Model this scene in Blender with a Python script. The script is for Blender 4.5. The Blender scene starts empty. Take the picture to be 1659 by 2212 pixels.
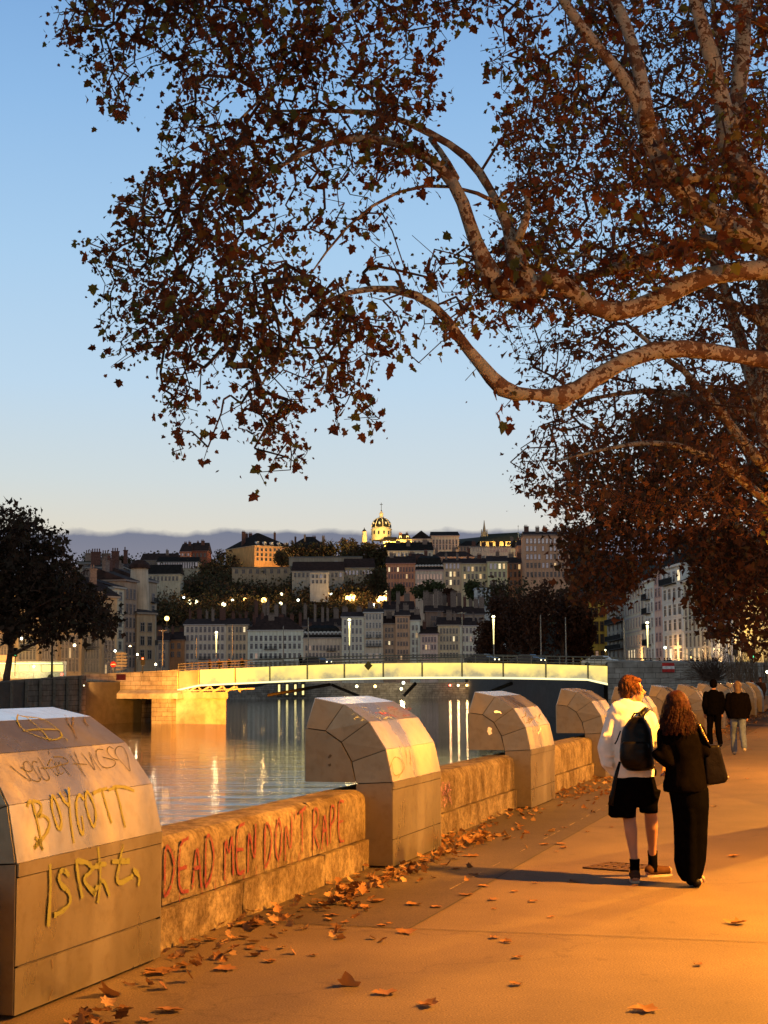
import bpy, bmesh, math, random
import numpy as np
from mathutils import Vector, Matrix, noise as mnoise
R = math.radians
rnd = random.Random(7)
C = bpy.context.scene.collection
sc = bpy.context.scene

# ------------------------------------------------------------------ camera
PITCH, ROLL, EYE, FPX = R(6.25), R(0.3), 1.75, 3324.0      # FPX: focal length in units of a 1659 x 2212 frame
fwd = Vector((0, math.cos(PITCH), math.sin(PITCH)))
up0 = Vector((0, -math.sin(PITCH), math.cos(PITCH)))
rt0 = Vector((1, 0, 0))
cr, sr = math.cos(ROLL), math.sin(ROLL)
rt = rt0 * cr - up0 * sr
up = rt0 * sr + up0 * cr
cam_d = bpy.data.cameras.new('camera')
cam_d.sensor_fit = 'VERTICAL'; cam_d.sensor_height = 36.0; cam_d.lens = 36.0 * FPX / 2212.0
cam_d.clip_start = 0.1; cam_d.clip_end = 6000
cam = bpy.data.objects.new('camera', cam_d); C.objects.link(cam)
M3 = Matrix((rt, up, -fwd)).transposed()
cam.matrix_world = Matrix.Translation((0, 0, EYE)) @ M3.to_4x4()
sc.camera = cam
CAMP = Vector((0, 0, EYE))

# ------------------------------------------------------------------ sky and exposure
def lin(r, g, b):
    f = lambda c: (c / 255 / 12.92) if c / 255 <= .04045 else ((c / 255 + .055) / 1.055) ** 2.4
    return (f(r), f(g), f(b), 1)
sc.view_settings.view_transform = 'Standard'; sc.view_settings.look = 'None'
sc.view_settings.exposure = 0.0; sc.view_settings.gamma = 1.0
sc.view_settings.use_curve_mapping = False
w = bpy.data.worlds.new('World'); sc.world = w; w.use_nodes = True
nt = w.node_tree; nt.nodes.clear()
N = nt.nodes.new; Lk = nt.links.new
out = N('ShaderNodeOutputWorld'); bg = N('ShaderNodeBackground'); bg.inputs[1].default_value = 1.0
tc = N('ShaderNodeTexCoord'); sx = N('ShaderNodeSeparateXYZ'); Lk(tc.outputs['Generated'], sx.inputs[0])
ramp = N('ShaderNodeValToRGB'); cr_ = ramp.color_ramp
# dusk sky by elevation (z of the view direction)
stops = [(0.0, (170, 165, 170)), (0.075, (206, 196, 186)), (0.095, (222, 219, 210)), (0.13, (208, 220, 226)),
         (0.19, (190, 216, 237)), (0.27, (170, 206, 238)), (0.36, (144, 187, 231)), (0.43, (124, 169, 220)), (0.62, (50, 66, 92)), (1.0, (28, 36, 52))]
while len(cr_.elements) < len(stops): cr_.elements.new(0.5)
for e, (p, c) in zip(cr_.elements, stops): e.position = p; e.color = lin(*c)
Lk(sx.outputs[2], ramp.inputs[0])
# the western part (left) is warmer close to the horizon
warm = N('ShaderNodeMix'); warm.data_type = 'RGBA'; warm.blend_type = 'MULTIPLY'
wm = N('ShaderNodeMapRange'); wm.inputs[1].default_value = 0.15; wm.inputs[2].default_value = -0.35
Lk(sx.outputs[0], wm.inputs[0])
wz = N('ShaderNodeMapRange'); wz.inputs[1].default_value = 0.19; wz.inputs[2].default_value = 0.07
Lk(sx.outputs[2], wz.inputs[0])
mw = N('ShaderNodeMath'); mw.operation = 'MULTIPLY'; Lk(wm.outputs[0], mw.inputs[0]); Lk(wz.outputs[0], mw.inputs[1])
Lk(mw.outputs[0], warm.inputs[0]); Lk(ramp.outputs[0], warm.inputs[6]); warm.inputs[7].default_value = (1.04, .98, .86, 1)
# cloud bank lying along the horizon
mp = N('ShaderNodeMapping'); mp.inputs[3].default_value = (34, 34, 60); Lk(tc.outputs['Generated'], mp.inputs[0])
nz = N('ShaderNodeTexNoise'); nz.inputs['Scale'].default_value = 1.0; nz.inputs['Detail'].default_value = 7
Lk(mp.outputs[0], nz.inputs[0])
ma = N('ShaderNodeMath'); ma.operation = 'MULTIPLY_ADD'; ma.inputs[1].default_value = 0.013; ma.inputs[2].default_value = 0.0905
Lk(nz.outputs[0], ma.inputs[0])
sb = N('ShaderNodeMath'); sb.operation = 'SUBTRACT'; Lk(ma.outputs[0], sb.inputs[0]); Lk(sx.outputs[2], sb.inputs[1])
cm = N('ShaderNodeMapRange'); cm.inputs[1].default_value = -0.001; cm.inputs[2].default_value = 0.003; Lk(sb.outputs[0], cm.inputs[0])
cmu = N('ShaderNodeMath'); cmu.operation = 'MULTIPLY'; cmu.inputs[1].default_value = .96; Lk(cm.outputs[0], cmu.inputs[0])
cl = N('ShaderNodeMix'); cl.data_type = 'RGBA'
cr2 = N('ShaderNodeValToRGB'); cr2.color_ramp.elements[0].position = .06; cr2.color_ramp.elements[0].color = lin(142, 140, 152)
cr2.color_ramp.elements[1].position = .1; cr2.color_ramp.elements[1].color = lin(110, 117, 139); Lk(sx.outputs[2], cr2.inputs[0])
Lk(cmu.outputs[0], cl.inputs[0]); Lk(warm.outputs[2], cl.inputs[6]); Lk(cr2.outputs[0], cl.inputs[7])
# fill added to the sky behind the camera: brighter and warmer, to lift the facades
ed = N('ShaderNodeMapRange'); ed.inputs[1].default_value = -.35; ed.inputs[2].default_value = .55; ed.inputs[3].default_value = 1.5; ed.inputs[4].default_value = 1.0; Lk(sx.outputs[1], ed.inputs[0])
em = N('ShaderNodeMix'); em.data_type = 'RGBA'; em.blend_type = 'MULTIPLY'; em.inputs[0].default_value = 1; Lk(cl.outputs[2], em.inputs[6]); ec = N('ShaderNodeMix'); ec.data_type = 'RGBA'; ec.blend_type = 'MULTIPLY'; ec.inputs[0].default_value = 1; ecr = N('ShaderNodeValToRGB'); ecr.color_ramp.elements[0].position = .2; ecr.color_ramp.elements[0].color = (1.0, .78, .60, 1); ecr.color_ramp.elements[1].position = .85; ecr.color_ramp.elements[1].color = (1, 1, 1, 1)
ehm = N('ShaderNodeMapRange'); ehm.inputs[1].default_value = -1; ehm.inputs[2].default_value = 1; Lk(sx.outputs[1], ehm.inputs[0]); Lk(ehm.outputs[0], ecr.inputs[0]); Lk(ecr.outputs[0], ec.inputs[6]); Lk(ed.outputs[0], ec.inputs[7]); Lk(ec.outputs[2], em.inputs[7])
Lk(em.outputs[2], bg.inputs[0]); Lk(bg.outputs[0], out.inputs[0])
bg.inputs[1].default_value = 1.0
sc.cycles.use_denoising = True
sc.cycles.max_bounces = 6; sc.cycles.diffuse_bounces = 3; sc.cycles.glossy_bounces = 4
sc.cycles.transmission_bounces = 3; sc.cycles.transparent_max_bounces = 4
sc.cycles.sample_clamp_indirect = 3.0

# ------------------------------------------------------------------ projection helpers (photo pixel + real distance -> place in the world)
def ray(px, py):
    a = (px - 829.5) / FPX; b = -(py - 1106) / FPX
    return fwd + rt * a + up * b
def at(px, py, D):
    d = ray(px, py); return CAMP + d * (D / d.y)
def on_plane(px, py, p0, n):
    d = ray(px, py); return CAMP + d * ((p0 - CAMP).dot(n) / d.dot(n))
def ground(px, py, z=0.0): return on_plane(px, py, Vector((0, 0, z)), Vector((0, 0, 1)))
def Z(sx0, sy0, k):
    return lambda X, Y: ((sx0 + X * k) / 1.82279, (sy0 + Y * k) / 1.82279)
z1 = Z(0, 1950, 1000 / 1659); z2 = Z(600, 1950, 1000 / 1659); z3 = Z(1400, 1900, 900 / 1659)
z4 = Z(2200, 1950, 824 / 1659); zc = Z(0, 2700, 1100 / 1659); zp = Z(2200, 2550, 824 / 1659)
zl = Z(0, 2350, 760 / 1659); zg = Z(0, 2750, 640 / 1659); zm = Z(1000, 2600, 1300 / 1659)
QA = R(16.56)
QU = Vector((math.sin(QA), math.cos(QA), 0)); QV = Vector((-math.cos(QA), math.sin(QA), 0))
def Q(u, v, z=0.0): return QU * u + QV * v + Vector((0, 0, z))

# ------------------------------------------------------------------ materials
def newmat(name):
    m = bpy.data.materials.new(name); m.use_nodes = True
    n = m.node_tree; b = n.nodes['Principled BSDF']; return m, n, b
def noise_node(n, scale, detail=5, co='Object', stretch=None, rough=.6):
    t = n.nodes.new('ShaderNodeTexCoord'); x = n.nodes.new('ShaderNodeTexNoise')
    x.inputs['Scale'].default_value = scale; x.inputs['Detail'].default_value = detail; x.inputs['Roughness'].default_value = rough
    if stretch:
        mpn = n.nodes.new('ShaderNodeMapping'); mpn.inputs[3].default_value = stretch
        n.links.new(t.outputs[co], mpn.inputs[0]); n.links.new(mpn.outputs[0], x.inputs[0])
    else: n.links.new(t.outputs[co], x.inputs[0])
    return x
def ramp_node(n, src, a, b, p0=.35, p1=.65):
    r = n.nodes.new('ShaderNodeValToRGB'); r.color_ramp.elements[0].position = p0; r.color_ramp.elements[1].position = p1
    r.color_ramp.elements[0].color = (*a[:3], 1); r.color_ramp.elements[1].color = (*b[:3], 1); n.links.new(src, r.inputs[0]); return r
def mixc(n, fac, a, b, mode='MIX'):
    m = n.nodes.new('ShaderNodeMix'); m.data_type = 'RGBA'; m.blend_type = mode
    if isinstance(fac, (int, float)): m.inputs[0].default_value = fac
    else: n.links.new(fac, m.inputs[0])
    for i, c in ((6, a), (7, b)):
        if isinstance(c, (tuple, list)): m.inputs[i].default_value = (*c[:3], 1)
        else: n.links.new(c, m.inputs[i])
    return m.outputs[2]
def bump(n, b, src, strength, dist=.02):
    x = n.nodes.new('ShaderNodeBump'); x.inputs['Strength'].default_value = strength; x.inputs['Distance'].default_value = dist
    n.links.new(src, x.inputs['Height']); n.links.new(x.outputs[0], b.inputs['Normal']); return x
_mc = {}
def plain(name, col, rough=.8, metal=0, var=.25, scale=3, bmp=0, spec=.3, dist=.02):
    if name in _mc: return _mc[name]
    m, n, b = newmat(name)
    x = noise_node(n, scale)
    r = ramp_node(n, x.outputs[0], [c * (1 - var) for c in col], [min(1, c * (1 + var)) for c in col])
    n.links.new(r.outputs[0], b.inputs['Base Color'])
    b.inputs['Roughness'].default_value = rough; b.inputs['Metallic'].default_value = metal
    b.inputs['Specular IOR Level'].default_value = spec
    if bmp: bump(n, b, x.outputs[0], bmp, dist)
    _mc[name] = m; return m
def emit(name, col, strength, noise=None):
    if name in _mc: return _mc[name]
    m, n, b = newmat(name)
    b.inputs['Base Color'].default_value = (.3, .3, .3, 1)
    b.inputs['Emission Color'].default_value = (*col[:3], 1); b.inputs['Emission Strength'].default_value = strength
    _mc[name] = m; return m

# ------------------------------------------------------------------ mesh helpers
class MB:
    def __init__(s): s.v = []; s.f = []; s.mi = []; s.cur = 0
    def mat(s, i): s.cur = i; return s
    def add(s, vs, fs):
        o = len(s.v); s.v += [tuple(v) for v in vs]
        for f in fs: s.f.append([i + o for i in f]); s.mi.append(s.cur)
        return s
    def box(s, c, size, rot=0, rx=0, M=None):
        hx, hy, hz = [k / 2 for k in size]
        if M is None: M = Matrix.Translation(c) @ Matrix.Rotation(rot, 4, 'Z') @ Matrix.Rotation(rx, 4, 'X')
        else: M = M @ Matrix.Translation(c)
        vs = [M @ Vector((x, y, z)) for x in (-hx, hx) for y in (-hy, hy) for z in (-hz, hz)]
        return s.add(vs, [(0, 1, 3, 2), (4, 6, 7, 5), (0, 4, 5, 1), (2, 3, 7, 6), (0, 2, 6, 4), (1, 5, 7, 3)])
    def bx(s, x0, x1, y0, y1, z0, z1):
        return s.box(((x0 + x1) / 2, (y0 + y1) / 2, (z0 + z1) / 2), (abs(x1 - x0), abs(y1 - y0), abs(z1 - z0)))
    def prism(s, pts, off):
        n = len(pts); off = Vector(off); p = [Vector(q) for q in pts]
        vs = p + [q + off for q in p]
        return s.add(vs, [list(range(n))[::-1], list(range(n, 2 * n))] + [(i, (i + 1) % n, n + (i + 1) % n, n + i) for i in range(n)])
    def tube(s, pts, rad, n=6, cap=True):
        pts = [Vector(p) for p in pts]; m = len(pts)
        if isinstance(rad, (int, float)): rad = [rad] * m
        vs = []; ref = Vector((0.3, 0.2, 1)).normalized(); px_ = None
        for i, p in enumerate(pts):
            t = (pts[min(i + 1, m - 1)] - pts[max(i - 1, 0)])
            t = t.normalized() if t.length > 1e-9 else Vector((0, 0, 1))
            if px_ is None:
                px_ = t.cross(ref)
                if px_.length < 1e-3: px_ = t.cross(Vector((1, 0, 0)))
            px_ = (px_ - t * px_.dot(t))
            px_ = px_.normalized() if px_.length > 1e-6 else t.orthogonal().normalized()
            py_ = t.cross(px_)
            for k in range(n):
                a = 2 * math.pi * k / n; vs.append(p + (px_ * math.cos(a) + py_ * math.sin(a)) * rad[i])
        fs = [(i * n + k, i * n + (k + 1) % n, (i + 1) * n + (k + 1) % n, (i + 1) * n + k) for i in range(m - 1) for k in range(n)]
        if cap: fs += [list(range(n))[::-1], list(range((m - 1) * n, m * n))]
        return s.add(vs, fs)
    def loft(s, rings, n=20):          # rings: (cx, cy, cz, rx, ry[, power])
        vs = []
        for r in rings:
            cx, cy, cz, rx_, ry_ = r[:5]
            for k in range(n):
                a = 2 * math.pi * k / n; vs.append((cx + rx_ * math.cos(a), cy + ry_ * math.sin(a), cz))
        m = len(rings)
        fs = [(i * n + k, i * n + (k + 1) % n, (i + 1) * n + (k + 1) % n, (i + 1) * n + k) for i in range(m - 1) for k in range(n)]
        fs += [list(range(n))[::-1], list(range((m - 1) * n, m * n))]
        return s.add(vs, fs)
    def ball(s, c, r, n=10, m=7):
        if isinstance(r, (int, float)): r = (r, r, r)
        rings = []
        for i in range(m + 1):
            a = -math.pi / 2 + math.pi * i / m; k = max(math.cos(a), 1e-3)
            rings.append((c[0], c[1], c[2] + r[2] * math.sin(a), r[0] * k, r[1] * k))
        return s.loft(rings, n)
    def cap(s, p0, p1, r0, r1, n=12):  # tapered capsule
        p0 = Vector(p0); p1 = Vector(p1); t = (p1 - p0).normalized()
        pts = []; rr = []
        for a in (80, 50, 22): pts.append(p0 - t * r0 * math.sin(R(a))); rr.append(r0 * math.cos(R(a)))
        pts += [p0, p1]; rr += [r0, r1]
        for a in (22, 50, 80): pts.append(p1 + t * r1 * math.sin(R(a))); rr.append(r1 * math.cos(R(a)))
        return s.tube(pts, rr, n)
    def mesh(s, name, mats, smooth=False):
        me = bpy.data.meshes.new(name); me.from_pydata(s.v, [], s.f)
        for m in (mats if isinstance(mats, (list, tuple)) else [mats]): me.materials.append(m)
        me.polygons.foreach_set('material_index', s.mi)
        if smooth: me.polygons.foreach_set('use_smooth', [True] * len(s.f))
        me.update(); return me
    def build(s, name, mats, parent=None, smooth=False, fix=True):
        me = s.mesh(name, mats, smooth)
        if fix:
            b = bmesh.new(); b.from_mesh(me); bmesh.ops.recalc_face_normals(b, faces=b.faces); b.to_mesh(me); b.free()
        return link(name, me, parent)
def link(name, me, parent=None):
    o = bpy.data.objects.new(name, me); C.objects.link(o)
    if parent is not None:
        o.parent = parent; o.matrix_parent_inverse = parent.matrix_basis.inverted()
    return o
def tag(o, label=None, cat=None, group=None, kind=None):
    if label: o['label'] = label
    if cat: o['category'] = cat
    if group: o['group'] = group
    if kind: o['kind'] = kind
    return o
def thing(name, label, cat, loc=(0, 0, 0), rz=0, group=None):
    o = bpy.data.objects.new(name, None); C.objects.link(o); o.location = loc; o.rotation_euler = (0, 0, rz)
    o.empty_display_size = .2
    bpy.context.view_layer.update() if False else None
    tag(o, label, cat, group); return o
def lpart(name, mb, mats, parent, smooth=False):     # part whose mesh is written in the parent's own frame
    me = mb.mesh(name, mats, smooth)
    b = bmesh.new(); b.from_mesh(me); bmesh.ops.recalc_face_normals(b, faces=b.faces); b.to_mesh(me); b.free()
    o = bpy.data.objects.new(name, me); C.objects.link(o); o.parent = parent; return o
def copy_tree(o, parent=None):
    c = o.copy(); C.objects.link(c); c.parent = parent
    if parent is not None: c.matrix_parent_inverse = o.matrix_parent_inverse.copy()
    for ch in list(o.children): copy_tree(ch, c)
    return c
def bake(o, voxel, smooth=4, disp=None):             # fuse overlapping volumes into one continuous skin
    md = o.modifiers.new('r', 'REMESH'); md.mode = 'VOXEL'; md.voxel_size = voxel; md.use_smooth_shade = True
    sm = o.modifiers.new('s', 'SMOOTH'); sm.iterations = smooth; sm.factor = .6
    dg = bpy.context.evaluated_depsgraph_get(); dg.update()
    me = bpy.data.meshes.new_from_object(o.evaluated_get(dg)); o.modifiers.clear()
    if disp:
        amp, fr, stretch = disp
        for v in me.vertices:
            p = Vector((v.co.x * fr, v.co.y * fr, v.co.z * fr * stretch))
            v.co += v.normal * amp * (mnoise.noise(p) + .5 * mnoise.noise(p * 2.3))
    me.polygons.foreach_set('use_smooth', [True] * len(me.polygons)); me.update()
    old = o.data; o.data = me
    if not me.materials:
        for m in old.materials: me.materials.append(m)
    return o

# ------------------------------------------------------------------ street lights that light the promenade (their heads stand outside the frame)
SOD = (1.0, .37, .032)
dark_iron = plain('dark_iron', (.03, .03, .03), .5, .6)
lamp_glow = emit('sodium_glow', SOD, 30)
def point(p, col, power, size=.15, name='lamp_light', parent=None, maxd=None):
    l = bpy.data.lights.new(name, 'POINT'); l.color = col; l.energy = power; l.shadow_soft_size = size
    o = bpy.data.objects.new(name, l); C.objects.link(o); o.location = p; o.parent = parent; return o
def spot(p, target, col, power, deg=60, size=.3, name='flood_light'):
    l = bpy.data.lights.new(name, 'SPOT'); l.color = col; l.energy = power; l.shadow_soft_size = size; l.spot_size = R(deg); l.spot_blend = .6
    o = bpy.data.objects.new(name, l); C.objects.link(o); o.location = p; o.rotation_euler = (Vector(target) - Vector(p)).to_track_quat('-Z', 'Y').to_euler(); return o
def street_light(u, v, h, power, label, leak=.11):
    t = thing('street_lamp', label, 'street lamp', Q(u, v), group='tall sodium street lamps along the promenade')
    m = MB(); m.tube([(0, 0, 0), (0, 0, .9), (0, 0, .95), (0, 0, h)], [.12, .11, .07, .045], 10); lpart('post', m, dark_iron, t)
    m = MB(); m.tube([(0, 0, h), (-.25, .08, h + .15), (-.55, .16, h + .12)], .03, 8); lpart('arm', m, dark_iron, t)
    m = MB(); m.box((-.7, .2, h + .14), (.62, .3, .1), R(-16)); lpart('lamp_housing', m, dark_iron, t)
    m = MB(); m.box((-.7, .2, h + .075), (.4, .2, .03), R(-16)); lpart('diffuser', m, lamp_glow, t)
    p = Q(u, v) + Vector((-.7, .2, h - .05)); point(p, SOD, power * leak, .14)
    l = spot(p, p - Vector((0, 0, 1)), SOD, power, 168, .14, 'lamp_light'); l.data.spot_blend = .25
LAMPS = [(12.6, -3.6, 5.2, 17000, 'promenade street lamp standing level with the couple in front'),
         (-13, -3.8, 5.2, 3300, 'promenade street lamp standing behind the photographer'),
         (29, -4.2, 5.6, 12000, 'promenade street lamp level with the second couple', .5),
         (52, -4.4, 5.6, 6000, 'promenade street lamp beyond the second couple', 1.0),
         (86, -4.5, 5.6, 2500, 'promenade street lamp farthest along the quay', 1.0)]
for a in LAMPS: street_light(*a)
# ------------------------------------------------------------------ setting: water, promenade, quays, hill
def water_mat():
    m, n, b = newmat('water')
    b.inputs['Base Color'].default_value = (.008, .010, .011, 1); b.inputs['Roughness'].default_value = .06
    b.inputs['IOR'].default_value = 1.42
    a = noise_node(n, 1.0, 3, 'Object', (.55, 1.6, 1)); c = noise_node(n, 1.0, 2, 'Object', (.12, .45, 1)); d = noise_node(n, 1, 3, 'Object', (2.2, 5.5, 1))
    k = n.nodes.new('ShaderNodeMath'); k.operation = 'MULTIPLY_ADD'; k.inputs[1].default_value = 3.5
    n.links.new(c.outputs[0], k.inputs[0]); n.links.new(a.outputs[0], k.inputs[2])
    k2 = n.nodes.new('ShaderNodeMath'); k2.operation = 'MULTIPLY_ADD'; k2.inputs[1].default_value = .2
    n.links.new(d.outputs[0], k2.inputs[0]); n.links.new(k.outputs[0], k2.inputs[2])
    bm = bump(n, b, k2.outputs[0], 1.0, .075); s_ = n.nodes.new('ShaderNodeSeparateXYZ'); tt = n.nodes.new('ShaderNodeTexCoord'); n.links.new(tt.outputs['Object'], s_.inputs[0])
    mr = n.nodes.new('ShaderNodeMapRange'); mr.inputs[1].default_value = 25; mr.inputs[2].default_value = 120; mr.inputs[3].default_value = .95; mr.inputs[4].default_value = .2; n.links.new(s_.outputs[1], mr.inputs[0]); n.links.new(mr.outputs[0], bm.inputs['Strength']); return m
WZ = -4.15
m = MB(); m.add([(-900, -60, WZ), (500, -60, WZ), (500, 1500, WZ), (-900, 1500, WZ)], [(0, 1, 2, 3)])
tag(m.build('river_water', water_mat()), kind='structure', label='dark rippled river')

def asphalt(name, c, contrast=.42, patch=.7):
    m, n, b = newmat(name)
    f = noise_node(n, 90, 2); g = noise_node(n, .9, 6); s = noise_node(n, .28, 4, 'Object', (1, .35, 1))
    r = ramp_node(n, f.outputs[0], [k * (1 - contrast) for k in c], [k * (1 + contrast) for k in c], .35, .65)
    r2 = ramp_node(n, g.outputs[0], (.72, .70, .68), (1.12, 1.1, 1.08), .3, .7)
    r3 = ramp_node(n, s.outputs[0], (.8, .78, .76), (1, 1, 1), .42, .5)
    o = mixc(n, 1.0, r.outputs[0], r2.outputs[0], 'MULTIPLY'); o = mixc(n, patch, o, r3.outputs[0], 'MULTIPLY')
    n.links.new(o, b.inputs['Base Color']); b.inputs['Roughness'].default_value = .75
    b.inputs['Specular IOR Level'].default_value = .25
    vo = n.nodes.new('ShaderNodeTexVoronoi'); vo.feature = 'DISTANCE_TO_EDGE'; vo.inputs['Scale'].default_value = .33; wn = noise_node(n, 1.4, 5); av = n.nodes.new('ShaderNodeVectorMath'); av.operation = 'MULTIPLY_ADD'; av.inputs[1].default_value = (1.3, 1.3, 0)
    to = n.nodes.new('ShaderNodeTexCoord'); n.links.new(wn.outputs['Color'], av.inputs[0]); n.links.new(to.outputs['Object'], av.inputs[2]); n.links.new(av.outputs[0], vo.inputs['Vector'])
    ck = ramp_node(n, vo.outputs['Distance'], (.45, .42, .4), (1, 1, 1), .0, .006); o = mixc(n, .55, o, ck.outputs[0], 'MULTIPLY')
    sp_ = noise_node(n, 38, 2); rs = ramp_node(n, sp_.outputs[0], (1, 1, 1), (1.7, 1.65, 1.5), .66, .72); o = mixc(n, .7, o, rs.outputs[0], 'MULTIPLY')
    gm = noise_node(n, 5.5, 3); rg = ramp_node(n, gm.outputs[0], (.62, .6, .58), (1, 1, 1), .30, .36); o = mixc(n, .6, o, rg.outputs[0], 'MULTIPLY')
    n.links.new(o, b.inputs['Base Color'])
    bump(n, b, f.outputs[0], .35, .006); return m
asph = asphalt('promenade_asphalt', (.100, .072, .044)); asph_d = asphalt('rough_asphalt', (.055, .040, .026), .5)
def quad_q(mb, u0, u1, v0, v1, z): return mb.add([Q(u0, v0, z), Q(u1, v0, z), Q(u1, v1, z), Q(u0, v1, z)], [(0, 1, 2, 3)])
m = MB(); m.prism([Q(-30, -90, 0), Q(175, -90, 0), Q(175, 4.82, 0), Q(-30, 4.82, 0)], (0, 0, -6))
tag(m.build('promenade_ground', asph), kind='structure')
m = MB(); quad_q(m, 10.75, 170, 3.02, 4.36, .004)
tag(m.build('rough_asphalt_path', asph_d), kind='structure')
# cut joints in the paving
seam = plain('joint_tar', (.035, .028, .022), .9)
m = MB()
def strip(mb, pts, wdt, z=.007):
    for a, b_ in zip(pts, pts[1:]):
        a = Vector(a); b_ = Vector(b_); d = (b_ - a).normalized(); nn = Vector((-d.y, d.x, 0)) * wdt / 2
        mb.add([a + nn, b_ + nn, b_ - nn, a - nn], [(3, 2, 1, 0)])
def wob(p, q, n_=26, amp=.012):
    return [Vector(p).lerp(Vector(q), i / n_) + Vector((rnd.uniform(-amp, amp), rnd.uniform(-amp, amp), 0)) for i in range(n_ + 1)]
strip(m, wob(Q(10.75, 3.02, .0055), Q(80, 3.02, .0055), 60), .018); strip(m, wob(Q(10.72, 4.36, .0055), Q(10.95, -8, .0055)), .014)
strip(m, wob(Q(18.6, 3.0, .0055), Q(18.9, -8, .0055)), .014)
strip(m, wob(Q(4.4, 4.3, .0055), Q(4.4, -8, .0055)), .014)
tag(m.build('paving_joint_lines', seam, fix=False), kind='structure')
chalk = plain('chalk_line', (.17, .13, .09), .9, var=.6, scale=20)
m = MB()
for i in range(60):
    u = 11.5 + i * .42
    if rnd.random() < .6: strip(m, [Q(u, 3.24 + rnd.uniform(-.004, .004), .0085), Q(u + rnd.uniform(.18, .4), 3.24, .0085)], rnd.uniform(.008, .016))
tag(m.build('worn_pale_line_marking', chalk, fix=False), kind='structure')

# parapet wall
def stone_wall_mat():
    m, n, b = newmat('parapet_stone')
    a = noise_node(n, 2.2, 8, rough=.7); st = noise_node(n, 1.0, 6, 'Object', (3.5, 3.5, 2.2)); g = noise_node(n, 20, 8, rough=.8)
    r = ramp_node(n, a.outputs[0], (.11, .085, .055), (.29, .24, .165), .3, .7)
    r2 = ramp_node(n, st.outputs[0], (.35, .28, .22), (1, 1, 1), .36, .58)
    r3 = ramp_node(n, g.outputs[0], (.38, .33, .28), (1.15, 1.15, 1.1), .38, .58)
    o = mixc(n, .75, r.outputs[0], r2.outputs[0], 'MULTIPLY'); o = mixc(n, .8, o, r3.outputs[0], 'MULTIPLY')
    n.links.new(o, b.inputs['Base Color']); b.inputs['Roughness'].default_value = .95; b.inputs['Specular IOR Level'].default_value = .1
    bump(n, b, g.outputs[0], .9, .03); return m
wall_m = stone_wall_mat()
WF, WB = 4.36, 4.84       # front and river face of the parapet
def rough_block(mb, u0, u1, prof, seed, du=.2, amp=.006):
    """a stone of the parapet: cross-section prof (v,z) drawn along the quay, its faces broken up a little"""
    n_ = max(2, int((u1 - u0) / du)); k = len(prof); vs = []
    for i in range(n_ + 1):
        u = u0 + (u1 - u0) * i / n_
        for j, (v, z) in enumerate(prof):
            q = mnoise.noise(Vector((u * 2.3, j * 1.7 + seed, z * 2))) + .6 * mnoise.noise(Vector((u * 7, j * 3.1, seed)))
            fr_ = .2 if (v < WF + .06 and .28 < z < .7) else 1
            vs.append(Q(u, v - q * amp * fr_, z + (q * amp if 0 < z else 0)))
    fs = [(i * k + j, i * k + (j + 1) % k, (i + 1) * k + (j + 1) % k, (i + 1) * k + j) for i in range(n_) for j in range(k)]
    fs += [list(range(k)), list(range(n_ * k, (n_ + 1) * k))[::-1]]
    mb.add(vs, fs)
pw = thing('parapet_wall', 'low weathered stone parapet wall running along the river with red graffiti', 'wall')
def fine_prof(v0, v1, z0, z1, rt_=0, rb=.0):
    p = [(v0, z0)]
    nz_ = 5
    for i in range(1, nz_): p.append((v0, z0 + (z1 - rt_ - z0) * i / nz_))
    if rt_:
        for a in (0, 22, 45, 68, 90): p.append((v0 + rt_ * (1 - math.cos(R(a))), z1 - rt_ + rt_ * math.sin(R(a))))
        for a in (90, 68, 45, 22, 0): p.append((v1 - rt_ * (1 - math.cos(R(a))), z1 - rt_ + rt_ * math.sin(R(a))))
    else: p += [(v0, z1), (v1, z1)]
    p.append((v1, z0)); return p
m = MB(); u = -3.0; s_ = 0
while u < 96:
    L_ = rnd.uniform(2.2, 3.4); rough_block(m, u + .006, min(u + L_, 96) - .006, fine_prof(WF + .02, WB, .275, .72, .10), s_ * 3.3); u += L_; s_ += 1
m.build('coping', wall_m, pw, smooth=False)
m = MB(); u = -3.6
while u < 96:
    L_ = rnd.uniform(1.5, 2.2); rough_block(m, u + .008, u + L_ - .008, fine_prof(WF - .015, WB - .02, -.05, .262), s_ * 2.1, amp=.009); u += L_; s_ += 1
m.build('base_course', wall_m, pw)
m = MB(); m.prism([Q(-4, WF + .05, -.04), Q(96, WF + .05, -.04), Q(96, WB - .04, -.04), Q(-4, WB - .04, -.04)], (0, 0, .70))
m.build('core', plain('mortar', (.08, .06, .045), .95, bmp=.5), pw)

# ------------------------------------------------------------------ graffiti strokes
def smooth_pts(pts, it=2):
    for _ in range(it):
        o = [pts[0]]
        for a, b_ in zip(pts, pts[1:]): o += [a.lerp(b_, .25), a.lerp(b_, .75)]
        o.append(pts[-1]); pts = o
    return pts
def stroke(mb, P, nrm, wid, lift=.004, jit=.28):
    """painted line: flat ribbon lying just on a surface with normal nrm"""
    P = smooth_pts([Vector(p) for p in P]); nrm = nrm.normalized(); l = []; r_ = []
    for i, p in enumerate(P):
        t = (P[min(i + 1, len(P) - 1)] - P[max(i - 1, 0)]).normalized(); s = t.cross(nrm)
        ww = wid / 2 * (1 + rnd.uniform(-jit, jit)); l.append(p + nrm * lift + s * ww); r_.append(p + nrm * lift - s * ww)
    n_ = len(P); vs = l + r_; fs = [(i, i + 1, n_ + i + 1, n_ + i) for i in range(n_ - 1)]
    mb.add(vs, fs)
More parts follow.
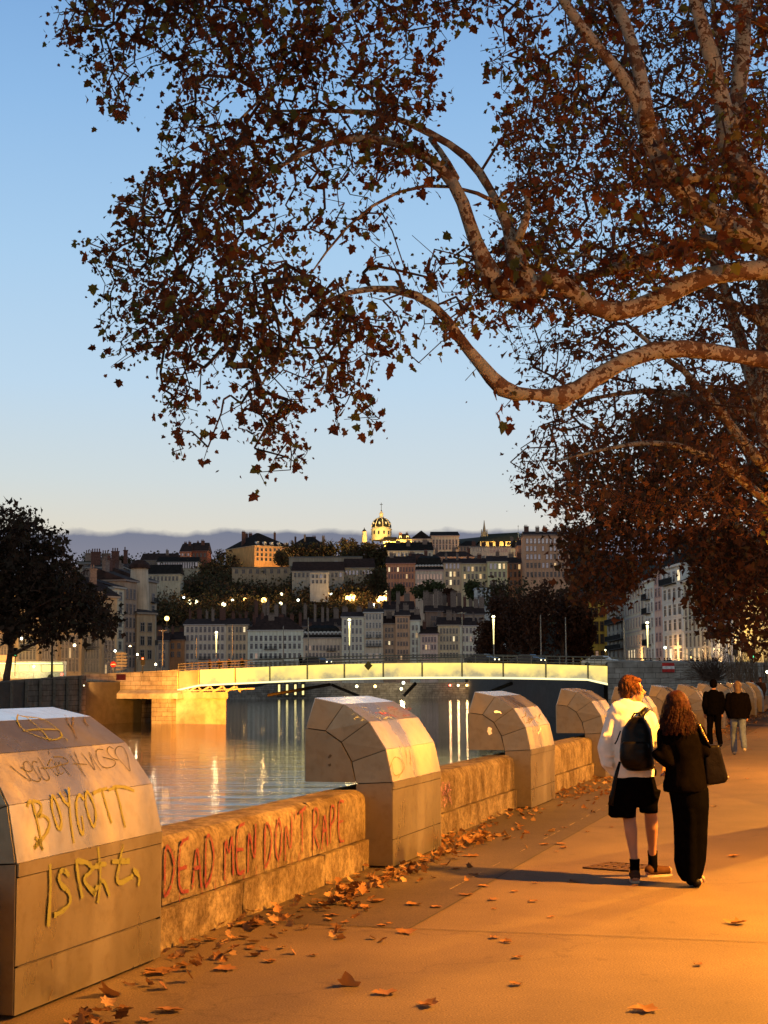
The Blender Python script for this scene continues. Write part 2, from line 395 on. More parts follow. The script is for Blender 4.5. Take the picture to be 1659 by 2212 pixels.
def spray(name, col, alpha_scale=30, cut=.35):
    m_, n, b = newmat(name); b.inputs['Base Color'].default_value = (*col, 1); b.inputs['Roughness'].default_value = .7
    x = noise_node(n, alpha_scale, 5); r = ramp_node(n, x.outputs[0], (0, 0, 0), (1, 1, 1), cut, cut + .12)
    n.links.new(r.outputs[0], b.inputs['Alpha']); return m_
GLYPH = {'D': [[(0, 0), (0, 1), (.5, .9), (.85, .5), (.5, .1), (0, 0)]], 'E': [[(.8, 1), (0, 1), (0, 0), (.85, 0)], [(0, .5), (.7, .5)]],
 'A': [[(0, 0), (.4, 1), (.8, 0)], [(.1, .35), (.75, .35)]], 'M': [[(0, 0), (.05, 1), (.4, .4), (.75, 1), (.85, 0)]], 'N': [[(0, 0), (.05, 1), (.75, 0), (.8, 1)]],
 'O': [[(.4, 1), (.05, .7), (.05, .3), (.4, 0), (.75, .3), (.75, .7), (.4, 1)]], "'": [[(.2, 1.05), (.1, .8)]], 'T': [[(0, 1), (.85, 1.02)], [(.4, 1), (.4, 0)]],
 'R': [[(0, 0), (0, 1), (.65, .95), (.7, .6), (0, .5), (.8, 0)]], 'P': [[(0, 0), (0, 1), (.65, .95), (.7, .6), (0, .48)]], 'K': [[(0, 0), (0, 1)], [(.75, 1), (.05, .5), (.8, 0)]],
 'U': [[(0, 1), (.05, .2), (.4, 0), (.75, .2), (.8, 1)]], 'X': [[(0, 0), (.8, 1)], [(0, 1), (.8, 0)]], 'Y': [[(0, 1), (.4, .5), (.8, 1)], [(.4, .5), (.4, 0)]],
 'S': [[(.8, .9), (.4, 1), (.05, .75), (.75, .3), (.4, 0), (0, .1)]], 'V': [[(0, 1), (.4, 0), (.8, 1)]], 'C': [[(.8, .9), (.3, 1), (.05, .5), (.3, 0), (.8, .1)]], 'L': [[(0, 1), (0, 0), (.8, 0)]], 'I': [[(.3, 1), (.3, 0)]]}
def text_strokes(mb, s, place, adv, nrm, wid, drips=None):
    x = 0
    for ch in s:
        if ch == ' ': x += adv * .55; continue
        for st in GLYPH[ch]:
            stroke(mb, [place(x + px_ * adv * .85, pz_ + rnd.uniform(-.05, .05)) for px_, pz_ in st], nrm, wid)
        if drips and rnd.random() < .5:
            a = rnd.uniform(0, .8) * adv; stroke(mb, [place(x + a, 0.05), place(x + a, -rnd.uniform(.1, .35))], nrm, wid * .35)
        x += adv * (.45 if ch == "'" else 1)
    return x
NV = -QV
red_paint = spray('red_spray_paint', (.11, .004, .004), 38, .33)
m = MB()
def place_w(x, z): return Q(9.55 + x, WF + .0125, .325 + z * .35)
text_strokes(m, "DEAD MEN DON'T RAPE", place_w, .228, NV, .025, True)
m.build('red_graffiti', red_paint, pw, fix=False)
m = MB()
for i in range(9):
    a = rnd.uniform(0, 6); stroke(m, [Q(17.1 + rnd.uniform(-.25, .25), WF + .008, .5 + rnd.uniform(-.15, .15)) for _ in range(3)], NV, .05)
m.build('faded_graffiti', spray('faded_mauve_paint', (.25, .1, .16), 30, .5), pw, fix=False)

# ------------------------------------------------------------------ stainless steel housings astride the parapet
def metal_mat(name, base=(.33, .30, .215), r0=.22, r1=.40, tint=None):
    m_, n, b = newmat(name)
    a = noise_node(n, 1.6, 6, rough=.65); d = noise_node(n, 1, 4, 'Object', (1.6, 1.6, .7)); f = noise_node(n, 70, 3); sp = noise_node(n, 9, 5)
    r = ramp_node(n, a.outputs[0], [k * .82 for k in base], [k * 1.08 for k in base], .3, .7)
    r2 = ramp_node(n, sp.outputs[0], (.62, .56, .46), (1, 1, 1), .33, .5)
    o = mixc(n, .35, r.outputs[0], r2.outputs[0], 'MULTIPLY')
    n.links.new(o, b.inputs['Base Color']); b.inputs['Metallic'].default_value = .88
    mr = n.nodes.new('ShaderNodeMapRange'); mr.inputs[1].default_value = .34; mr.inputs[2].default_value = .66; mr.inputs[3].default_value = r0; mr.inputs[4].default_value = r1; n.links.new(d.outputs[0], mr.inputs[0])
    n.links.new(mr.outputs[0], b.inputs['Roughness'])
    k = n.nodes.new('ShaderNodeMath'); k.operation = 'MULTIPLY_ADD'; k.inputs[1].default_value = .04; n.links.new(f.outputs[0], k.inputs[0]); n.links.new(a.outputs[0], k.inputs[2])
    bump(n, b, k.outputs[0], .22, .010); return m_
steel = metal_mat('brushed_steel'); steel_side = metal_mat('brushed_steel_shade_tint', (.225, .19, .135), .30, .5)  # flank copy of the same steel, its shade put into a darker colour
steel_top = metal_mat('steel_sky_light_tint', (.72, .72, .70), .2, .3); steel_dark = plain('steel_gap', (.05, .04, .03), .8)  # top copy of the steel has the pale sky light put into its colour
HL = 1.81        # length along the quay
OUT = [(0, .02), (0, .80), (.065, 1.10), (.235, 1.36), (.49, 1.525), (.775, 1.585)]     # outer profile (inset from front, height)
INN = [(.355, .02), (.355, .78), (.40, .985), (.505, 1.17), (.665, 1.275), (.86, 1.30)]     # inner arc on the flank
BACK = .865
def plate(mb, P, nrm, th=.008, inset=.004):
    P = [Vector(p) for p in P]; c = sum(P, Vector()) / len(P); nrm = nrm.normalized()
    q = [p + (c - p).normalized() * inset * 1.4 for p in P]
    mb.prism([p - nrm * .004 for p in q], nrm * th)
def nrm_of(P, ref):
    n_ = (Vector(P[1]) - Vector(P[0])).cross(Vector(P[2]) - Vector(P[0])).normalized()
    return n_ if n_.dot(ref) > 0 else -n_
def housing(u0, v0, label, seed, first=False):
    """local frame: x along the quay, y towards the river, z up; origin at the front left foot"""
    t = thing('steel_housing', label, 'steel housing', Q(u0, v0), rz=math.pi / 2 - QA, group='faceted steel housings straddling the parapet')
    rr = random.Random(seed)
    W = lambda x, y, z: Vector((x, y, z))
    outp = [(y, z) for y, z in OUT]
    chx = [0, 0, .012 + rr.uniform(0, .012), .03 + rr.uniform(-.01, .03), .045, .03]     # the flank plates lean in slightly towards the hood
    # dark core
    m = MB(); sh = .008
    prof = [(sh, .03)] + [(y + sh * .8, z - sh * .8) for y, z in OUT[1:]] + [(BACK - sh, 1.28), (BACK - sh, .80), (.36, .79), (.355 - sh, .03)]
    m.prism([W(.05, y, z) for y, z in prof], (HL - .10, 0, 0)); lpart('core', m, steel_dark, t)
    # front plates
    def F(i, j, x0=0, x1=HL, z=None): pass
    names = ['hood_panel'] * 3
    for i in (1, 2, 3):
        a, b_ = OUT[i], OUT[i + 1]
        P = [W(chx[i], *a), W(HL - chx[i], *a), W(HL - chx[i + 1], *b_), W(chx[i + 1], *b_)]
        m = MB(); plate(m, P, nrm_of(P, W(0, -1, .6))); lpart('hood_panel', m, steel, t)
    P = [W(chx[4], *OUT[4]), W(HL - chx[4], *OUT[4]), W(HL - chx[5], *OUT[5]), W(chx[5], *OUT[5])]
    m = MB(); plate(m, P, W(0, -.2, 1)); P2 = [W(chx[5], *OUT[5]), W(HL - chx[5], *OUT[5]), W(HL - chx[5], BACK, 1.30), W(chx[5], BACK, 1.30)]
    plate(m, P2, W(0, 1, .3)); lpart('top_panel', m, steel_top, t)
    m = MB(); m.box((HL / 2, -.004, .765), (HL - .02, .014, .07)); lpart('handle_strip', m, steel, t)
    m = MB(); P = [W(0, 0, .27), W(HL, 0, .27), W(HL, 0, .725), W(0, 0, .725)]; plate(m, P, W(0, -1, 0)); lpart('door', m, steel, t)
    m = MB(); P = [W(0, 0, .02), W(HL, 0, .02), W(HL, 0, .26), W(0, 0, .26)]; plate(m, P, W(0, -1, 0)); lpart('plinth', m, steel, t)
    for side in (0, 1):
        X = lambda k: (chx[k] if side == 0 else HL - chx[k])
        x0 = 0 if side == 0 else HL; sgn = -1 if side == 0 else 1
        pan = MB()
        for k in range(5):
            a, b_ = OUT[k], OUT[k + 1]; c, d = INN[k], INN[k + 1]
            lean = [0, 0, .0, .0, .0, .0]
            P = [W(X(k), *a), W(X(k + 1), *b_), W(x0 + (-sgn) * (.015 if k + 1 in (2, 3, 4) else 0), *d), W(x0 + (-sgn) * (.015 if k in (2, 3, 4) else 0), *c)]
            plate(pan, P, nrm_of([P[0], P[1], P[3]], W(sgn, 0, 0)))
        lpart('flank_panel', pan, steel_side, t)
        m = MB(); P = [W(x0, .358, .79), W(x0, BACK, .79), W(x0, BACK, 1.30)] + [W(x0, y, z) for y, z in INN[::-1][1:-1]]
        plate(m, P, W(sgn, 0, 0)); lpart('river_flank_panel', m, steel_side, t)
    m = MB(); m.box((HL / 2, BACK + .004, 1.045), (HL - .03, .012, .49)); lpart('river_panel', m, steel, t)
    return t
H = []
hl = ['steel housing at the lower left edge, covered in yellow-green and black graffiti', 'steel housing right of the red wall graffiti with a pale sky-lit top',
      'third steel housing along the wall, with white stickers on its hood', 'fourth steel housing, just left of the man in the white hoodie',
      'fifth steel housing, mostly behind the man with the backpack', 'sixth steel housing, between the heads of the front couple', 'seventh steel housing, left of the man in the dark cap',
      'eighth steel housing, behind the man in the dark cap', 'ninth steel housing, between the second couple', 'tenth steel housing, just behind the woman in jeans',
      'eleventh steel housing, near the end of the parapet', 'last steel housing, beside the two far dark figures']
us = [7.36, 14.06, 20.9, 27.7, 34.5, 41.3, 48.1, 54.9, 61.7, 68.5, 75.3, 82.1]
vs_ = [4.22, 4.115, 4.15, 4.15] + [4.15] * 8
for i, u in enumerate(us): H.append(housing(u, vs_[i], hl[i], i * 3 + 1))

# graffiti on the nearest housing: strokes traced on its own plates
def hplane(h, a, b_):       # plane through two profile points of housing h
    M_ = Matrix.Translation(h.location) @ Matrix.Rotation(h.rotation_euler.z, 4, 'Z')
    p0 = M_ @ Vector((0, *a)); p1 = M_ @ Vector((1, *a)); p2 = M_ @ Vector((0, *b_)); n_ = (p1 - p0).cross(p2 - p0).normalized()
    if n_.dot(CAMP - p0) < 0: n_ = -n_
    return p0, n_
def gr(mb, h, face, pts, conv, wid, lift=.0075):
    a, b_ = face; p0, n_ = hplane(h, a, b_)
    stroke(mb, [on_plane(*conv(*p), p0, n_) for p in pts], n_, wid, lift)
f1, f2, f3 = (OUT[3], OUT[4]), (OUT[2], OUT[3]), (OUT[1], OUT[2]); fd = ((0, 0.02), (0, .8))
yg = spray('olive_spray_paint', (.12, .115, .008), 18, .26); yg2 = spray('faded_olive_spray_paint', (.12, .12, .012), 16, .30); bk = spray('black_marker', (.03, .024, .015), 60, .2)
h0 = H[0]
m = MB()
for pts in [[(95, 695), (200, 780), (330, 870), (270, 780), (215, 700)], [(205, 710), (280, 760), (335, 740), (290, 650), (230, 650), (240, 740), (310, 840), (400, 860), (410, 810)],
            [(410, 840), (320, 700), (330, 640), (380, 660)], [(375, 605), (430, 690), (500, 800), (490, 850), (430, 830), (380, 700)], [(485, 540), (500, 580)], [(410, 715), (520, 715), (620, 680)],
            [(480, 690), (520, 600), (600, 780), (580, 800), (500, 700)], [(540, 600), (640, 600), (710, 660), (600, 690), (590, 640), (660, 730), (715, 800)], [(560, 650), (610, 790), (640, 760)],
            [(700, 570), (780, 680), (865, 800)], [(750, 550), (830, 740)], [(740, 670), (880, 680)], [(820, 560), (900, 660), (975, 765), (920, 620), (895, 530), (960, 660), (1025, 745)],
            [(1045, 530), (980, 520), (970, 580), (1010, 690), (1080, 720), (1160, 700), (1180, 640), (1040, 605)], [(1150, 520), (1100, 490), (1080, 550), (1140, 620), (1200, 635)],
            [(1215, 640), (1160, 560), (1180, 500), (1240, 490), (1290, 570), (1310, 680), (1325, 765), (1270, 700), (1215, 640)]]:
    gr(m, h0, f2, pts, zg, .006)
m.build('black_marker_tag', bk, h0, fix=False)
m = MB()
for pts in [[(270, 1110), (280, 1060), (320, 1050), (350, 1180), (390, 1340), (420, 1540)], [(320, 1050), (400, 1060), (420, 1130), (380, 1200), (350, 1210), (430, 1190), (500, 1250), (490, 1340), (430, 1430), (340, 1530)], [(350, 1420), (400, 1480), (430, 1550)], [(345, 1530), (400, 1440)],
            [(520, 1000), (515, 1120), (560, 1280), (600, 1360), (625, 1270), (590, 1120), (540, 1000), (515, 1000)], [(595, 960), (650, 1060), (700, 1100)], [(690, 910), (700, 1100), (710, 1250), (745, 1480)],
            [(850, 1040), (800, 970), (765, 1050), (775, 1220), (820, 1400), (850, 1360), (825, 1200)], [(870, 950), (860, 1080), (920, 1280), (955, 1320), (975, 1200), (950, 1080), (900, 970), (870, 950)],
            [(935, 975), (1000, 940), (1085, 920)], [(1030, 930), (1070, 1080), (1130, 1275)], [(1095, 940), (1180, 900), (1280, 910), (1360, 945)], [(1165, 900), (1210, 1050), (1240, 1200), (1270, 1320)]]:
    gr(m, h0, f3, pts, zg, .022)
m.build('olive_graffiti_word', yg, h0, fix=False)
m = MB()
for pts in [[(285, 1060), (290, 1200), (275, 1430)], [(400, 1130), (370, 1090), (335, 1110), (345, 1180), (400, 1220), (410, 1290), (360, 1340), (310, 1365)],
            [(440, 1030), (455, 1150), (480, 1260)], [(445, 1040), (520, 1050), (540, 1100), (470, 1150), (560, 1240)], [(530, 1090), (580, 1060), (620, 1060)], [(570, 960), (590, 1130), (570, 1290)], [(540, 1240), (600, 1130), (640, 1250)],
            [(720, 940), (700, 1050), (675, 1190), (780, 1130)], [(655, 1045), (760, 1040)], [(780, 1090), (820, 1130), (810, 1190)]]:
    gr(m, h0, fd, pts, zc, .03, .013)
m.build('faded_olive_graffiti_word', yg2, h0, fix=False)
m = MB()
for pts in [[(170, 180), (260, 200), (430, 210), (600, 330), (640, 410), (500, 440), (230, 340), (160, 230), (180, 170)], [(230, 340), (400, 320), (600, 330)], [(260, 200), (420, 330), (500, 440)], [(640, 410), (690, 440)]]:
    gr(m, h0, f1, pts, zg, .012)
m.build('olive_scribble', yg2, h0, fix=False)
m = MB()
for pts in [[(660, 180), (700, 280), (740, 320), (780, 420)], [(740, 200), (740, 280), (720, 300)], [(870, 180), (850, 240), (900, 290)]]: gr(m, h0, f1, pts, zg, .014)
m.build('dark_scribble', spray('grey_marker', (.06, .045, .035), 20, .4), h0, fix=False)
m = MB(); 
for pts in [[(300, 1625), (305, 1680)], [(305, 1805), (280, 1870)]]: gr(m, h0, fd, pts, zc, .008, .008)
m.build('scratch', spray('brown_stain', (.1, .06, .02), 20, .2), h0, fix=False)
# second housing: scratches and faint tags
h1 = H[1]
m = MB(); 
for k in range(34):
    x = rnd.uniform(470, 720); y = 235 + (x - 470) * .02 + rnd.uniform(0, 60); gr(m, h1, f1, [(x, y), (x + rnd.uniform(10, 40), y + rnd.uniform(-14, 14)), (x + rnd.uniform(20, 60), y + rnd.uniform(0, 20))], zm, .012)
m.build('scratched_green_tag', spray('pale_green_paint', (.28, .33, .24), 30, .5), h1, fix=False)
m = MB()
for k in range(16):
    x = rnd.uniform(600, 760); y = 240 + rnd.uniform(0, 45); gr(m, h1, f1, [(x, y), (x + rnd.uniform(10, 50), y + rnd.uniform(-10, 10))], zm, .02)
m.build('faded_red_tag', spray('faded_red_paint', (.3, .05, .04), 22, .5), h1, fix=False)
m = MB()
for pts in [[(680, 540), (700, 480), (740, 500), (750, 560), (700, 590), (690, 520)], [(720, 590), (760, 540), (740, 500)], [(762, 460), (765, 530)], [(782, 455), (785, 535)]]: gr(m, h1, f3, pts, zm, .012)
m.build('faint_scribble', spray('grey_scribble', (.16, .12, .07), 20, .35), h1, fix=False)
m = MB(); 
for pts in [[(375, 490), (385, 480), (388, 474)], [(380, 520), (384, 532)]]: 
    p0 = Q(14.06, 4.2); P = [on_plane(*zm(*p), p0, -QU) for p in pts]; m = MB(); stroke(m, P, -QU, .025, .008); m.build('small_black_sticker', bk, h1, fix=False)
h2 = H[2]
white_st = plain('white_sticker', (.7, .68, .62), .5)
m = MB()
for pts in [[(1440, 340), (1435, 355), (1425, 370)], [(1205, 262), (1225, 258), (1240, 266)]]:
    gr(m, h2, f3 if pts[0][0] > 1300 else f2, pts, zm, .03)
p0 = Q(20.9, 4.2); stroke(m, [on_plane(*zm(*p), p0, -QU) for p in [(1188, 338), (1182, 355), (1190, 372)]], -QU, .05, .008)
m.build('white_sticker', white_st, h2, fix=False)
m = MB()
for k in range(12):
    x = rnd.uniform(1340, 1440); y = rnd.uniform(255, 310); gr(m, h2, f2, [(x, y), (x + rnd.uniform(-15, 20), y + rnd.uniform(0, 20)), (x + rnd.uniform(-20, 25), y + rnd.uniform(10, 30))], zm, .014)
m.build('dark_scribble', spray('dark_scribble_paint', (.08, .06, .03), 20, .4), h2, fix=False)
# ------------------------------------------------------------------ people
skin = plain('skin', (.34, .17, .10), .6, var=.1); 
def cloth(name, c, var=.15, b=.5): return plain(name, c, .95, var=var, scale=14, bmp=b, spec=0.0, dist=.008)
cream = cloth('cream_fleece', (.72, .69, .62), .06); black = cloth('black_cloth', (.002, .0018, .0018)); black2 = cloth('black_wool', (.0025, .002, .002))
hair_b = plain('brown_hair', (.075, .026, .009), .6, spec=.08, var=.45, scale=30, bmp=.8, dist=.02); hair_r = plain('auburn_hair', (.020, .006, .003), .6, spec=.08, var=.45, scale=30, bmp=.8, dist=.02)
denim = cloth('denim', (.09, .12, .19), .2); shoe_m = cloth('brown_canvas', (.05, .025, .015)); sole = plain('rubber_sole', (.30, .26, .2), .7)
nylon = plain('black_nylon', (.003, .0025, .0025), .4, var=.2, scale=8, bmp=.3, spec=.12); leather = plain('black_leather', (.0035, .0025, .002), .45, var=.2, scale=20, bmp=.3, spec=.08)
def A(X, Y, D): return at(*zp(X, Y), D)
def hairlock(mb, pts, r0, r1, n=5): mb.tube(pts, [r0 + (r1 - r0) * i / (len(pts) - 1) for i in range(len(pts))], n)
def hand(mb, wrist, d, up_, side, s=1.0):
    """palm, four curled fingers and a thumb; d: direction of the fingers, side: towards the thumb"""
    d = d.normalized(); side = (side - d * side.dot(d)).normalized(); nn = d.cross(side).normalized() * up_
    pal = wrist + d * .045 * s
    mb.cap(wrist, wrist + d * .02 * s, .026 * s, .03 * s, 8)
    for k in range(4): mb.cap(wrist + side * (.012 - .008 * k) * s, wrist + d * .085 * s + side * (.028 - .019 * k) * s, .018 * s, .013 * s, 8)
    for k, ln in enumerate((.072, .08, .074, .058)):
        a = wrist + d * .088 * s + side * (.029 - .0195 * k) * s; b1 = a + (d * .8 + nn * .45) * ln * .45 * s
        b2 = b1 + (d * .45 + nn * .9) * ln * .33 * s; b3 = b2 + (nn - d * .1) * ln * .25 * s
        mb.cap(a, b1, .0095 * s, .0088 * s, 7); mb.cap(b1, b2, .0088 * s, .008 * s, 7); mb.cap(b2, b3, .008 * s, .007 * s, 7)
    t0 = wrist + d * .03 * s + side * .024 * s; t1 = t0 + (side * .75 + d * .7 + nn * .3) * .038 * s; t2 = t1 + (side * .2 + d * .85 + nn * .5) * .032 * s
    mb.cap(t0, t1, .013 * s, .0105 * s, 7); mb.cap(t1, t2, .0105 * s, .0085 * s, 7)
def head(mb, c, face, s=1.0, mouth=True):
    """skull, jaw, nose, ears; c: centre, face: horizontal direction looked at"""
    face = face.normalized(); side = Vector((face.y, -face.x, 0)); up_ = Vector((0, 0, 1))
    def el(off, r):      # ellipsoid aligned to the face
        b_ = MB(); b_.ball((0, 0, 0), r, 14, 10); Mx = Matrix((side, face, up_)).transposed()
        mb.add([c + off + Mx @ Vector(v) for v in b_.v], b_.f)
    el(face * -.012 * s + up_ * .02 * s, (.074 * s, .092 * s, .10 * s))
    el(face * .03 * s - up_ * .045 * s, (.056 * s, .058 * s, .07 * s)); el(face * .055 * s - up_ * .095 * s, (.028 * s, .026 * s, .022 * s))
    mb.cap(c + face * .082 * s + up_ * .012 * s, c + face * .104 * s - up_ * .022 * s, .008 * s, .013 * s, 8)
    el(face * .085 * s - up_ * .052 * s, (.02 * s, .012 * s, .006 * s)); el(face * .083 * s - up_ * .064 * s, (.017 * s, .011 * s, .006 * s))
    for k in (-1, 1):
        el(side * .076 * s * k + up_ * -.005 * s - face * .005 * s, (.008 * s, .016 * s, .03 * s)); el(side * .03 * s * k + face * .078 * s + up_ * .018 * s, (.012 * s, .008 * s, .007 * s))
        el(side * .03 * s * k + face * .08 * s + up_ * .036 * s, (.02 * s, .009 * s, .006 * s)); el(side * .04 * s * k + face * .06 * s - up_ * .02 * s, (.022 * s, .02 * s, .02 * s))
# --- the man in the hoodie
DM = 13.7
man = thing('person', 'man in white hoodie and black shorts with bare calves, turning his face to the right', 'person', ground(*zp(640, 1835)))
b_ = MB(); hc = A(588, 338, DM); face = Vector((.93, -.12, -.05)); face.z = 0
head(b_, hc, face)
b_.cap(A(575, 400, DM), A(565, 490, DM), .06, .07)
b_.loft([(A(600, y, DM).x, DM, A(600, y, DM).z, r1, r2) for y, r1, r2 in ((480, .08, .07), (540, .16, .10), (700, .17, .11), (900, .14, .10), (1050, .155, .115), (1200, .15, .11))])
kl = A(555, 1330, DM); al = A(602, 1700, DM - .1); kr_ = A(728, 1300, DM + .05); ar = A(745, 1660, DM + .27)
b_.cap(A(545, 1100, DM), kl, .092, .064); b_.cap(A(680, 1100, DM), kr_, .092, .064)
def calf(a, k_):
    mid = a.lerp(k_, .68) + Vector((0, -.018, 0)); b_.cap(k_, mid, .056, .058); b_.cap(mid, a.lerp(k_, .25), .058, .038); b_.cap(a.lerp(k_, .25), a, .038, .034)
calf(al, kl); calf(ar, kr_)
sl = A(430, 590, DM); el_ = A(385, 830, DM + .02); wl = A(445, 985, DM + .05)
b_.cap(sl, el_, .055, .042); b_.cap(el_, wl, .042, .03); hand(b_, wl, A(475, 1050, DM + .08) - wl, 1, Vector((1, .2, 0)))
sr_ = A(715, 580, DM); er = A(795, 760, DM + .03); wr = A(835, 905, DM + .02)
b_.cap(sr_, er, .055, .042); b_.cap(er, wr, .042, .03); hand(b_, wr, A(852, 980, DM + .05) - wr, 1, Vector((-.6, -1, 0)))
for a_, toe in ((al, Vector((.05, 1, 0))), (ar, Vector((.85, .35, 0)))):
    g_ = Vector((a_.x, a_.y, .05)); b_.cap(g_ - toe.normalized() * .04, g_ + toe.normalized() * .16, .04, .035); b_.cap(a_, g_, .034, .04)
o = b_.build('body', skin, man); bake(o, .009, 3)
b_ = MB()
def lo(mb, rows, D0, n=26):
    mb.loft([((A(x0, y, D0).x + A(x1, y, D0).x) / 2, D0 + dy, A(x0, y, D0).z, abs(A(x1, y, D0).x - A(x0, y, D0).x) / 2, ry) for x0, x1, y, ry, dy in rows], n)
lo(b_, [(500, 660, 470, .075, 0), (455, 700, 510, .11, 0), (410, 735, 565, .135, 0), (405, 745, 680, .15, 0), (425, 745, 820, .155, 0), (440, 755, 930, .16, 0), (445, 760, 990, .16, 0), (455, 752, 1034, .145, 0)], DM)
b_.cap(A(440, 575, DM), A(375, 800, DM + .01), .082, .078); b_.cap(A(375, 800, DM + .01), A(392, 905, DM + .02), .08, .07); b_.cap(A(388, 895, DM + .02), A(440, 985, DM + .05), .07, .046)
b_.cap(A(705, 565, DM), A(780, 740, DM + .02), .08, .068); b_.cap(A(780, 740, DM + .02), A(832, 895, DM + .02), .066, .043)
for p, q, r0, r1 in (((430, 520), (520, 440), .055, .05), ((520, 440), (640, 462), .052, .045), ((455, 545), (600, 545), .06, .055), ((600, 545), (672, 482), .055, .038), ((470, 490), (640, 500), .075, .06)):
    b_.cap(A(*p, DM - .03), A(*q, DM - .02), r0, r1)
for k in range(7): # folds of fabric at elbows and hem
    y = 700 + k * 38; b_.cap(A(365 + rnd.uniform(-8, 10), y, DM - .05), A(425, y + rnd.uniform(-30, 30), DM - .06), .018, .012)
for k in range(4): b_.cap(A(745 + k * 18, 690 + k * 50, DM - .04), A(790 + k * 14, 668 + k * 55, DM - .04), .016, .012)
o = b_.build('hoodie', cream, man); bake(o, .012, 3, (.007, 9, .6))
b_ = MB()
lo(b_, [(458, 756, 1018, .15, 0), (440, 775, 1100, .17, 0), (425, 790, 1200, .17, 0)], DM)
for x0, x1, y, D in ((412, 612, 1345, DM - .03), (640, 784, 1308, DM + .06)):
    c0 = A((x0 + x1) / 2, y, D); wd = (A(x1, y, D) - A(x0, y, D)).x / 2
    c1 = A(520 if x0 < 500 else 695, 1130, DM); b_.loft([(c0.x, c0.y, c0.z, wd, .105), (c0.x, c0.y, c0.z + .08, wd, .105), (c1.x, c1.y, c1.z, .125, .13)], 18)
b_.cap(A(590, 1190, DM), A(670, 1190, DM), .085, .085); b_.cap(A(425, 1180, DM - .04), A(418, 1320, DM - .06), .03, .03)
o = b_.build('shorts', black, man); bake(o, .012, 2, (.006, 8, .5))
for nm, a_, y0 in (('sock', al, .17), ('sock', ar, .17)):
    b_ = MB(); b_.loft([(a_.x + (.0), a_.y, z, r, r * 1.1) for z, r in ((.05, .045), (.09, .043), (.14, .041), (.20 if a_ is al else .23, .045))], 14); b_.build(nm, black, man, True)
for a_, toe in ((al, Vector((.05, 1, 0))), (ar, Vector((.85, .35, 0)))):
    toe.normalize(); base = Vector((a_.x, a_.y, 0)); b_ = MB()
    b_.cap(base - toe * .035 + Vector((0, 0, .06)), base + toe * .15 + Vector((0, 0, .05)), .047, .038, 14); b_.cap(base + Vector((0, 0, .06)), base + Vector((0, 0, .115)), .045, .042, 14)
    s_ = b_.build('shoe', shoe_m, man); bake(s_, .012, 2)
    for v in s_.data.vertices: v.co.z = max(v.co.z, .022)
    q = MB(); pts = []
    sd = Vector((-toe.y, toe.x, 0))
    for k in range(16):
        a = 2 * math.pi * k / 16; pts.append(base + toe * (.06 + .14 * math.cos(a)) + sd * (.043 - .006 * math.cos(a)) * math.sin(a) + Vector((0, 0, .001)))
    q.prism(pts, (0, 0, .019)); so = q.mesh('sole', sole); oo = bpy.data.objects.new('sole', so); C.objects.link(oo); oo.parent = s_
    oo.matrix_parent_inverse = Matrix.Identity(4)
b_ = MB()
b_.ball(hc + Vector((-.034, .01, .038)), (.094, .092, .102), 18, 12); b_.ball(hc + Vector((-.06, 0, -.03)), (.062, .08, .075), 16, 10)
b_.cap(hc + Vector((.01, -.05, .095)), hc + Vector((.062, -.03, .088)), .032, .018)
b_.cap(hc + Vector((-.015, -.066, .02)), hc + Vector((.012, -.072, -.03)), .03, .016)
o = b_.build('hair', hair_b, man); bake(o, .011, 6, (.002, 26, .15))
b_ = MB()
for k in range(260):
    a = rnd.uniform(math.pi * .62, math.pi * 2.02); e = rnd.uniform(-.1, 1.25); d = Vector((math.cos(a) * math.cos(e), math.sin(a) * math.cos(e), math.sin(e)))
    p = hc + Vector((-.034, .01, .038)) + Vector((d.x * .093, d.y * .092, d.z * .102)); q = p + Vector((d.x * .012 + .012, d.y * .02, -.035)); r_ = q + Vector((rnd.uniform(-.01, .012), 0, -.03))
    hairlock(b_, [p, q, r_], .0035, .001, 4)
b_.build('hair_strands', hair_b, o)
# backpack, worn on both shoulders
bp = thing('backpack', 'black backpack worn on the back of the man in the white hoodie', 'backpack', A(610, 960, DM - .2))
b_ = MB()
rows = [(575, 668, 548, .05), (535, 705, 590, .085), (500, 728, 640, .10), (485, 738, 720, .115), (475, 745, 820, .13), (478, 750, 900, .13), (505, 748, 950, .12), (550, 735, 972, .09)]
b_.loft([((A(x0, y, DM - .2).x + A(x1, y, DM - .2).x) / 2, DM - .215 - ry * .25, A(x0, y, DM - .2).z, (A(x1, y, DM - .2).x - A(x0, y, DM - .2).x) / 2, ry) for x0, x1, y, ry in rows], 26)
o = b_.build('bag_body', nylon, bp); bake(o, .012, 3, (.004, 10, 1))
b_ = MB(); b_.loft([(A(605, y, DM - .33).x, DM - .325, A(605, y, DM - .33).z, r, .05) for y, r in ((745, .10), (770, .125), (880, .13), (930, .11))], 20)
b_.build('front_pocket', nylon, bp, True)
b_ = MB(); b_.tube([A(x, y, DM - d) for x, y, d in ((575, 560, .22), (600, 520, .2), (640, 520, .2), (665, 560, .22))], .008, 8); b_.build('grab_handle', nylon, bp, True)
b_ = MB()
b_.tube([A(x, y, DM - d) for x, y, d in ((640, 565, .2), (665, 520, .17), (688, 492, .10), (700, 495, 0))], [.028, .028, .027, .026], 8)
b_.build('shoulder_strap', nylon, bp, True)
b_ = MB(); b_.tube([A(x, y, DM - d) for x, y, d in ((485, 905, .19), (462, 985, .20), (440, 1080, .20), (425, 1170, .2), (410, 1250, .2))], [.012, .018, .02, .02, .028], 6); b_.build('loose_strap', nylon, bp, True)
b_ = MB(); b_.tube([A(x, y, DM - d) for x, y, d in ((745, 930, .12), (768, 975, .12), (765, 1015, .12))], .009, 6); b_.build('loose_strap', nylon, bp, True)
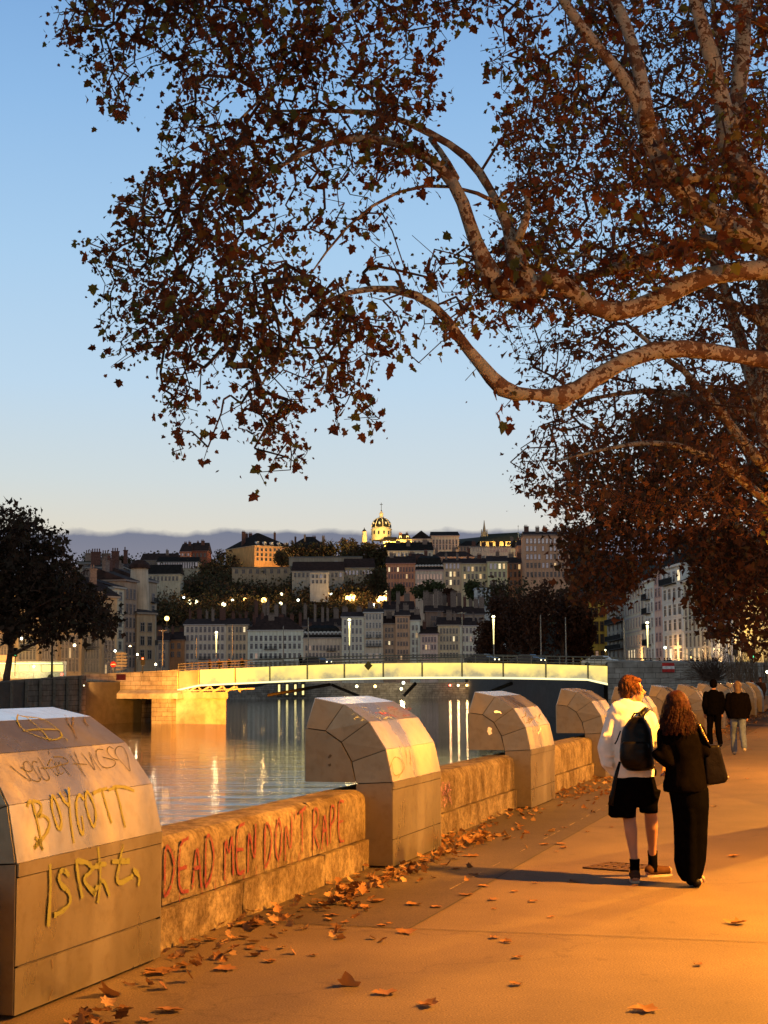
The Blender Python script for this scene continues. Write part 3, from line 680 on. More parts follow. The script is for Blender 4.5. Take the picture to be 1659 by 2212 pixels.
b_ = MB(); b_.tube([A(x, y, DM - d) for x, y, d in ((490, 660, .22), (462, 735, .23), (445, 765, .23))], .006, 6); b_.build('zip_pull', nylon, bp, True)

# --- the woman in black
DW = 13.3
wom = thing('person', 'woman in black coat and trousers with wavy auburn hair holding the man by his arm', 'person', ground(*zp(1050, 1875)))
b_ = MB(); hw = A(935, 470, DW); head(b_, hw, Vector((-.25, .97, 0)), .95)
b_.cap(A(940, 540, DW), A(950, 620, DW), .05, .06)
lo(b_, [(850, 1060, 640, .09, 0), (820, 1110, 700, .11, 0), (860, 1110, 900, .1, 0), (870, 1150, 1080, .13, 0), (880, 1160, 1150, .13, 0)], DW)
b_.cap(A(970, 1150, DW), A(1010, 1500, DW), .085, .06); b_.cap(A(1010, 1500, DW), A(1030, 1800, DW), .055, .035)
b_.cap(A(1080, 1150, DW), A(1085, 1500, DW + .1), .085, .06); b_.cap(A(1085, 1500, DW + .1), A(1080, 1790, DW + .15), .055, .035)
b_.cap(A(850, 670, DW), A(815, 850, DW - .05), .045, .038); wv = A(772, 855, DW - .06); b_.cap(A(815, 850, DW - .05), wv, .038, .026); hand(b_, wv, A(748, 835, DW + .03) - wv, 1, Vector((0, .2, 1)), .9)
wv2 = A(1140, 950, DW + .16); b_.cap(A(1120, 680, DW), A(1165, 850, DW), .045, .036); b_.cap(A(1165, 850, DW), wv2, .034, .024); hand(b_, wv2, Vector((-.2, .5, -.6)), 1, Vector((-1, 0, 0)), .9)
for x, y, D in ((1035, 1850, DW - .03), (1080, 1845, DW + .14)):
    g_ = ground(*zp(x, y)); g_.z = .045; g_.y = D; b_.cap(g_ + Vector((0, 0, 0)), g_ + Vector((.02, .15, -.01)), .035, .03)
o = b_.build('body', skin, wom); bake(o, .009, 3)
b_ = MB()
lo(b_, [(880, 1030, 600, .085, 0), (830, 1090, 640, .12, 0), (800, 1130, 690, .135, 0), (825, 1135, 800, .14, 0), (845, 1150, 900, .14, 0), (840, 1165, 1000, .155, 0), (828, 1178, 1090, .17, 0), (832, 1178, 1145, .17, 0)], DW)
b_.cap(A(835, 680, DW), A(835, 800, DW - .05), .062, .06); b_.cap(A(865, 900, DW - .07), A(772, 845, DW - .06), .062, .042)
b_.cap(A(835, 800, DW - .05), A(865, 890, DW - .07), .06, .062)
b_.cap(A(1100, 665, DW), A(1160, 830, DW - .02), .068, .062); b_.cap(A(1160, 830, DW - .02), A(1150, 940, DW + .12), .06, .045)
o = b_.build('coat', black2, wom); bake(o, .012, 3, (.007, 8, .6))
b_ = MB()
lo(b_, [(870, 1180, 1110, .155, 0), (895, 1184, 1250, .16, 0), (915, 1184, 1400, .155, .02), (925, 1180, 1550, .15, .03), (925, 1172, 1700, .15, .04), (945, 1150, 1790, .14, .04), (985, 1125, 1852, .12, .03)], DW)
b_.cap(A(1045, 1300, DW - .12), A(1050, 1840, DW - .08), .045, .05)
o = b_.build('trousers', black, wom); bake(o, .012, 3, (.01, 6, .35))
for x, y, dx, dd in ((1045, 1855, .03, 0), (1088, 1850, .02, .17)):
    g_ = ground(*zp(x, y)); g_.z = 0; g_.y = DW - .06 + dd; b_ = MB(); b_.cap(g_ + Vector((-.03, -.02, .042)), g_ + Vector((dx, .17, .035)), .04, .034, 12)
    s_ = b_.build('shoe', leather, wom); bake(s_, .012, 2)
    for v in s_.data.vertices: v.co.z = max(v.co.z, .003)
b_ = MB(); b_.ball(hw + Vector((0, -.02, .03)), (.105, .115, .115), 18, 12)
for k in range(60):
    a = rnd.uniform(math.pi * 1.0, math.pi * 2.0); p = hw + Vector((math.cos(a) * .085, math.sin(a) * .09, rnd.uniform(.0, .05)))
    sp = 1.25 + rnd.uniform(-.1, .35); L_ = rnd.uniform(.20, .28); pts = []
    for i in range(6):
        t = i / 5; pts.append(hw + Vector((math.cos(a) * (.08 + .042 * t * sp) + .010 * math.sin(t * 5 + k), math.sin(a) * (.09 + .05 * t) + .008 * math.cos(t * 5 + k * 2), .03 - L_ * t)))
    b_.tube(pts, [.026, .028, .027, .024, .02, .009], 6)
o = b_.build('hair', hair_r, wom); bake(o, .010, 3, (.005, 24, .12))
b_ = MB()
for k in range(300):
    a = rnd.uniform(math.pi * .95, math.pi * 2.05); L_ = rnd.uniform(.18, .30); pts = []; s0 = rnd.uniform(.6, 1.5); ph = rnd.uniform(0, 6)
    for i in range(7):
        t = i / 6; pts.append(hw + Vector((math.cos(a) * (.092 + .06 * t * s0) + .009 * math.sin(t * 6 + ph), math.sin(a) * (.105 + .07 * t) + .008 * math.cos(t * 6 + ph), .055 - L_ * t)))
    hairlock(b_, pts, .003, .001, 4)
b_.build('hair_strands', hair_r, o)
bag = thing('handbag', 'large black leather handbag hanging from the shoulder of the woman in black', 'handbag', A(1240, 1080, DW - .03))
b_ = MB()
P0 = [A(1135, 775, DW), A(1268, 770, DW), A(1335, 1020, DW), A(1320, 1065, DW), A(1185, 1092, DW), A(1160, 1085, DW)]
b_.prism([p + Vector((0, -.06, 0)) for p in P0], (0, .13, 0)); o = b_.build('bag_body', leather, bag); bake(o, .012, 5, (.004, 7, 1))
b_ = MB(); b_.tube([A(x, y, DW - d) for x, y, d in ((1110, 625, .05), (1135, 680, .09), (1175, 745, .08), (1200, 790, .05))], .013, 8); b_.build('strap', leather, bag, True)
b_ = MB()
for i in range(9):
    t = i / 8; b_.ball(A(1118 + 62 * t, 618 + 125 * t, DW - .085), .0085, 8, 5)
for p in ((1322, 1052), (1338, 1030)): b_.ball(A(*p, DW - .02), .014, 8, 6)
b_.build('metal_chain', plain('brass', (.7, .5, .2), .3, 1), bag, True)

# --- walkers further off: a body grown as one skin from a posed skeleton, clothes over it
def walker(px, D, h, yaw, label, top, bot, hairm, stride=.25, puffy=1.0, fwd_=0, group=None, voxel=.016, cap_=None, longcoat=False, wide=1.0, foot_px=None, bake_it=True):
    g_ = at(px, 1470, D); g_.z = 0 if fwd_ == 0 else fwd_
    t = thing('person', label, 'person', g_, yaw, group); s = h / 1.75
    def V(x, y, z): return Vector((x * s, y * s, z * s))
    st = stride
    hips = [V(-.09, 0, .92), V(.09, 0, .92)]; kn = [V(-.095, st * .45, .50), V(.09, -st * .10, .49)]; an = [V(-.09, st * .5, .08), V(.085, -st * .85, .09 + st * .25)]
    m_ = MB(); head(m_, V(0, 0, 1.62), Vector((0, 1, 0)), s); m_.cap(V(0, 0, 1.52), V(0, 0, 1.42), .055 * s, .06 * s)
    m_.loft([(0, 0, z * s, a * s, b * s) for z, a, b in ((1.45, .10, .08), (1.38, .17, .10), (1.2, .17, .11), (1.02, .145, .10), (.9, .165, .115), (.84, .14, .10))], 16)
    arms = []
    for k, sd in ((0, -1), (1, 1)):
        sh_ = V(.19 * sd, 0, 1.38); elb = V(.235 * sd, -.03, 1.10); wri = V(.21 * sd, .10, .90); arms.append((sh_, elb, wri))
        m_.cap(sh_, elb, .05 * s, .04 * s, 10); m_.cap(elb, wri, .04 * s, .027 * s, 10)
        if voxel < .02: hand(m_, wri, V(-.02 * sd, .25, -.8), 1, V(-sd, .3, 0), s)
        m_.cap(hips[k], kn[k], .085 * s, .055 * s, 10); m_.cap(kn[k], an[k], .052 * s, .036 * s, 10); m_.cap(an[k] - V(0, .02, .03), an[k] + V(0, .15, -.045), .036 * s, .03 * s, 8)
    def fin(nm, m_, mt, vx, sm=2, dp=None):
        o = lpart(nm, m_, mt, t, True)
        if bake_it: bake(o, vx, sm, dp)
        return o
    fin('body', m_, skin, max(voxel * .7, .009))
    m_ = MB(); w_ = wide
    bt = .62 if longcoat else .86
    m_.loft([(0, 0, z * s, a * s * w_, b * s * puffy) for z, a, b in ((1.49, .075, .075), (1.44, .13, .11), (1.37, .195, .13), (1.2, .205, .155), (1.02, .20, .155), (.93, .20, .15), (bt, .195, .145))], 20)
    for sh_, elb, wri in arms: m_.cap(sh_, elb, .075 * s * w_, .07 * s * puffy, 10); m_.cap(elb, wri, .068 * s * puffy, .042 * s, 10)
    fin('jacket', m_, top, voxel, 2, (.012, 6, .7))
    m_ = MB(); m_.loft([(0, 0, .98 * s, .155 * s, .12 * s), (0, 0, .84 * s, .17 * s, .13 * s)], 16)
    for k in (0, 1): m_.cap(hips[k], kn[k], .10 * s, .078 * s, 10); m_.cap(kn[k], an[k] + V(0, 0, .02), .078 * s, .07 * s, 10)
    fin('trousers', m_, bot, voxel, 2, (.01, 7, .5))
    for k in (0, 1):
        m_ = MB(); m_.cap(an[k] - V(0, .03, .035), an[k] + V(0, .16, -.045), .047 * s, .036 * s, 10); fin('shoe', m_, sole if bot is denim else leather, voxel, 1)
    m_ = MB(); m_.ball(V(0, -.025, 1.64), (.10 * s, .118 * s, .118 * s), 14, 9)
    if not cap_: m_.cap(V(0, -.05, 1.6), V(0, -.07, 1.44), .09 * s, .07 * s)
    fin('hair' if not cap_ else 'cap', m_, hairm, voxel, 1)
    return t
hair_bl = plain('fair_hair', (.07, .045, .03), .6, var=.4, scale=20, bmp=.5)
walker(1540.5, 38.6, 1.74, R(-2), 'man walking away in dark cap, black jacket and black trousers', black, black, black2, .28, 1.1, cap_=True)
walker(1592, 35.9, 1.70, R(-6), 'woman walking away in blue jeans and puffy black jacket with fair hair', black2, denim, hair_bl, .36, 1.35, wide=1.28)
walker(1642, 83, 1.84, R(160), 'tall dark figure in a long coat standing at the far end of the promenade', cloth('brown_coat', (.05, .03, .02)), black, hair_b, .06, 1.2, longcoat=True, voxel=.03, wide=1.15)
walker(1624, 84.5, 1.66, R(200), 'smaller dark figure facing the tall one at the far end of the promenade', black, black, hair_b, .05, 1.1, voxel=.03)

# drain grate
gt = thing('drain_grate', 'rusty rectangular drain grate set in the path by the man in shorts', 'drain grate', ground(*zp(375, 1740)))
iron = plain('rusty_iron', (.06, .035, .02), .8, .3, var=.5, scale=20)
c0, c1, c2, c3 = [ground(*zp(*p)) for p in ((188, 1752), (248, 1700), (600, 1722), (555, 1780))]
e1 = (c3 - c0).normalized(); e2 = (c1 - c0)
wdt = (c3 - c0).length; dep = .52; e2 = Vector((-e1.y, e1.x, 0))
m = MB(); fr = lambda a, b_: c0 + e1 * a + e2 * b_ + Vector((0, 0, 0))
def bar(mb, a0, a1, b0, b1, z0, z1): mb.prism([fr(a0, b0) + Vector((0, 0, z0)), fr(a1, b0) + Vector((0, 0, z0)), fr(a1, b1) + Vector((0, 0, z0)), fr(a0, b1) + Vector((0, 0, z0))], (0, 0, z1 - z0))
bar(m, 0, wdt, 0, .03, .001, .016); bar(m, 0, wdt, dep - .03, dep, .001, .016); bar(m, 0, .03, .03, dep - .03, .001, .016); bar(m, wdt - .03, wdt, .03, dep - .03, .001, .016)
m.build('frame', iron, gt)
m = MB(); k = .03
while k < wdt - .04: bar(m, k + .035, k + .075, .03, dep - .03, .002, .013); k += .085
bar(m, .03, wdt - .03, dep / 2 - .02, dep / 2 + .02, .003, .0145)
m.build('bars', iron, gt)
m = MB(); bar(m, .03, wdt - .03, .03, dep - .03, .0006, .0015); m.build('pit_shade_sheet', plain('pit_shade', (.004, .003, .002), .95), gt)  # thin black sheet painted as the shade between the bars, no real hollow
# ------------------------------------------------------------------ the bridge
PRB = at(1314, 1470, 185); PLB = at(385, 1470, 218)
bd = Vector((PLB.x - PRB.x, PLB.y - PRB.y, 0)); BL = bd.length; bdn = bd.normalized(); bnn = Vector((bdn.y, -bdn.x, 0))     # bnn points upstream, away from the camera or towards it
if bnn.y > 0: bnn = -bnn                                    # bnn: towards the camera
def Bpt(px, py):                                               # point of the bridge's near face at a photo column and row
    return on_plane(px, py, Vector((PRB.x, PRB.y, 0)), bnn)
def bt(px):                                                   # distance along the bridge from the right end
    p = Bpt(px, 1450); return (Vector((p.x, p.y, 0)) - Vector((PRB.x, PRB.y, 0))).dot(bdn)
conc = plain('concrete', (.42, .38, .33), .9, var=.25, scale=.8, bmp=.3); dk = plain('dark_steel', (.05, .045, .04), .6, .3); rail_m = plain('rail_steel', (.28, .25, .18), .45, .5)
br = thing('road_bridge', 'long low road bridge with glowing yellow glass side panels over the river', 'bridge', (PRB.x, PRB.y, WZ))
topY = [(385, 1450), (430, 1447), (508, 1443.5), (583, 1440), (664, 1437), (744, 1434.5), (828, 1433), (912, 1432), (998, 1432), (1087, 1433), (1179, 1435), (1270, 1437.5), (1314, 1439)]
botY = [(385, 1489), (430, 1479), (508, 1475), (583, 1471.5), (664, 1468), (744, 1465), (828, 1463), (912, 1462), (998, 1462), (1087, 1462.5), (1179, 1464), (1270, 1466), (1314, 1476)]
top = [Bpt(*p) for p in topY]; bot = [Bpt(*p) for p in botY]
def glow_mat():
    m_, n, b = newmat('backlit_glass'); x = noise_node(n, .5, 3, 'Object', (1, 1, 1.2)); 
    tcn = n.nodes.new('ShaderNodeTexCoord'); sp = n.nodes.new('ShaderNodeSeparateXYZ'); n.links.new(tcn.outputs['UV'], sp.inputs[0])
    r = n.nodes.new('ShaderNodeValToRGB'); r.color_ramp.elements[0].position = .0; r.color_ramp.elements[0].color = (.42, .34, .17, 1)
    r.color_ramp.elements[1].position = .95; r.color_ramp.elements[1].color = (1.4, 1.02, .2, 1); e = r.color_ramp.elements.new(.45); e.color = (1.0, .75, .2, 1)
    ad = n.nodes.new('ShaderNodeMath'); ad.operation = 'MULTIPLY_ADD'; ad.inputs[1].default_value = 2.0; n.links.new(x.outputs[0], ad.inputs[0]); 
    sb_ = n.nodes.new('ShaderNodeMath'); sb_.operation = 'SUBTRACT'; sb_.inputs[1].default_value = .95; n.links.new(sp.outputs[1], sb_.inputs[0]); n.links.new(sb_.outputs[0], ad.inputs[2])
    n.links.new(ad.outputs[0], r.inputs[0]); n.links.new(r.outputs[0], b.inputs['Emission Color']); b.inputs['Emission Strength'].default_value = .95
    b.inputs['Base Color'].default_value = (.25, .24, .2, 1); b.inputs['Roughness'].default_value = .3; return m_
glow = glow_mat(); strip_m = emit('light_strip', (1.0, .88, .42), 1.6)
dim = plain('unlit_glass', (.30, .29, .24), .4, var=.2, scale=.3)
for i in range(len(top) - 1):
    a, b2, c, d = top[i], top[i + 1], bot[i + 1], bot[i]; e = (b2 - a).normalized() * .12
    me = bpy.data.meshes.new('glass_panel'); vs = [a + e, b2 - e, c - e, d + e]; off = -bnn * .1
    me.from_pydata([tuple(v) for v in vs] + [tuple(v + off) for v in vs], [], [(0, 1, 2, 3), (7, 6, 5, 4), (0, 4, 5, 1), (1, 5, 6, 2), (2, 6, 7, 3), (3, 7, 4, 0)])
    uv = me.uv_layers.new(name='UVMap'); h_ = [1, 1, 0, 0]
    for l in me.loops: k = l.vertex_index % 4; uv.data[l.index].uv = (k in (1, 2), h_[k])
    me.materials.append(dim if i == 0 else glow); o = link('glass_panel', me, br)
m = MB()
for a, d in zip(top, bot): m = MB(); m.tube([a + bnn * .1, d + bnn * .1], .07, 6); m.build('panel_post', plain('panel_frame_metal', (.45, .40, .22), .5, .3), br)
m = MB()
for a, b2 in list(zip(bot, bot[1:])): m.tube([a + bnn * .14 - Vector((0, 0, .12)), b2 + bnn * .14 - Vector((0, 0, .12))], .12, 6)
m.build('light_strip', strip_m, br)
m = MB()
BW = 17.0
for i in range(len(top) - 1):
    a, b2, c, d = top[i], top[i + 1], bot[i + 1], bot[i]
    m.prism([a - bnn * .3 - Vector((0, 0, .25)), b2 - bnn * .3 - Vector((0, 0, .25)), c - bnn * .3 + Vector((0, 0, .0)), d - bnn * .3 + Vector((0, 0, .0))], -bnn * BW)
m.build('deck', dk, br)
m = MB()
for dz in (.25, .62, 1.0):
    for off in (0.0, -BW): m.tube([p + bnn * off + Vector((0, 0, dz)) for p in top], .045 if dz < 1 else .075, 6)
for i in range(len(top) - 1):
    for k in range(3):
        p = top[i].lerp(top[i + 1], k / 3); m.tube([p, p + Vector((0, 0, 1.0))], .04, 5)
        p = p - bnn * BW; m.tube([p, p + Vector((0, 0, 1.0))], .04, 5)
m.build('railing', rail_m, br)
# underside girders and raking struts
m = MB()
for j in range(4):
    o_ = -bnn * (1.5 + j * 4.6)
    for (x0, y0, x1, y1) in ((660, 1479, 524, 1503), (664, 1480, 723, 1505), (848, 1476, 822, 1504), (1060, 1476, 985, 1506)):
        if j == 1: m = MB(); m.tube([Bpt(x0, y0) + o_, Bpt(x1, y1) + o_ * 1.0], .22, 6); m.build('raking_strut', dk, br)
# left pier of smooth concrete with steel truss head
m = MB(); pa, pb = bt(376), bt(484)
def Bw(t, off, z): return Vector((PRB.x, PRB.y, 0)) + bdn * t + bnn * off + Vector((0, 0, z))
zt = Bpt(420, 1509).z
m.prism([Bw(pb, -.5, WZ - 2), Bw(pa, -.5, WZ - 2), Bw(pa, -.5, WZ - 2) + Vector((-2.6, 15, 0)), Bw(pb, -.5, WZ - 2) + Vector((-2.6, 15, 0))], (0, 0, zt - WZ + 2)); m.build('pier', conc, br)
m = MB(); m.prism([Bw(pb - .6, -.1, zt), Bw(pa + .3, -.1, zt), Bw(pa + .3, -.1, zt) + Vector((-2.6, 15, 0)), Bw(pb - .6, -.1, zt) + Vector((-2.6, 15, 0))], (0, 0, .9)); m.build('pier_cap', conc, br)
m = MB()
z1_ = Bpt(430, 1483).z
for k in range(5):
    t0_ = pa - k * (pa - pb) / 4; m.tube([Bw(t0_, -.4, zt + .9), Bw(t0_ - 1.6, -.4, z1_)], .16, 5); m.tube([Bw(t0_ - 1.6, -.6, z1_), Bw(t0_ - 2.4, -.6, zt + .9)], .12, 5)
m.tube([Bw(pa, -.3, zt + 1), Bw(pb - 5, -.3, z1_ - .3)], .12, 5)
m.build('truss_head', plain('painted_truss', (.55, .50, .42), .6), br)
# diamond navigation sign
ds = thing('navigation_sign', 'dark yellow diamond sign on the lit side of the bridge', 'sign', Bpt(798.6, 1446) + bnn * .3)
c = Bpt(798.6, 1438) + bnn * .34; q = .62
m = MB(); m.prism([c + Vector((0, 0, q)), c + bdn * q, c - Vector((0, 0, q)), c - bdn * q], bnn * .06); m.build('plate', plain('olive_plate', (.22, .15, .02), .6), ds)
m = MB(); m.tube([c + bnn * -.02 + bdn * .5, c - bnn * .25 + bdn * .5], .04, 6); m.tube([c + bnn * -.02 - bdn * .5, c - bnn * .25 - bdn * .5], .04, 6); m.build('bracket', dk, ds)
# lights that wash the left pier and the stone abutment
spot(at(350, 1506, 207), at(354, 1545, 217), (1, .40, .05), 7000, 110); spot(at(432, 1499, 203), at(430, 1548, 215), (1, .29, .008), 34000, 120)
spot(at(206, 1489, 213), at(222, 1466, 217), (1, .45, .10), 3500, 80, .2); spot(at(352, 1507, 211), at(352, 1490, 217), (1, .5, .1), 4500, 90, .2)

# stone abutments and quay walls
def ashlar(name, ca, cb, sx_, sy_, mortar=.12):
    m_, n, b = newmat(name); t = n.nodes.new('ShaderNodeTexCoord'); mp_ = n.nodes.new('ShaderNodeMapping'); n.links.new(t.outputs['UV'], mp_.inputs[0])
    k = n.nodes.new('ShaderNodeTexBrick'); k.inputs['Scale'].default_value = 1; k.inputs['Brick Width'].default_value = sx_; k.inputs['Row Height'].default_value = sy_; k.inputs['Mortar Size'].default_value = mortar * sy_ * .5
    k.inputs['Color1'].default_value = (*ca, 1); k.inputs['Color2'].default_value = (*cb, 1); k.inputs['Mortar'].default_value = (.06, .05, .04, 1); k.offset = .5; k.squash = .8; k.squash_frequency = 3
    n.links.new(mp_.outputs[0], k.inputs[0]); x = noise_node(n, .8, 6); r = ramp_node(n, x.outputs[0], (.5, .48, .45), (1.1, 1.1, 1.1), .3, .65)
    n.links.new(mixc(n, .9, k.outputs[0], r.outputs[0], 'MULTIPLY'), b.inputs['Base Color']); b.inputs['Roughness'].default_value = .9; b.inputs['Specular IOR Level'].default_value = .1
    bump(n, b, k.outputs['Fac'], -.4, .05); return m_
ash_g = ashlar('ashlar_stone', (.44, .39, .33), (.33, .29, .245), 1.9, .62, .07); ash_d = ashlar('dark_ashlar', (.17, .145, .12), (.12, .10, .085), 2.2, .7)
def wallseg(name, P, Qp, z0, z1, th, mat, parent=None, z1b=None):
    """upright wall from P to Qp with metre UVs on its faces"""
    P = Vector((P.x, P.y, 0)); Qp = Vector((Qp.x, Qp.y, 0)); d = (Qp - P).normalized(); n_ = Vector((-d.y, d.x, 0)); L_ = (Qp - P).length
    if z1b is None: z1b = z1
    vs = [P + Vector((0, 0, z0)), Qp + Vector((0, 0, z0)), Qp + Vector((0, 0, z1b)), P + Vector((0, 0, z1))]; vs += [v + n_ * th for v in vs]
    me = bpy.data.meshes.new(name); me.from_pydata([tuple(v) for v in vs], [], [(0, 1, 2, 3), (5, 4, 7, 6), (3, 2, 6, 7), (0, 3, 7, 4), (1, 5, 6, 2), (0, 4, 5, 1)])
    uv = me.uv_layers.new(name='UVMap')
    for l in me.loops: v = vs[l.vertex_index]; uv.data[l.index].uv = ((v - P).dot(d) + (v - P).dot(n_), v.z)
    me.materials.append(mat); return link(name, me, parent)
# right abutment
ra = thing('stone_abutment', 'pale block-stone abutment wall at the right end of the bridge', 'abutment', (PRB.x, PRB.y, 0))
zr = Bpt(1320, 1430).z; pR1 = at(1760, 1470, 172)
wallseg('parapet_face', PRB + bnn * .2, pR1, -1.2, zr, 17, ash_g, ra, at(1760, 1437, 172).z)
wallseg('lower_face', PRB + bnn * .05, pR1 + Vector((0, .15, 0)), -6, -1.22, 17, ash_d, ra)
m = MB(); d_ = (Vector((pR1.x, pR1.y, 0)) - Vector((PRB.x, PRB.y, 0))).normalized()
m.tube([Vector((PRB.x, PRB.y, zr + .06)) + bnn * .1, Vector((pR1.x, pR1.y, at(1760, 1437, 172).z + .06)) - Vector((0, .1, 0))], .18, 4); m.build('coping', conc, ra)
def no_entry(px, py, D, wpx, hpx, label, bar_c):
    t = thing('sign', label, 'sign', at(px, py, D)); k = D / FPX; c = at(px, py, D) ; W2, H2 = wpx * k / 2, hpx * k / 2
    m_ = MB(); m_.box(c, (W2 * 2, .08, H2 * 2)); m_.build('plate', plain('sign_red', (.55, .02, .015), .5), t)
    m_ = MB(); m_.box(c - Vector((0, .06, 0)), (W2 * 1.94, .03, H2 * .62)); m_.build('white_bar', plain('sign_white', (.8, .78, .75), .5), t); return t
sgn_d = (on_plane(1443, 1440, Vector((PRB.x, PRB.y, 0)) + bnn * .2, Vector((pR1.y - PRB.y, PRB.x - pR1.x, 0)))).y
no_entry(*z4(869, 1366), sgn_d - .35, 26.5, 20, 'red sign with white bar on the right abutment wall', 0)
# left abutment: stone parapet, ledge, pier
la = thing('stone_abutment', 'block-stone abutment left of the bridge with a ledge lit orange', 'abutment', (PLB.x, PLB.y, 0))
pl0 = Bpt(186, 1470); tP = bt(186)
zlt, zlt2 = Bpt(385, 1447).z, Bpt(190, 1457).z; zb = Bpt(300, 1491).z
wallseg('parapet_face', Bw(tP, .25, 0), Bw(BL + .02, .25, 0), zb, zlt2, 8, ash_g, la, zlt)
m = MB(); zc_ = Bpt(300, 1507).z
m.prism([Bw(tP, .3, zb), Bw(BL - .8, .3, zb), Bw(BL - .8, 1.1, zc_ + .6), Bw(tP, 1.1, zc_ + .6)], (0, 0, -.35)); 
m.prism([Bw(tP, 1.15, zc_ + .55), Bw(BL - .8, 1.15, zc_ + .55), Bw(BL - .8, 1.15, zc_ - .15), Bw(tP, 1.15, zc_ - .15)], -bnn * 7.5); m.build('ledge', conc, la)
p1, p2 = bt(334), bt(375.5); zpier = Bpt(350, 1507).z - .1
wallseg('stone_pier', Bw(p1, .6, 0), Bw(p2, .6, 0), WZ - 2, zpier, 8, ash_g, la)
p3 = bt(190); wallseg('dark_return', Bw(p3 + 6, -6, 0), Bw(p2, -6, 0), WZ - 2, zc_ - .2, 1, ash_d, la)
m = MB(); m.prism([Bw(p1 + .05, -8, WZ - 2), Bw(p1 + 30, -8, WZ - 2), Bw(p1 + 30, -12, WZ - 2), Bw(p1 + .05, -12, WZ - 2)], (0, 0, 6)); m.build('back_wall', ash_d, la)
m = MB(); 
m.box(at(*zl(1040, 690), 211), (1.3, .1, .8)); sg = tag(m.build('sign', plain('faded_red', (.14, .02, .015), .6)), 'faded red sign on the left abutment wall', 'sign')
# left quay wall with buttresses
lq = thing('quay_wall', 'dark buttressed quay wall on the left bank', 'quay wall', at(0, 1470, 188))
A0 = at(-60, 1470, 186); A1 = at(186, 1470, 213)
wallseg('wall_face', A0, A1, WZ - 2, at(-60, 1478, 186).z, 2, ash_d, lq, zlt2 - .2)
m = MB()
for k in range(6):
    p = A0.lerp(A1, .32 + k * .125); z_ = at(-60, 1478, 186).z + (zlt2 - .2 - at(-60, 1478, 186).z) * (.32 + k * .125)
    m.box((p.x, p.y - .3, z_ / 2 - 1.2), (.35, .6, z_ + 2.3), R(20))
m.build('buttresses', plain('dark_concrete', (.15, .12, .09), .9), lq)
# raised streets behind, far quay, hill
street_m = asphalt('street_asphalt', (.06, .055, .05))
zs_r = zr - 1.05
m = MB(); m.prism([PRB - bnn * 1 + Vector((0, 0, 0)), Vector((260, 172, 0)), Vector((320, 420, 0)), Vector((25, 420, 0)), Vector((34, 300, 0))], (0, 0, 0)); 
m = MB()
def slab(name, pts, ztop, zbot=-7, mat=street_m, kind='structure'):
    mb = MB(); mb.prism([Vector((p[0], p[1], zbot)) for p in pts], (0, 0, ztop - zbot)); return tag(mb.build(name, mat), kind=kind)
slab('right_bank_street', [(PRB.x + 2, 203), (pR1.x + 4, 191), (420, 160), (420, 640), (30, 640), (26, 420), (24, 300)], zs_r)
slab('left_bank_street', [(A0.x - 400, 160), (A0.x + 1, A0.y + 2), (A1.x, A1.y + 2), (Bw(p1, 0, 0).x - 2, Bw(p1, -14, 0).y), (-42, 300), (-75, 480), (-420, 560)], zlt2 - 1.1)
far_z = at(800, 1481, 520).z
slab('far_quay_path', [(-420, 535), (-60, 520), (30, 515), (140, 520), (140, 620), (-420, 640)], far_z)
ash_f = ashlar('far_ashlar', (.34, .30, .26), (.24, .21, .18), 2.2, .7)
fq = thing('quay_wall', 'long dark stone quay wall along the far bank under the bridge', 'quay wall', (0, 515, 0))
wallseg('wall_face', Vector((-420, 534, 0)), Vector((-60, 519, 0)), WZ - 2, far_z + .9, 1.0, ash_f, fq); wallseg('wall_face', Vector((-60, 519, 0)), Vector((30, 514, 0)), WZ - 2, far_z + .9, 1.0, ash_f, fq); wallseg('wall_face', Vector((30, 514, 0)), Vector((140, 519, 0)), WZ - 2, far_z + .9, 1.0, ash_f, fq)

RIDGE = [(-260, 52), (-190, 58), (-150, 63), (-100, 66), (-60, 66), (-20, 72), (40, 82), (90, 84), (140, 70), (200, 60), (300, 50)]
def hill_z(x, y):
    xs = x * 850 / max(y, 500)
    r_ = RIDGE[0][1]
    for (a, h0_), (b2, h1_) in zip(RIDGE, RIDGE[1:]):
        if a <= xs <= b2: r_ = h0_ + (h1_ - h0_) * (xs - a) / (b2 - a)
    if xs > RIDGE[-1][0]: r_ = RIDGE[-1][1]
    t = min(1, max(0, (y - 590) / 260)); t = t * t * (3 - 2 * t) * .35 + t * .65
    return max(far_z - .3, 1.2 + (r_ - 3) * t + 2.0 * mnoise.noise(Vector((x * .02, y * .02, 0))) * t)
earth = plain('hill_earth', (.035, .032, .018), .95, var=.5, scale=.06, bmp=.4)
m = MB(); nx, ny = 90, 56; vs = []
for j in range(ny):
    for i in range(nx):
        x = -620 + i * 13.5; y = 560 + j * 13.0; vs.append((x, y, hill_z(x, y)))
m.add(vs, [(j * nx + i, j * nx + i + 1, (j + 1) * nx + i + 1, (j + 1) * nx + i) for j in range(ny - 1) for i in range(nx - 1)])
tag(m.build('wooded_hill', earth, None, True), kind='structure')
def on_hill(px, py, h=0, d0=600, d1=1000):
    D = d0
    while D < d1:
        p = at(px, py, D)
        if p.z <= hill_z(p.x, p.y) + h: return p, D
        D += 4
    return at(px, py, d1), d1
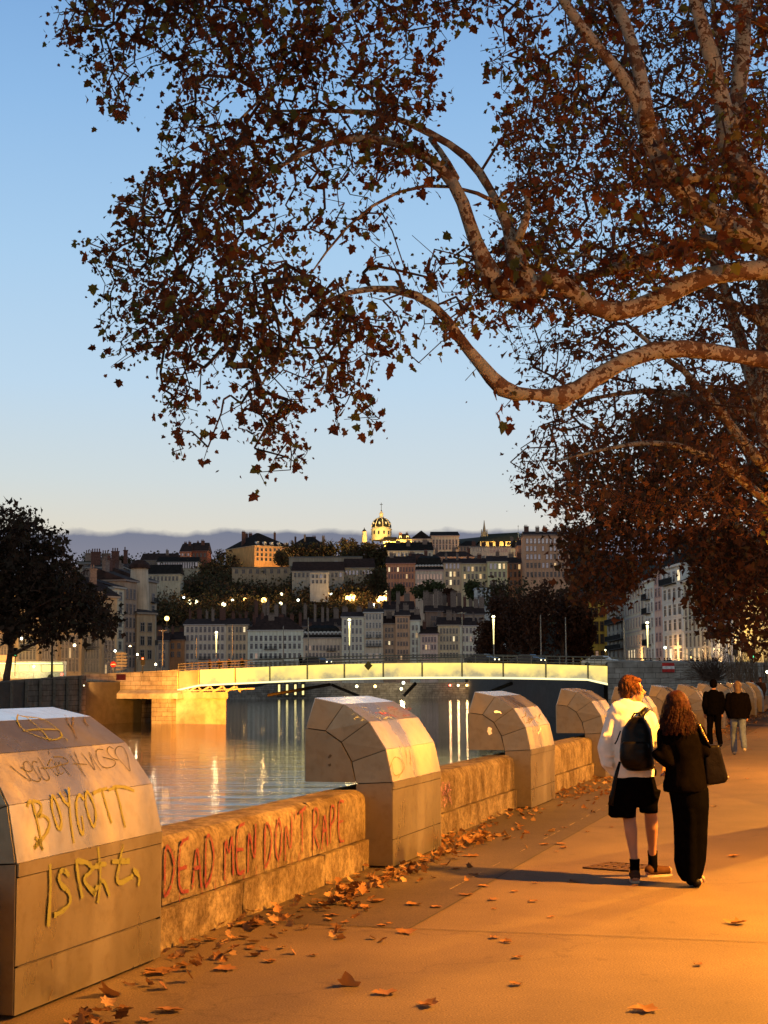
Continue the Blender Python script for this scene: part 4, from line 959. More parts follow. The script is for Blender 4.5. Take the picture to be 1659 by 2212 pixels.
# ------------------------------------------------------------------ buildings
glass_d = plain('dark_window_glass', (.02, .022, .028), .12, 0, .2, 1, spec=.8)
glass_sky = plain('sky_reflecting_glass', (.5, .55, .65), .08, .9, .1, 1)
glass_lit = emit('lit_window', (1.0, .62, .24), .9); glass_lit2 = emit('bright_lit_window', (1.0, .78, .42), 1.3); glass_dim = emit('dim_lit_window', (1.0, .55, .3), .28)
GL = {'d': glass_d, 's': glass_sky, 'l': glass_lit, 'b': glass_lit2, 'm': glass_dim}
shut = plain('grey_shutters', (.16, .155, .16), .8); iron_b = plain('balcony_iron', (.012, .012, .014), .6)
surr = {}
def surround(c):
    k = tuple(round(x, 2) for x in c)
    if k not in surr: surr[k] = plain('surround_%d' % len(surr), k, .85, var=.1)
    return surr[k]
_win = {}
def win_mesh(w_, h_, kind, sc_, arched=False, shutters=False):
    key = (round(w_, 1), round(h_, 1), kind, tuple(sc_), arched, shutters)
    if key in _win: return _win[key]
    w2 = w_ / 2; fr_ = .16; m = MB()
    m.mat(0); m.bx(-w2 - fr_, -w2, -.10, .02, -h_ / 2, h_ / 2 + fr_); m.bx(w2, w2 + fr_, -.10, .02, -h_ / 2, h_ / 2 + fr_); m.bx(-w2, w2, -.10, .02, h_ / 2, h_ / 2 + fr_)
    m.bx(-w2 - fr_ - .05, w2 + fr_ + .05, -.20, .02, -h_ / 2 - .14, -h_ / 2)
    if arched:
        n_ = 8; m.prism([(w2 * 1.3 * math.cos(math.pi * i / n_), -.11, h_ / 2 + fr_ + w2 * .9 * math.sin(math.pi * i / n_)) for i in range(n_ + 1)], (0, .12, 0))
    m.mat(1); m.bx(-w2, w2, -.045, .0, -h_ / 2, h_ / 2)
    m.mat(0); m.bx(-.04, .04, -.075, -.046, -h_ / 2, h_ / 2); m.bx(-w2, -.045, -.07, -.046, h_ * .18, h_ * .18 + .07); m.bx(.045, w2, -.07, -.046, h_ * .18, h_ * .18 + .07)
    if shutters:
        m.mat(2); m.bx(-w2 - fr_ - w2 * .9, -w2 - fr_ - .02, -.13, .0, -h_ / 2, h_ / 2); m.bx(w2 + fr_ + .02, w2 + fr_ + w2 * .9, -.13, .0, -h_ / 2, h_ / 2)
    me = m.mesh('window', [surround(sc_), GL[kind], shut]); _win[key] = me; return me
roof_red = plain('dark_red_tile', (.045, .024, .019), .95, var=.4, scale=.8, bmp=.4); roof_sl = plain('slate_roof', (.028, .024, .022), .95, var=.3, scale=.8, bmp=.3, spec=.05); roof_gr = plain('green_grey_roof', (.035, .045, .035), .9, var=.3, scale=.8)
chim_m = plain('chimney_render', (.22, .16, .13), .9, var=.3); chim_r = plain('chimney_brick', (.13, .06, .045), .9, var=.3)
ROOFM = {'r': roof_red, 's': roof_sl, 'g': roof_gr}
_wn = [0]
def wallmat(c):
    k = 'facade_render_%02d_%02d_%02d' % tuple(int(x * 100) for x in c)
    if k in _mc: return _mc[k]
    m_, n, b = newmat(k); x = noise_node(n, .35, 6, rough=.7); y = noise_node(n, 1, 4, 'Object', (1.5, 1.5, .15))
    r = ramp_node(n, x.outputs[0], [min(.8, k_ * (2.0, 1.8, 1.5)[i_]) for i_, k_ in enumerate(c)], [min(.85, k_ * (2.6, 2.35, 1.95)[i_]) for i_, k_ in enumerate(c)]); r2 = ramp_node(n, y.outputs[0], (.72, .7, .68), (1, 1, 1), .38, .6)
    n.links.new(mixc(n, .8, r.outputs[0], r2.outputs[0], 'MULTIPLY'), b.inputs['Base Color']); b.inputs['Roughness'].default_value = .92; b.inputs['Specular IOR Level'].default_value = .15
    _mc[k] = m_; return m_
def bldg(label, cv, xl, xr, ytop, ybase, D, rows, cols, col, roof='r', rh=3.0, depth=13, Dr=None, lit={}, ww=None, wh=None, sc_=None, ch=3, drop=6, cat='building', name='apartment_building',
         shutters=False, bal=(), band=(), hip=False, ridge_in=0, skip=(), dflt='d', dormers=0, arched=False, chm=None, margin=.5, chh=2.2, side_rows=None, group=None):
    a, b_ = cv(xl, ybase), cv(xr, ybase); Dr = Dr or D
    A_ = at(*a, D); B_ = at(*b_, Dr); zt_ = at(*cv(xl, ytop), D).z
    d = Vector((B_.x - A_.x, B_.y - A_.y, 0)); w_ = d.length; rz = math.atan2(d.y, d.x); z0 = A_.z; h = zt_ - z0
    t = thing(name, label, cat, (A_.x, A_.y, z0), rz, group)
    wm = wallmat(col); sc_ = sc_ or tuple(min(.8, x * 1.25 + .04) for x in col)
    m = MB(); m.bx(0, w_, 0, depth, -drop, h); lpart('wall', m, wm, t)
    m = MB(); m.bx(-.35, w_ + .35, -.45, depth + .35, h + .003, h + .35)
    for by in band:
        z = at(*cv(xl, by), D).z - z0; m.bx(-.04, w_ + .04, -.10, .0, z - .12, z + .12)
    lpart('cornice', m, surround(sc_), t)
    rm = ROOFM[roof[0]]; e = .5; zr_ = h + .36
    rp = MB(); k = rh * 1.2 if hip else ridge_in
    if roof.endswith('m'):          # mansard
        q = [(-.1, -.2), (w_ + .1, -.2), (w_ + .1, depth + .1), (-.1, depth + .1)]; s2 = 1.2
        vs = [(x, y, zr_) for x, y in q] + [(min(max(x, s2), w_ - s2), min(max(y, s2), depth - s2), zr_ + rh) for x, y in q] + [(w_ * .2, depth / 2, zr_ + rh + 1.2), (w_ * .8, depth / 2, zr_ + rh + 1.2)]
        rp.add(vs, [(3, 2, 1, 0), (0, 1, 5, 4), (1, 2, 6, 5), (2, 3, 7, 6), (3, 0, 4, 7), (4, 5, 9, 8), (6, 7, 8, 9), (5, 6, 9), (7, 4, 8)])
    elif roof.endswith('f'):        # flat
        rp.bx(0.1, w_ - .1, .1, depth - .1, zr_, zr_ + .3)
    elif roof.endswith('g'):        # gable end towards the front
        vs = [(-e, -e, zr_), (w_ + e, -e, zr_), (w_ + e, depth + e, zr_), (-e, depth + e, zr_), (w_ / 2, -e, zr_ + rh), (w_ / 2, depth + e, zr_ + rh)]
        rp.add(vs, [(3, 2, 1, 0), (0, 4, 5, 3), (1, 2, 5, 4), (2, 3, 5)]); rp.add(vs, [(0, 1, 4)])
    else:
        vs = [(-e, -e, zr_), (w_ + e, -e, zr_), (w_ + e, depth + e, zr_), (-e, depth + e, zr_), (k, depth / 2, zr_ + rh), (w_ - k, depth / 2, zr_ + rh)]
        rp.add(vs, [(3, 2, 1, 0), (0, 1, 5, 4), (1, 2, 5), (2, 3, 4, 5), (3, 0, 4)])
    ro = lpart('roof', rp, rm, t)
    for i in range(ch):
        x = w_ * (i + .5 + rnd.uniform(-.25, .25)) / ch; y = rnd.uniform(.25, .75) * depth; hh = rh * .7 + rnd.uniform(.8, 1.2) * chh
        m = MB(); cwid = rnd.uniform(.8, 2.2); m.bx(x - cwid / 2, x + cwid / 2, y - .35, y + .35, zr_, zr_ + hh); m.bx(x - cwid / 2 - .1, x + cwid / 2 + .1, y - .45, y + .45, zr_ + hh + .003, zr_ + hh + .2)
        for j in range(int(cwid / .5)): m.tube([(x - cwid / 2 + .25 + j * .5, y, zr_ + hh + .2), (x - cwid / 2 + .25 + j * .5, y, zr_ + hh + .9)], .13, 6)
        c_ = lpart('chimney', m, chm or (chim_m if rnd.random() < .6 else chim_r), ro)
    zs = [at(*cv(xl, r_), D).z - z0 for r_ in rows]
    sp = (w_ - 2 * margin) / cols; gap = abs(zs[0] - zs[1]) if len(zs) > 1 else 3.2
    ww = ww or min(1.35, sp * .47); wh = wh or min(2.2, gap * .62)
    nwin = 0
    for ri, z in enumerate(zs):
        for ci in range(cols):
            if (ri, ci) in skip or nwin >= 100: continue
            nwin += 1; kd = lit.get((ri, ci), lit.get(ri, dflt))
            if isinstance(kd, str) and len(kd) > 1: kd = kd[ci % len(kd)]
            o = bpy.data.objects.new('window', win_mesh(ww, wh, kd, sc_, arched and ri == 0, shutters)); C.objects.link(o); o.parent = t
            o.location = (margin + sp * (ci + .5), -.012, z)
    if side_rows:                   # windows on the right-hand end wall
        n_s, rws = side_rows
        for z in [zs[i] for i in rws]:
            for ci in range(n_s):
                o = bpy.data.objects.new('window', win_mesh(ww, wh, dflt, sc_)); C.objects.link(o); o.parent = t; o.location = (w_ + .012, depth * (ci + .5) / n_s, z); o.rotation_euler = (0, 0, math.pi / 2)
    for (ri, c0_, c1_) in bal:
        z = zs[ri] - wh / 2 - .35; x0, x1 = margin + sp * (c0_ + .1), margin + sp * (c1_ + .9); m = MB(); m.bx(x0, x1, -.8, -.02, z, z + .12)
        for x in np.arange(x0 + .05, x1, .22): m.bx(x, x + .05, -.78, -.73, z + .12, z + 1.0)
        m.bx(x0, x1, -.80, -.72, z + 1.0, z + 1.07); lpart('balcony', m, iron_b, t)
    for i in range(dormers):
        x = w_ * (i + .5) / dormers; m = MB(); m.bx(x - .65, x + .65, .25, 2.6, zr_ + .1, zr_ + 1.75)
        n_ = 8; m.prism([(x + .7 * math.cos(math.pi * q_ / n_), .2, zr_ + 1.75 + .5 * math.sin(math.pi * q_ / n_)) for q_ in range(n_ + 1)], (0, 2.2, 0))
        dm = lpart('dormer', m, surround((.6, .58, .56)), ro); m = MB(); m.bx(x - .42, x + .42, .19, .25, zr_ + .3, zr_ + 1.6); lpart('pane', m, GL[dflt], dm)
    return t
G1, G2 = 'riverside houses across the river', 'tall houses up the slope'
DA = 548
pk, tn, wt, br_, gy = (.36, .30, .28), (.33, .26, .20), (.46, .42, .39), (.26, .19, .155), (.33, .31, .31)
ra_rows = [878, 932, 992, 1052]
bldg('pinkish grey four-row riverside house, leftmost of the far bank row', z2, 205, 480, 850, 1150, DA, ra_rows + [1105], 9, pk, rh=2.2, ch=5, chh=3.5, bal=((3, 3, 5),))
bldg('tan riverside house with a small lit attic window, beside the pinkish grey one', z2, 481, 621, 850, 1150, DA, ra_rows + [1105], 5, tn, rh=2.4, ch=3, lit={(0, 4): 'b'})
bldg('wide white riverside house with balconies under a dark red roof', z2, 622, 985, 887, 1150, DA, [935, 987, 1050, 1105], 11, wt, rh=5, ch=6, bal=((1, 3, 5), (2, 2, 6)), band=(962, 1018), hip=True, lit={(2, 1): 'm'})
bldg('low pink riverside house with a row of white arched dormers', z2, 986, 1237, 937, 1150, DA, [998, 1048, 1105], 10, (.36, .29, .26), roof='sm', rh=3.4, ch=3, dormers=10, bal=((0, 6, 8),), lit={(0, 1): 'm'})
bldg('tall narrow white-banded riverside house right of the arched dormers', z2, 1238, 1383, 800, 1150, DA - 2, [832, 887, 943, 995, 1050, 1105], 5, (.42, .36, .34), rh=2, ch=2, band=(860, 915, 970, 1022), sc_=(.62, .58, .55))
bldg('tall white-trimmed riverside house with dark iron balconies', z2, 1384, 1508, 770, 1150, DA - 2, [795, 850, 910, 967, 1052, 1105], 5, (.30, .27, .25), rh=1.6, ch=2, sc_=(.66, .63, .6), bal=((2, 0, 1), (2, 3, 4), (3, 0, 4)), lit={4: 'dmdmd'}, band=(822,))
bldg('brown three-bay riverside house with one lit window', z3, 202, 290, 1030, 1350, DA, [1070, 1112, 1165, 1225, 1280], 3, br_, rh=3, ch=1, lit={(2, 1): 'b'})
bldg('orange-brown riverside house with five rows of windows', z3, 291, 395, 970, 1350, DA - 1, [1000, 1045, 1105, 1170, 1230, 1270], 4, (.30, .20, .15), rh=2.2, ch=2, lit={(5, 1): 'l'})
bldg('white riverside house with bare side wall beside the orange-brown house', z3, 396, 470, 1005, 1350, DA, [1055, 1110, 1160, 1215, 1262], 2, wt, rh=3, ch=1, lit={(1, 1): 'l'})
bldg('pink low riverside house with a lit window at mid row', z3, 471, 600, 1105, 1350, DA - 1, [1140, 1195, 1262], 5, (.42, .29, .28), rh=2.6, ch=2, lit={(1, 1): 'l', (1, 2): 'm'})
bldg('beige riverside house with string courses and small bright window', z3, 601, 760, 1040, 1350, DA, [1078, 1135, 1195, 1255], 6, (.36, .29, .22), rh=3, ch=3, band=(1108, 1165), lit={(1, 4): 'b', (0, 2): 'd'})
bldg('rosy white riverside house at the right end of the far row beside dark trees', z3, 761, 890, 1045, 1350, DA, [1075, 1135, 1205, 1262], 4, (.43, .36, .34), rh=3, ch=2, lit={(1, 2): 'm'})
# second line of walls and roofs behind the riverside row
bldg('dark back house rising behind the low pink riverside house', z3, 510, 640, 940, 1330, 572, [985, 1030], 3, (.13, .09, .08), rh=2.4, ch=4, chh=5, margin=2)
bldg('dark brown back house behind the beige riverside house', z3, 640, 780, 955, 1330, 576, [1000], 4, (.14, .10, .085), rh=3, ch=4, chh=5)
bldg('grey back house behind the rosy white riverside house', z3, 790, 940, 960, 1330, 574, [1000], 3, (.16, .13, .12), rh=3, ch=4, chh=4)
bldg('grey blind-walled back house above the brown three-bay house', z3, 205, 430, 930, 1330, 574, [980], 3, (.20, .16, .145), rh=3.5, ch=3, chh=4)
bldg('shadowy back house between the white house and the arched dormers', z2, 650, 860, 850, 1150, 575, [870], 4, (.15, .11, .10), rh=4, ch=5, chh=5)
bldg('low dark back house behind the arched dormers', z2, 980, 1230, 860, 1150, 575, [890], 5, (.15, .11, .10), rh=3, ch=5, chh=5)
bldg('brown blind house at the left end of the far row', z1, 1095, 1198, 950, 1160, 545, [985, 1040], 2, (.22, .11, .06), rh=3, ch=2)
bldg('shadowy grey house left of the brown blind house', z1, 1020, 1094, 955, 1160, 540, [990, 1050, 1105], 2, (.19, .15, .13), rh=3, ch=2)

# slope houses
def hb(cv, x, y): return on_hill(*cv(x, y), 0, 600, 900)[1]
DB = 655
bldg('salmon red house up the slope with three rows of shuttered windows', z3, 226, 434, 592, 800, DB, [632, 682, 742], 9, (.42, .17, .11), rh=3.5, ch=3, lit={(0, 0): 'b', (0, 3): 'b', (1, 6): 'l'}, drop=14, band=(660,))
bldg('pale pink house up the slope under a slate mansard', z3, 435, 640, 640, 800, DB, [685, 745], 8, (.46, .30, .27), roof='sm', rh=5.2, ch=3, dormers=9, drop=14, dflt='m')
bldg('tan house up the slope with a row of sky-reflecting attic windows', z3, 641, 770, 590, 800, DB, [607, 665, 725], 4, (.38, .27, .20), rh=2.5, ch=2, lit={0: 's', (1, 1): 'b', (1, 2): 'l', (2, 1): 'b'}, drop=14)
bldg('beige house up the slope with scattered warm windows', z3, 771, 960, 592, 800, DB, [628, 682, 740], 6, (.40, .31, .22), rh=2.6, ch=2, lit={(0, 1): 's', (0, 2): 'l', (1, 0): 'l', (1, 4): 'l'}, drop=14)
bldg('cream corner house up the slope with four rows and yellow-lit top windows', z3, 961, 1104, 578, 800, DB - 3, [608, 668, 732], 4, (.46, .36, .25), rh=3, ch=1, lit={0: 'ssbl'}, drop=14, side_rows=(2, (0, 1)), depth=17)
bldg('brown house tucked behind the cream corner house', z3, 1106, 1215, 590, 800, DB + 14, [612, 668, 730], 3, (.27, .15, .10), rh=3, ch=2, drop=14, lit={(0, 2): 'l'})
bldg('small blue-grey house below the slope houses', z3, 870, 1088, 772, 940, 610, [790, 832, 890], 6, (.40, .43, .47), roof='gf', rh=.5, ch=1, drop=16, dflt='d', sc_=(.55, .57, .6))
bldg('large plain brown block of many pale windows, upper right of the slope', z3, 1228, 1560, 385, 740, DB - 12, [425, 480, 540, 602, 668], 11, (.30, .185, .135), rh=2, ch=5, lit={0: 's', 1: 's', 2: 'ssssdssdssd', 3: 'ddddssdlddd'}, drop=14, sc_=(.36, .25, .2), skip={(1, 3), (2, 4), (1, 5)})
bldg('long grey house high on the slope with a row of bright windows', z3, 236, 560, 500, 610, 720, [497 + 28, 560], 11, (.34, .33, .30), rh=4.5, ch=3, lit={0: 'ddssdssdsdd', 1: 'ssdsdssssdd'}, drop=14, roof='s')
bldg('dark-roofed house behind the salmon red house', z3, 330, 560, 575, 640, 700, [568 + 22], 6, (.26, .15, .12), rh=3.8, ch=2, lit={0: 'sssssd'}, drop=8, hip=True)
bldg('wide dark red roofed house behind the tan slope house', z3, 560, 860, 545, 640, 705, [565], 7, (.24, .17, .15), rh=3, ch=3, drop=8, dflt='d', lit={(0, 5): 's'}, hip=True)
g9 = bldg('big pinkish gabled block beside the domed church', z3, 408, 548, 412, 520, 800, [432, 462], 4, (.46, .33, .28), roof='sg', rh=4.2, ch=0, drop=10, depth=60, dflt='d', lit={1: 'dddd'}, side_rows=None)
bldg('long pink wing with tall windows under a dark roof, right of the gabled end', z3, 549, 752, 390, 520, 803, [432, 470], 8, (.44, .30, .26), roof='s', rh=3.2, ch=0, drop=10, wh=2.4, depth=24, hip=False)
bldg('low house with a hipped slate roof between the gabled block and the chapel', z3, 752, 900, 466, 540, 760, [480], 6, (.22, .15, .12), roof='s', rh=3, ch=0, drop=10, hip=True)
wt_ = bldg('grey wall-like building with large faded pink letters along its top', z3, 838, 1128, 472, 600, 730, [548], 5, (.30, .27, .25), roof='sf', rh=.5, ch=5, drop=10, lit={(0, 3): 's'}, chm=chim_r)
m = MB()
p0 = wt_.location; x = 0
def plw(x, z):
    q = at(*z3(978, 507), 730); return Vector((q.x + x, q.y - .06, q.z + z * 2.1))
text_strokes(m, 'ERKUX', plw, 1.75, Vector((0, -1, 0)), .38)
o = m.build('painted_lettering', plain('faded_pink_paint', (.52, .33, .30), .9), wt_, fix=False)
m = MB()
def plw2(x, z):
    q = at(*z3(848, 500), 730); return Vector((q.x + x, q.y - .06, q.z + z * 1.9))
text_strokes(m, 'YUSL', plw2, 1.75, Vector((0, -1, 0)), .28); m.build('painted_lettering', plain('faded_grey_paint', (.36, .30, .28), .9), wt_, fix=False)
bldg('narrow pale house right of the painted wall', z3, 1128, 1180, 480, 600, 735, [520], 2, (.42, .36, .32), rh=4, ch=1, drop=10, roof='sg')
bldg('dark brown house between the painted wall and the large brown block', z3, 1180, 1228, 462, 640, 700, [500, 560], 2, (.22, .13, .10), rh=3, ch=2, drop=12, lit={(1, 1): 'd'})

# hill-top buildings on the left
man_ = bldg('old mansion on the hill with a tall dark hipped roof, its wall lit golden', z2, 667, 900, 330, 445, 830, [352, 385, 415], 8, (.34, .20, .09), roof='s', rh=8.5, ch=5, chh=2.5, depth=34, Dr=842, hip=True, drop=8, sc_=(.6, .45, .28), dormers=5, chm=chim_r)
bldg('long dark wing of the old mansion stretching behind the trees', z2, 880, 1150, 350, 445, 846, [385], 8, (.12, .08, .06), roof='s', rh=8, ch=4, chh=2, depth=36, hip=True, drop=8)
bldg('low dark annex at the left end of the mansion', z2, 627, 668, 360, 445, 838, [390], 2, (.28, .2, .14), roof='s', rh=3.5, ch=1, depth=20, drop=8)
ar = bldg('long grey terrace wall of white half-round arched windows on the hill', z2, 892, 1370, 408, 475, 780, [460], 1, (.17, .155, .14), roof='gf', rh=.4, ch=0, drop=8, ww=.3, wh=.3, depth=8)
for k in range(7):
    c_ = at(*z2(932 + k * 67, 466 - k * 3.4), 779.7); r_ = 1.5; M_ = MB(); n_ = 12
    M_.mat(0); M_.prism([(c_.x + (r_ + .25) * math.cos(math.pi * i / n_), c_.y - .1, c_.z + (r_ + .25) * math.sin(math.pi * i / n_)) for i in range(n_ + 1)], (0, .3, 0))
    M_.mat(1); M_.prism([(c_.x + r_ * math.cos(math.pi * i / n_), c_.y - .2, c_.z + .08 + r_ * math.sin(math.pi * i / n_)) for i in range(n_ + 1)], (0, .1, 0))
    M_.mat(0)
    for a_ in (45, 90, 135): M_.prism([(c_.x + .1 * math.cos(R(a_)) - .06, c_.y - .3, c_.z + .1), (c_.x + .1 * math.cos(R(a_)) + .06, c_.y - .3, c_.z + .1), (c_.x + r_ * math.cos(R(a_)) + .06, c_.y - .3, c_.z + r_ * math.sin(R(a_))), (c_.x + r_ * math.cos(R(a_)) - .06, c_.y - .3, c_.z + r_ * math.sin(R(a_)))], (0, .08, 0))
    M_.build('arched_window', [surround((.5, .5, .48)), glass_sky if k not in (0, 2) else glass_d], ar)
bldg('long pale building under a dark red roof below the arched terrace', z2, 912, 1250, 500, 560, 740, [522], 12, (.17, .18, .19), roof='r', rh=5, ch=0, drop=8, lit={0: 'ddddddddddds'}, depth=14)
bldg('right wing of the long pale building with bright square windows', z2, 1250, 1450, 478, 545, 745, [506], 8, (.18, .18, .17), roof='r', rh=5, ch=0, drop=8, lit={0: 'ssssdsss'}, depth=14)
bldg('small white flat-roofed block below the long pale building', z2, 1030, 1148, 508, 585, 715, [530, 565], 4, (.24, .26, .29), roof='gf', rh=.5, ch=0, drop=8, dflt='d', lit={(0, 2): 's'})
bldg('brown retaining building under the left part of the terrace', z2, 520, 900, 478, 520, 760, [498], 8, (.19, .16, .13), roof='gf', rh=.4, ch=0, drop=8)
bldg('small red brick house standing alone on the ridge with lit windows', z2, 181, 250, 372, 440, 815, [388, 412], 3, (.36, .15, .10), roof='r', rh=5, ch=2, drop=8, depth=20, lit={0: 'sds', 1: 'dsd'}, chm=chim_r)
bldg('darker right half of the red brick house on the ridge', z2, 251, 360, 366, 440, 818, [392], 4, (.14, .055, .04), roof='r', rh=5, ch=2, drop=8, depth=18, chm=chim_r)
bldg('long building with a row of white windows on the left part of the ridge', z2, 30, 298, 440, 488, 790, [458], 16, (.19, .18, .16), roof='s', rh=3, ch=0, drop=10, dflt='s', ww=1.6, wh=3)
bldg('low long dark-roofed building left of the red brick house', z2, -75, 160, 428, 480, 800, [450], 9, (.14, .12, .11), roof='r', rh=4, ch=1, drop=10)
bldg('grey industrial shed with a pale roof band on the left slope', z2, -30, 180, 520, 570, 735, [545], 8, (.20, .21, .20), roof='s', rh=5, ch=0, drop=10)

# domed church
gold_stone = plain('floodlit_stone', (.62, .52, .34), .85, var=.12, scale=.3); lead = plain('lead_dome', (.014, .016, .014), .7, .2, var=.3, scale=.3)
ch = thing('domed_church', 'floodlit yellow domed church on the hilltop with a ribbed dome, lantern and cross', 'church', at(*z3(188, 395), 830))
c = at(*z3(188, 395), 830); K = 830 / FPX / 1.82279 * (900 / 1659); cz = lambda Y: at(*z3(188, Y), 830).z
def ring(mb, r0, z0, r1, z1, n=24, c_=None): c_ = c_ or c; mb.loft([(c_.x, c_.y, z0, r0, r0), (c_.x, c_.y, z1, r1, r1)], n)
m = MB(); RD = 73 * K; ring(m, RD, cz(420), RD, cz(345)); ring(m, RD + .35, cz(345), RD + .35, cz(338)); ring(m, RD * .95, cz(338), RD * .93, cz(327)); m.build('drum', gold_stone, ch)
m = MB()
for k in range(12):
    a = 2 * math.pi * (k + .5) / 12; p = Vector((c.x + math.cos(a) * RD, c.y + math.sin(a) * RD, 0)); 
    m.box((p.x, p.y, cz(368)), (.3, .8, 1.9), a)
m.build('drum_window', glass_d, ch)
m = MB(); DR = 70 * K; rings = []
for i in range(11):
    t = i / 10; a = t * math.pi / 2; rings.append((c.x, c.y, cz(327) + (cz(256) - cz(327)) * math.sin(a), max(DR * math.cos(a) ** .85, 1.1), max(DR * math.cos(a) ** .85, 1.1)))
m.loft(rings, 32); m.build('dome', lead, ch, True)
m = MB()
for k in range(8):
    a = 2 * math.pi * (k + .2) / 8; pts = []
    for i in range(10):
        t = i / 9 * .96; e = t * math.pi / 2; rr_ = max(DR * math.cos(e) ** .85, 1.1) + .1; pts.append((c.x + math.cos(a) * rr_, c.y + math.sin(a) * rr_, cz(327) + (cz(256) - cz(327)) * math.sin(e)))
    m.tube(pts, .22, 6)
m.build('dome_rib', gold_stone, ch)
m = MB()
for k in range(8):
    a = 2 * math.pi * (k + .7) / 8; e = .42; rr_ = DR * math.cos(e) ** .85; z_ = cz(327) + (cz(256) - cz(327)) * math.sin(e); m = MB(); m.ball((c.x + math.cos(a) * rr_, c.y + math.sin(a) * rr_, z_), (.55, .55, .7), 10, 6); m.build('oculus', plain('pale_stone_trim', (.75, .72, .62), .8), ch)
m = MB(); ring(m, 19 * K, cz(262), 19 * K, cz(252)); ring(m, 14 * K, cz(252), 13 * K, cz(228)); ring(m, 16 * K, cz(228), 16 * K, cz(224)); ring(m, 12 * K, cz(224), 3 * K, cz(204)); m.build('lantern', gold_stone, ch)
m = MB(); m.box((c.x, c.y, cz(178)), (.26, .26, cz(145) - cz(208))); m.box((c.x, c.y, cz(159)), (1.6, .26, .26)); m.ball((c.x, c.y, cz(204)), .35); m.build('cross', dk, ch)
m = MB(); cc_ = at(*z3(64, 400), 826)
for r0, y0, r1, y1 in ((19 * K, 440, 19 * K, 388), (15 * K, 388, 15 * K, 362), (18 * K, 362, 16 * K, 358)): ring(m, r0, cz(y0), r1, cz(y1), 12, cc_)
m.build('side_turret', gold_stone, ch)
m = MB(); m.loft([(cc_.x, cc_.y, cz(358), 15 * K, 15 * K), (cc_.x, cc_.y, cz(350), 12 * K, 12 * K), (cc_.x, cc_.y, cz(342), 3 * K, 3 * K), (cc_.x, cc_.y, cz(332), .2, .2)], 12); m.build('turret_cap', lead, ch)
bldg('church nave with dark roof below the dome, eaves lit yellow', z3, 205, 300, 432, 480, 812, [452], 4, (.62, .46, .26), roof='s', rh=3, ch=0, drop=8, cat='building', name='church_nave', depth=16)
bldg('lit presbytery with two bright dormers right of the dome', z3, 300, 405, 420, 480, 810, [438, 460], 4, (.66, .52, .30), roof='sm', rh=2.5, ch=2, drop=8, name='presbytery', dormers=2)
for px_, py_, d_, pw_ in ((150, 410, 806, 52000), (225, 410, 806, 52000), (64, 430, 812, 12000), (350, 455, 800, 22000), (250, 460, 800, 14000)): point(at(*z3(px_, py_), d_), (1, .58, .12), pw_ * .38, .6)
point(at(*z3(188, 300), 806), (1, .72, .35), 2500, .6); point(at(*z3(190, 243), 824), (1, .66, .25), 900, .4)
# mansion wall light
for px_, pw_ in ((720, 12000), (800, 16000), (860, 14000)): point(at(*z2(px_, 425), 818), (1, .55, .18), pw_ * .32, .5)
# chapel with spire
cp = thing('chapel', 'long chapel with dark steep roof, floodlit walls and a thin gothic spire', 'church', at(*z3(1060, 460), 800))
def czp(X, Y, D=800): return at(*z3(X, Y), D)
m = MB(); a, b_ = czp(905, 500), czp(1190, 500); zt_ = czp(900, 428).z; m.bx(a.x, b_.x, 800, 816, a.z - 10, zt_); 
a2, b2 = czp(1190, 500), czp(1228, 500); m.prism([(a2.x + .01, 800.2, a.z - 10), (b2.x - 1, 804, a.z - 10), (b2.x, 808, a.z - 10), (b2.x - 1, 812, a.z - 10), (a2.x + .01, 815.8, a.z - 10)], (0, 0, zt_ - a.z + 10)); m.build('wall', gold_stone, cp)
m = MB(); zr2 = czp(1060, 352).z; zl_ = czp(920, 366).z
m.add([(a.x - 1, 799, zt_), (b_.x, 799, zt_), (b_.x, 817, zt_), (a.x - 1, 817, zt_), (a.x + 1.2, 808, zl_), (b_.x, 808, zr2)], [(3, 2, 1, 0), (0, 1, 5, 4), (1, 2, 5), (2, 3, 4, 5), (3, 0, 4)])
m.add([(b_.x + .01, 799, zt_ + .02), (b2.x + .5, 803, zt_ + .02), (b2.x + 1.5, 808, zt_ + .02), (b2.x + .5, 813, zt_ + .02), (b_.x + .01, 817, zt_ + .02), (b_.x + .01, 808, zr2)], [(0, 1, 5), (1, 2, 5), (2, 3, 5), (3, 4, 5), (4, 3, 2, 1, 0)])
m.build('roof', roof_gr, cp)
m = MB()
for x1, y1 in ((b2.x + .5, 803), (b2.x + 1.5, 808), (b_.x, 799)): m.tube([(x1, y1, zt_ + .1), (b_.x + .02, 808, zr2 + .1)], .28, 5)
m.build('roof_ribs', plain('zinc_ridge', (.35, .4, .38), .5), cp)
m = MB(); p = czp(940, 380); m.box((p.x, 806, czp(940, 375).z), (1.9, 1.9, czp(940, 345).z - czp(940, 400).z)); m.loft([(p.x, 806, czp(940, 345).z, .9, .9), (p.x, 806, czp(940, 310).z, .5, .5), (p.x, 806, czp(940, 264).z, .1, .1)], 8)
for dx, dy in ((-1.4, -1.4), (1.4, -1.4), (-1.4, 1.4), (1.4, 1.4)): m.loft([(p.x + dx, 806 + dy, czp(940, 395).z, .3, .3), (p.x + dx, 806 + dy, czp(940, 355).z, .25, .25), (p.x + dx, 806 + dy, czp(940, 330).z, .05, .05)], 6)
m.build('spire', plain('grey_stone_spire', (.22, .21, .19), .85), cp)
m = MB(); q = czp(1190, 320); m.box((q.x, 808, q.z), (.15, .15, 3.2)); m.box((q.x, 808, q.z + 1), (.8, .15, .15)); m.build('roof_cross', dk, cp)
m = MB()
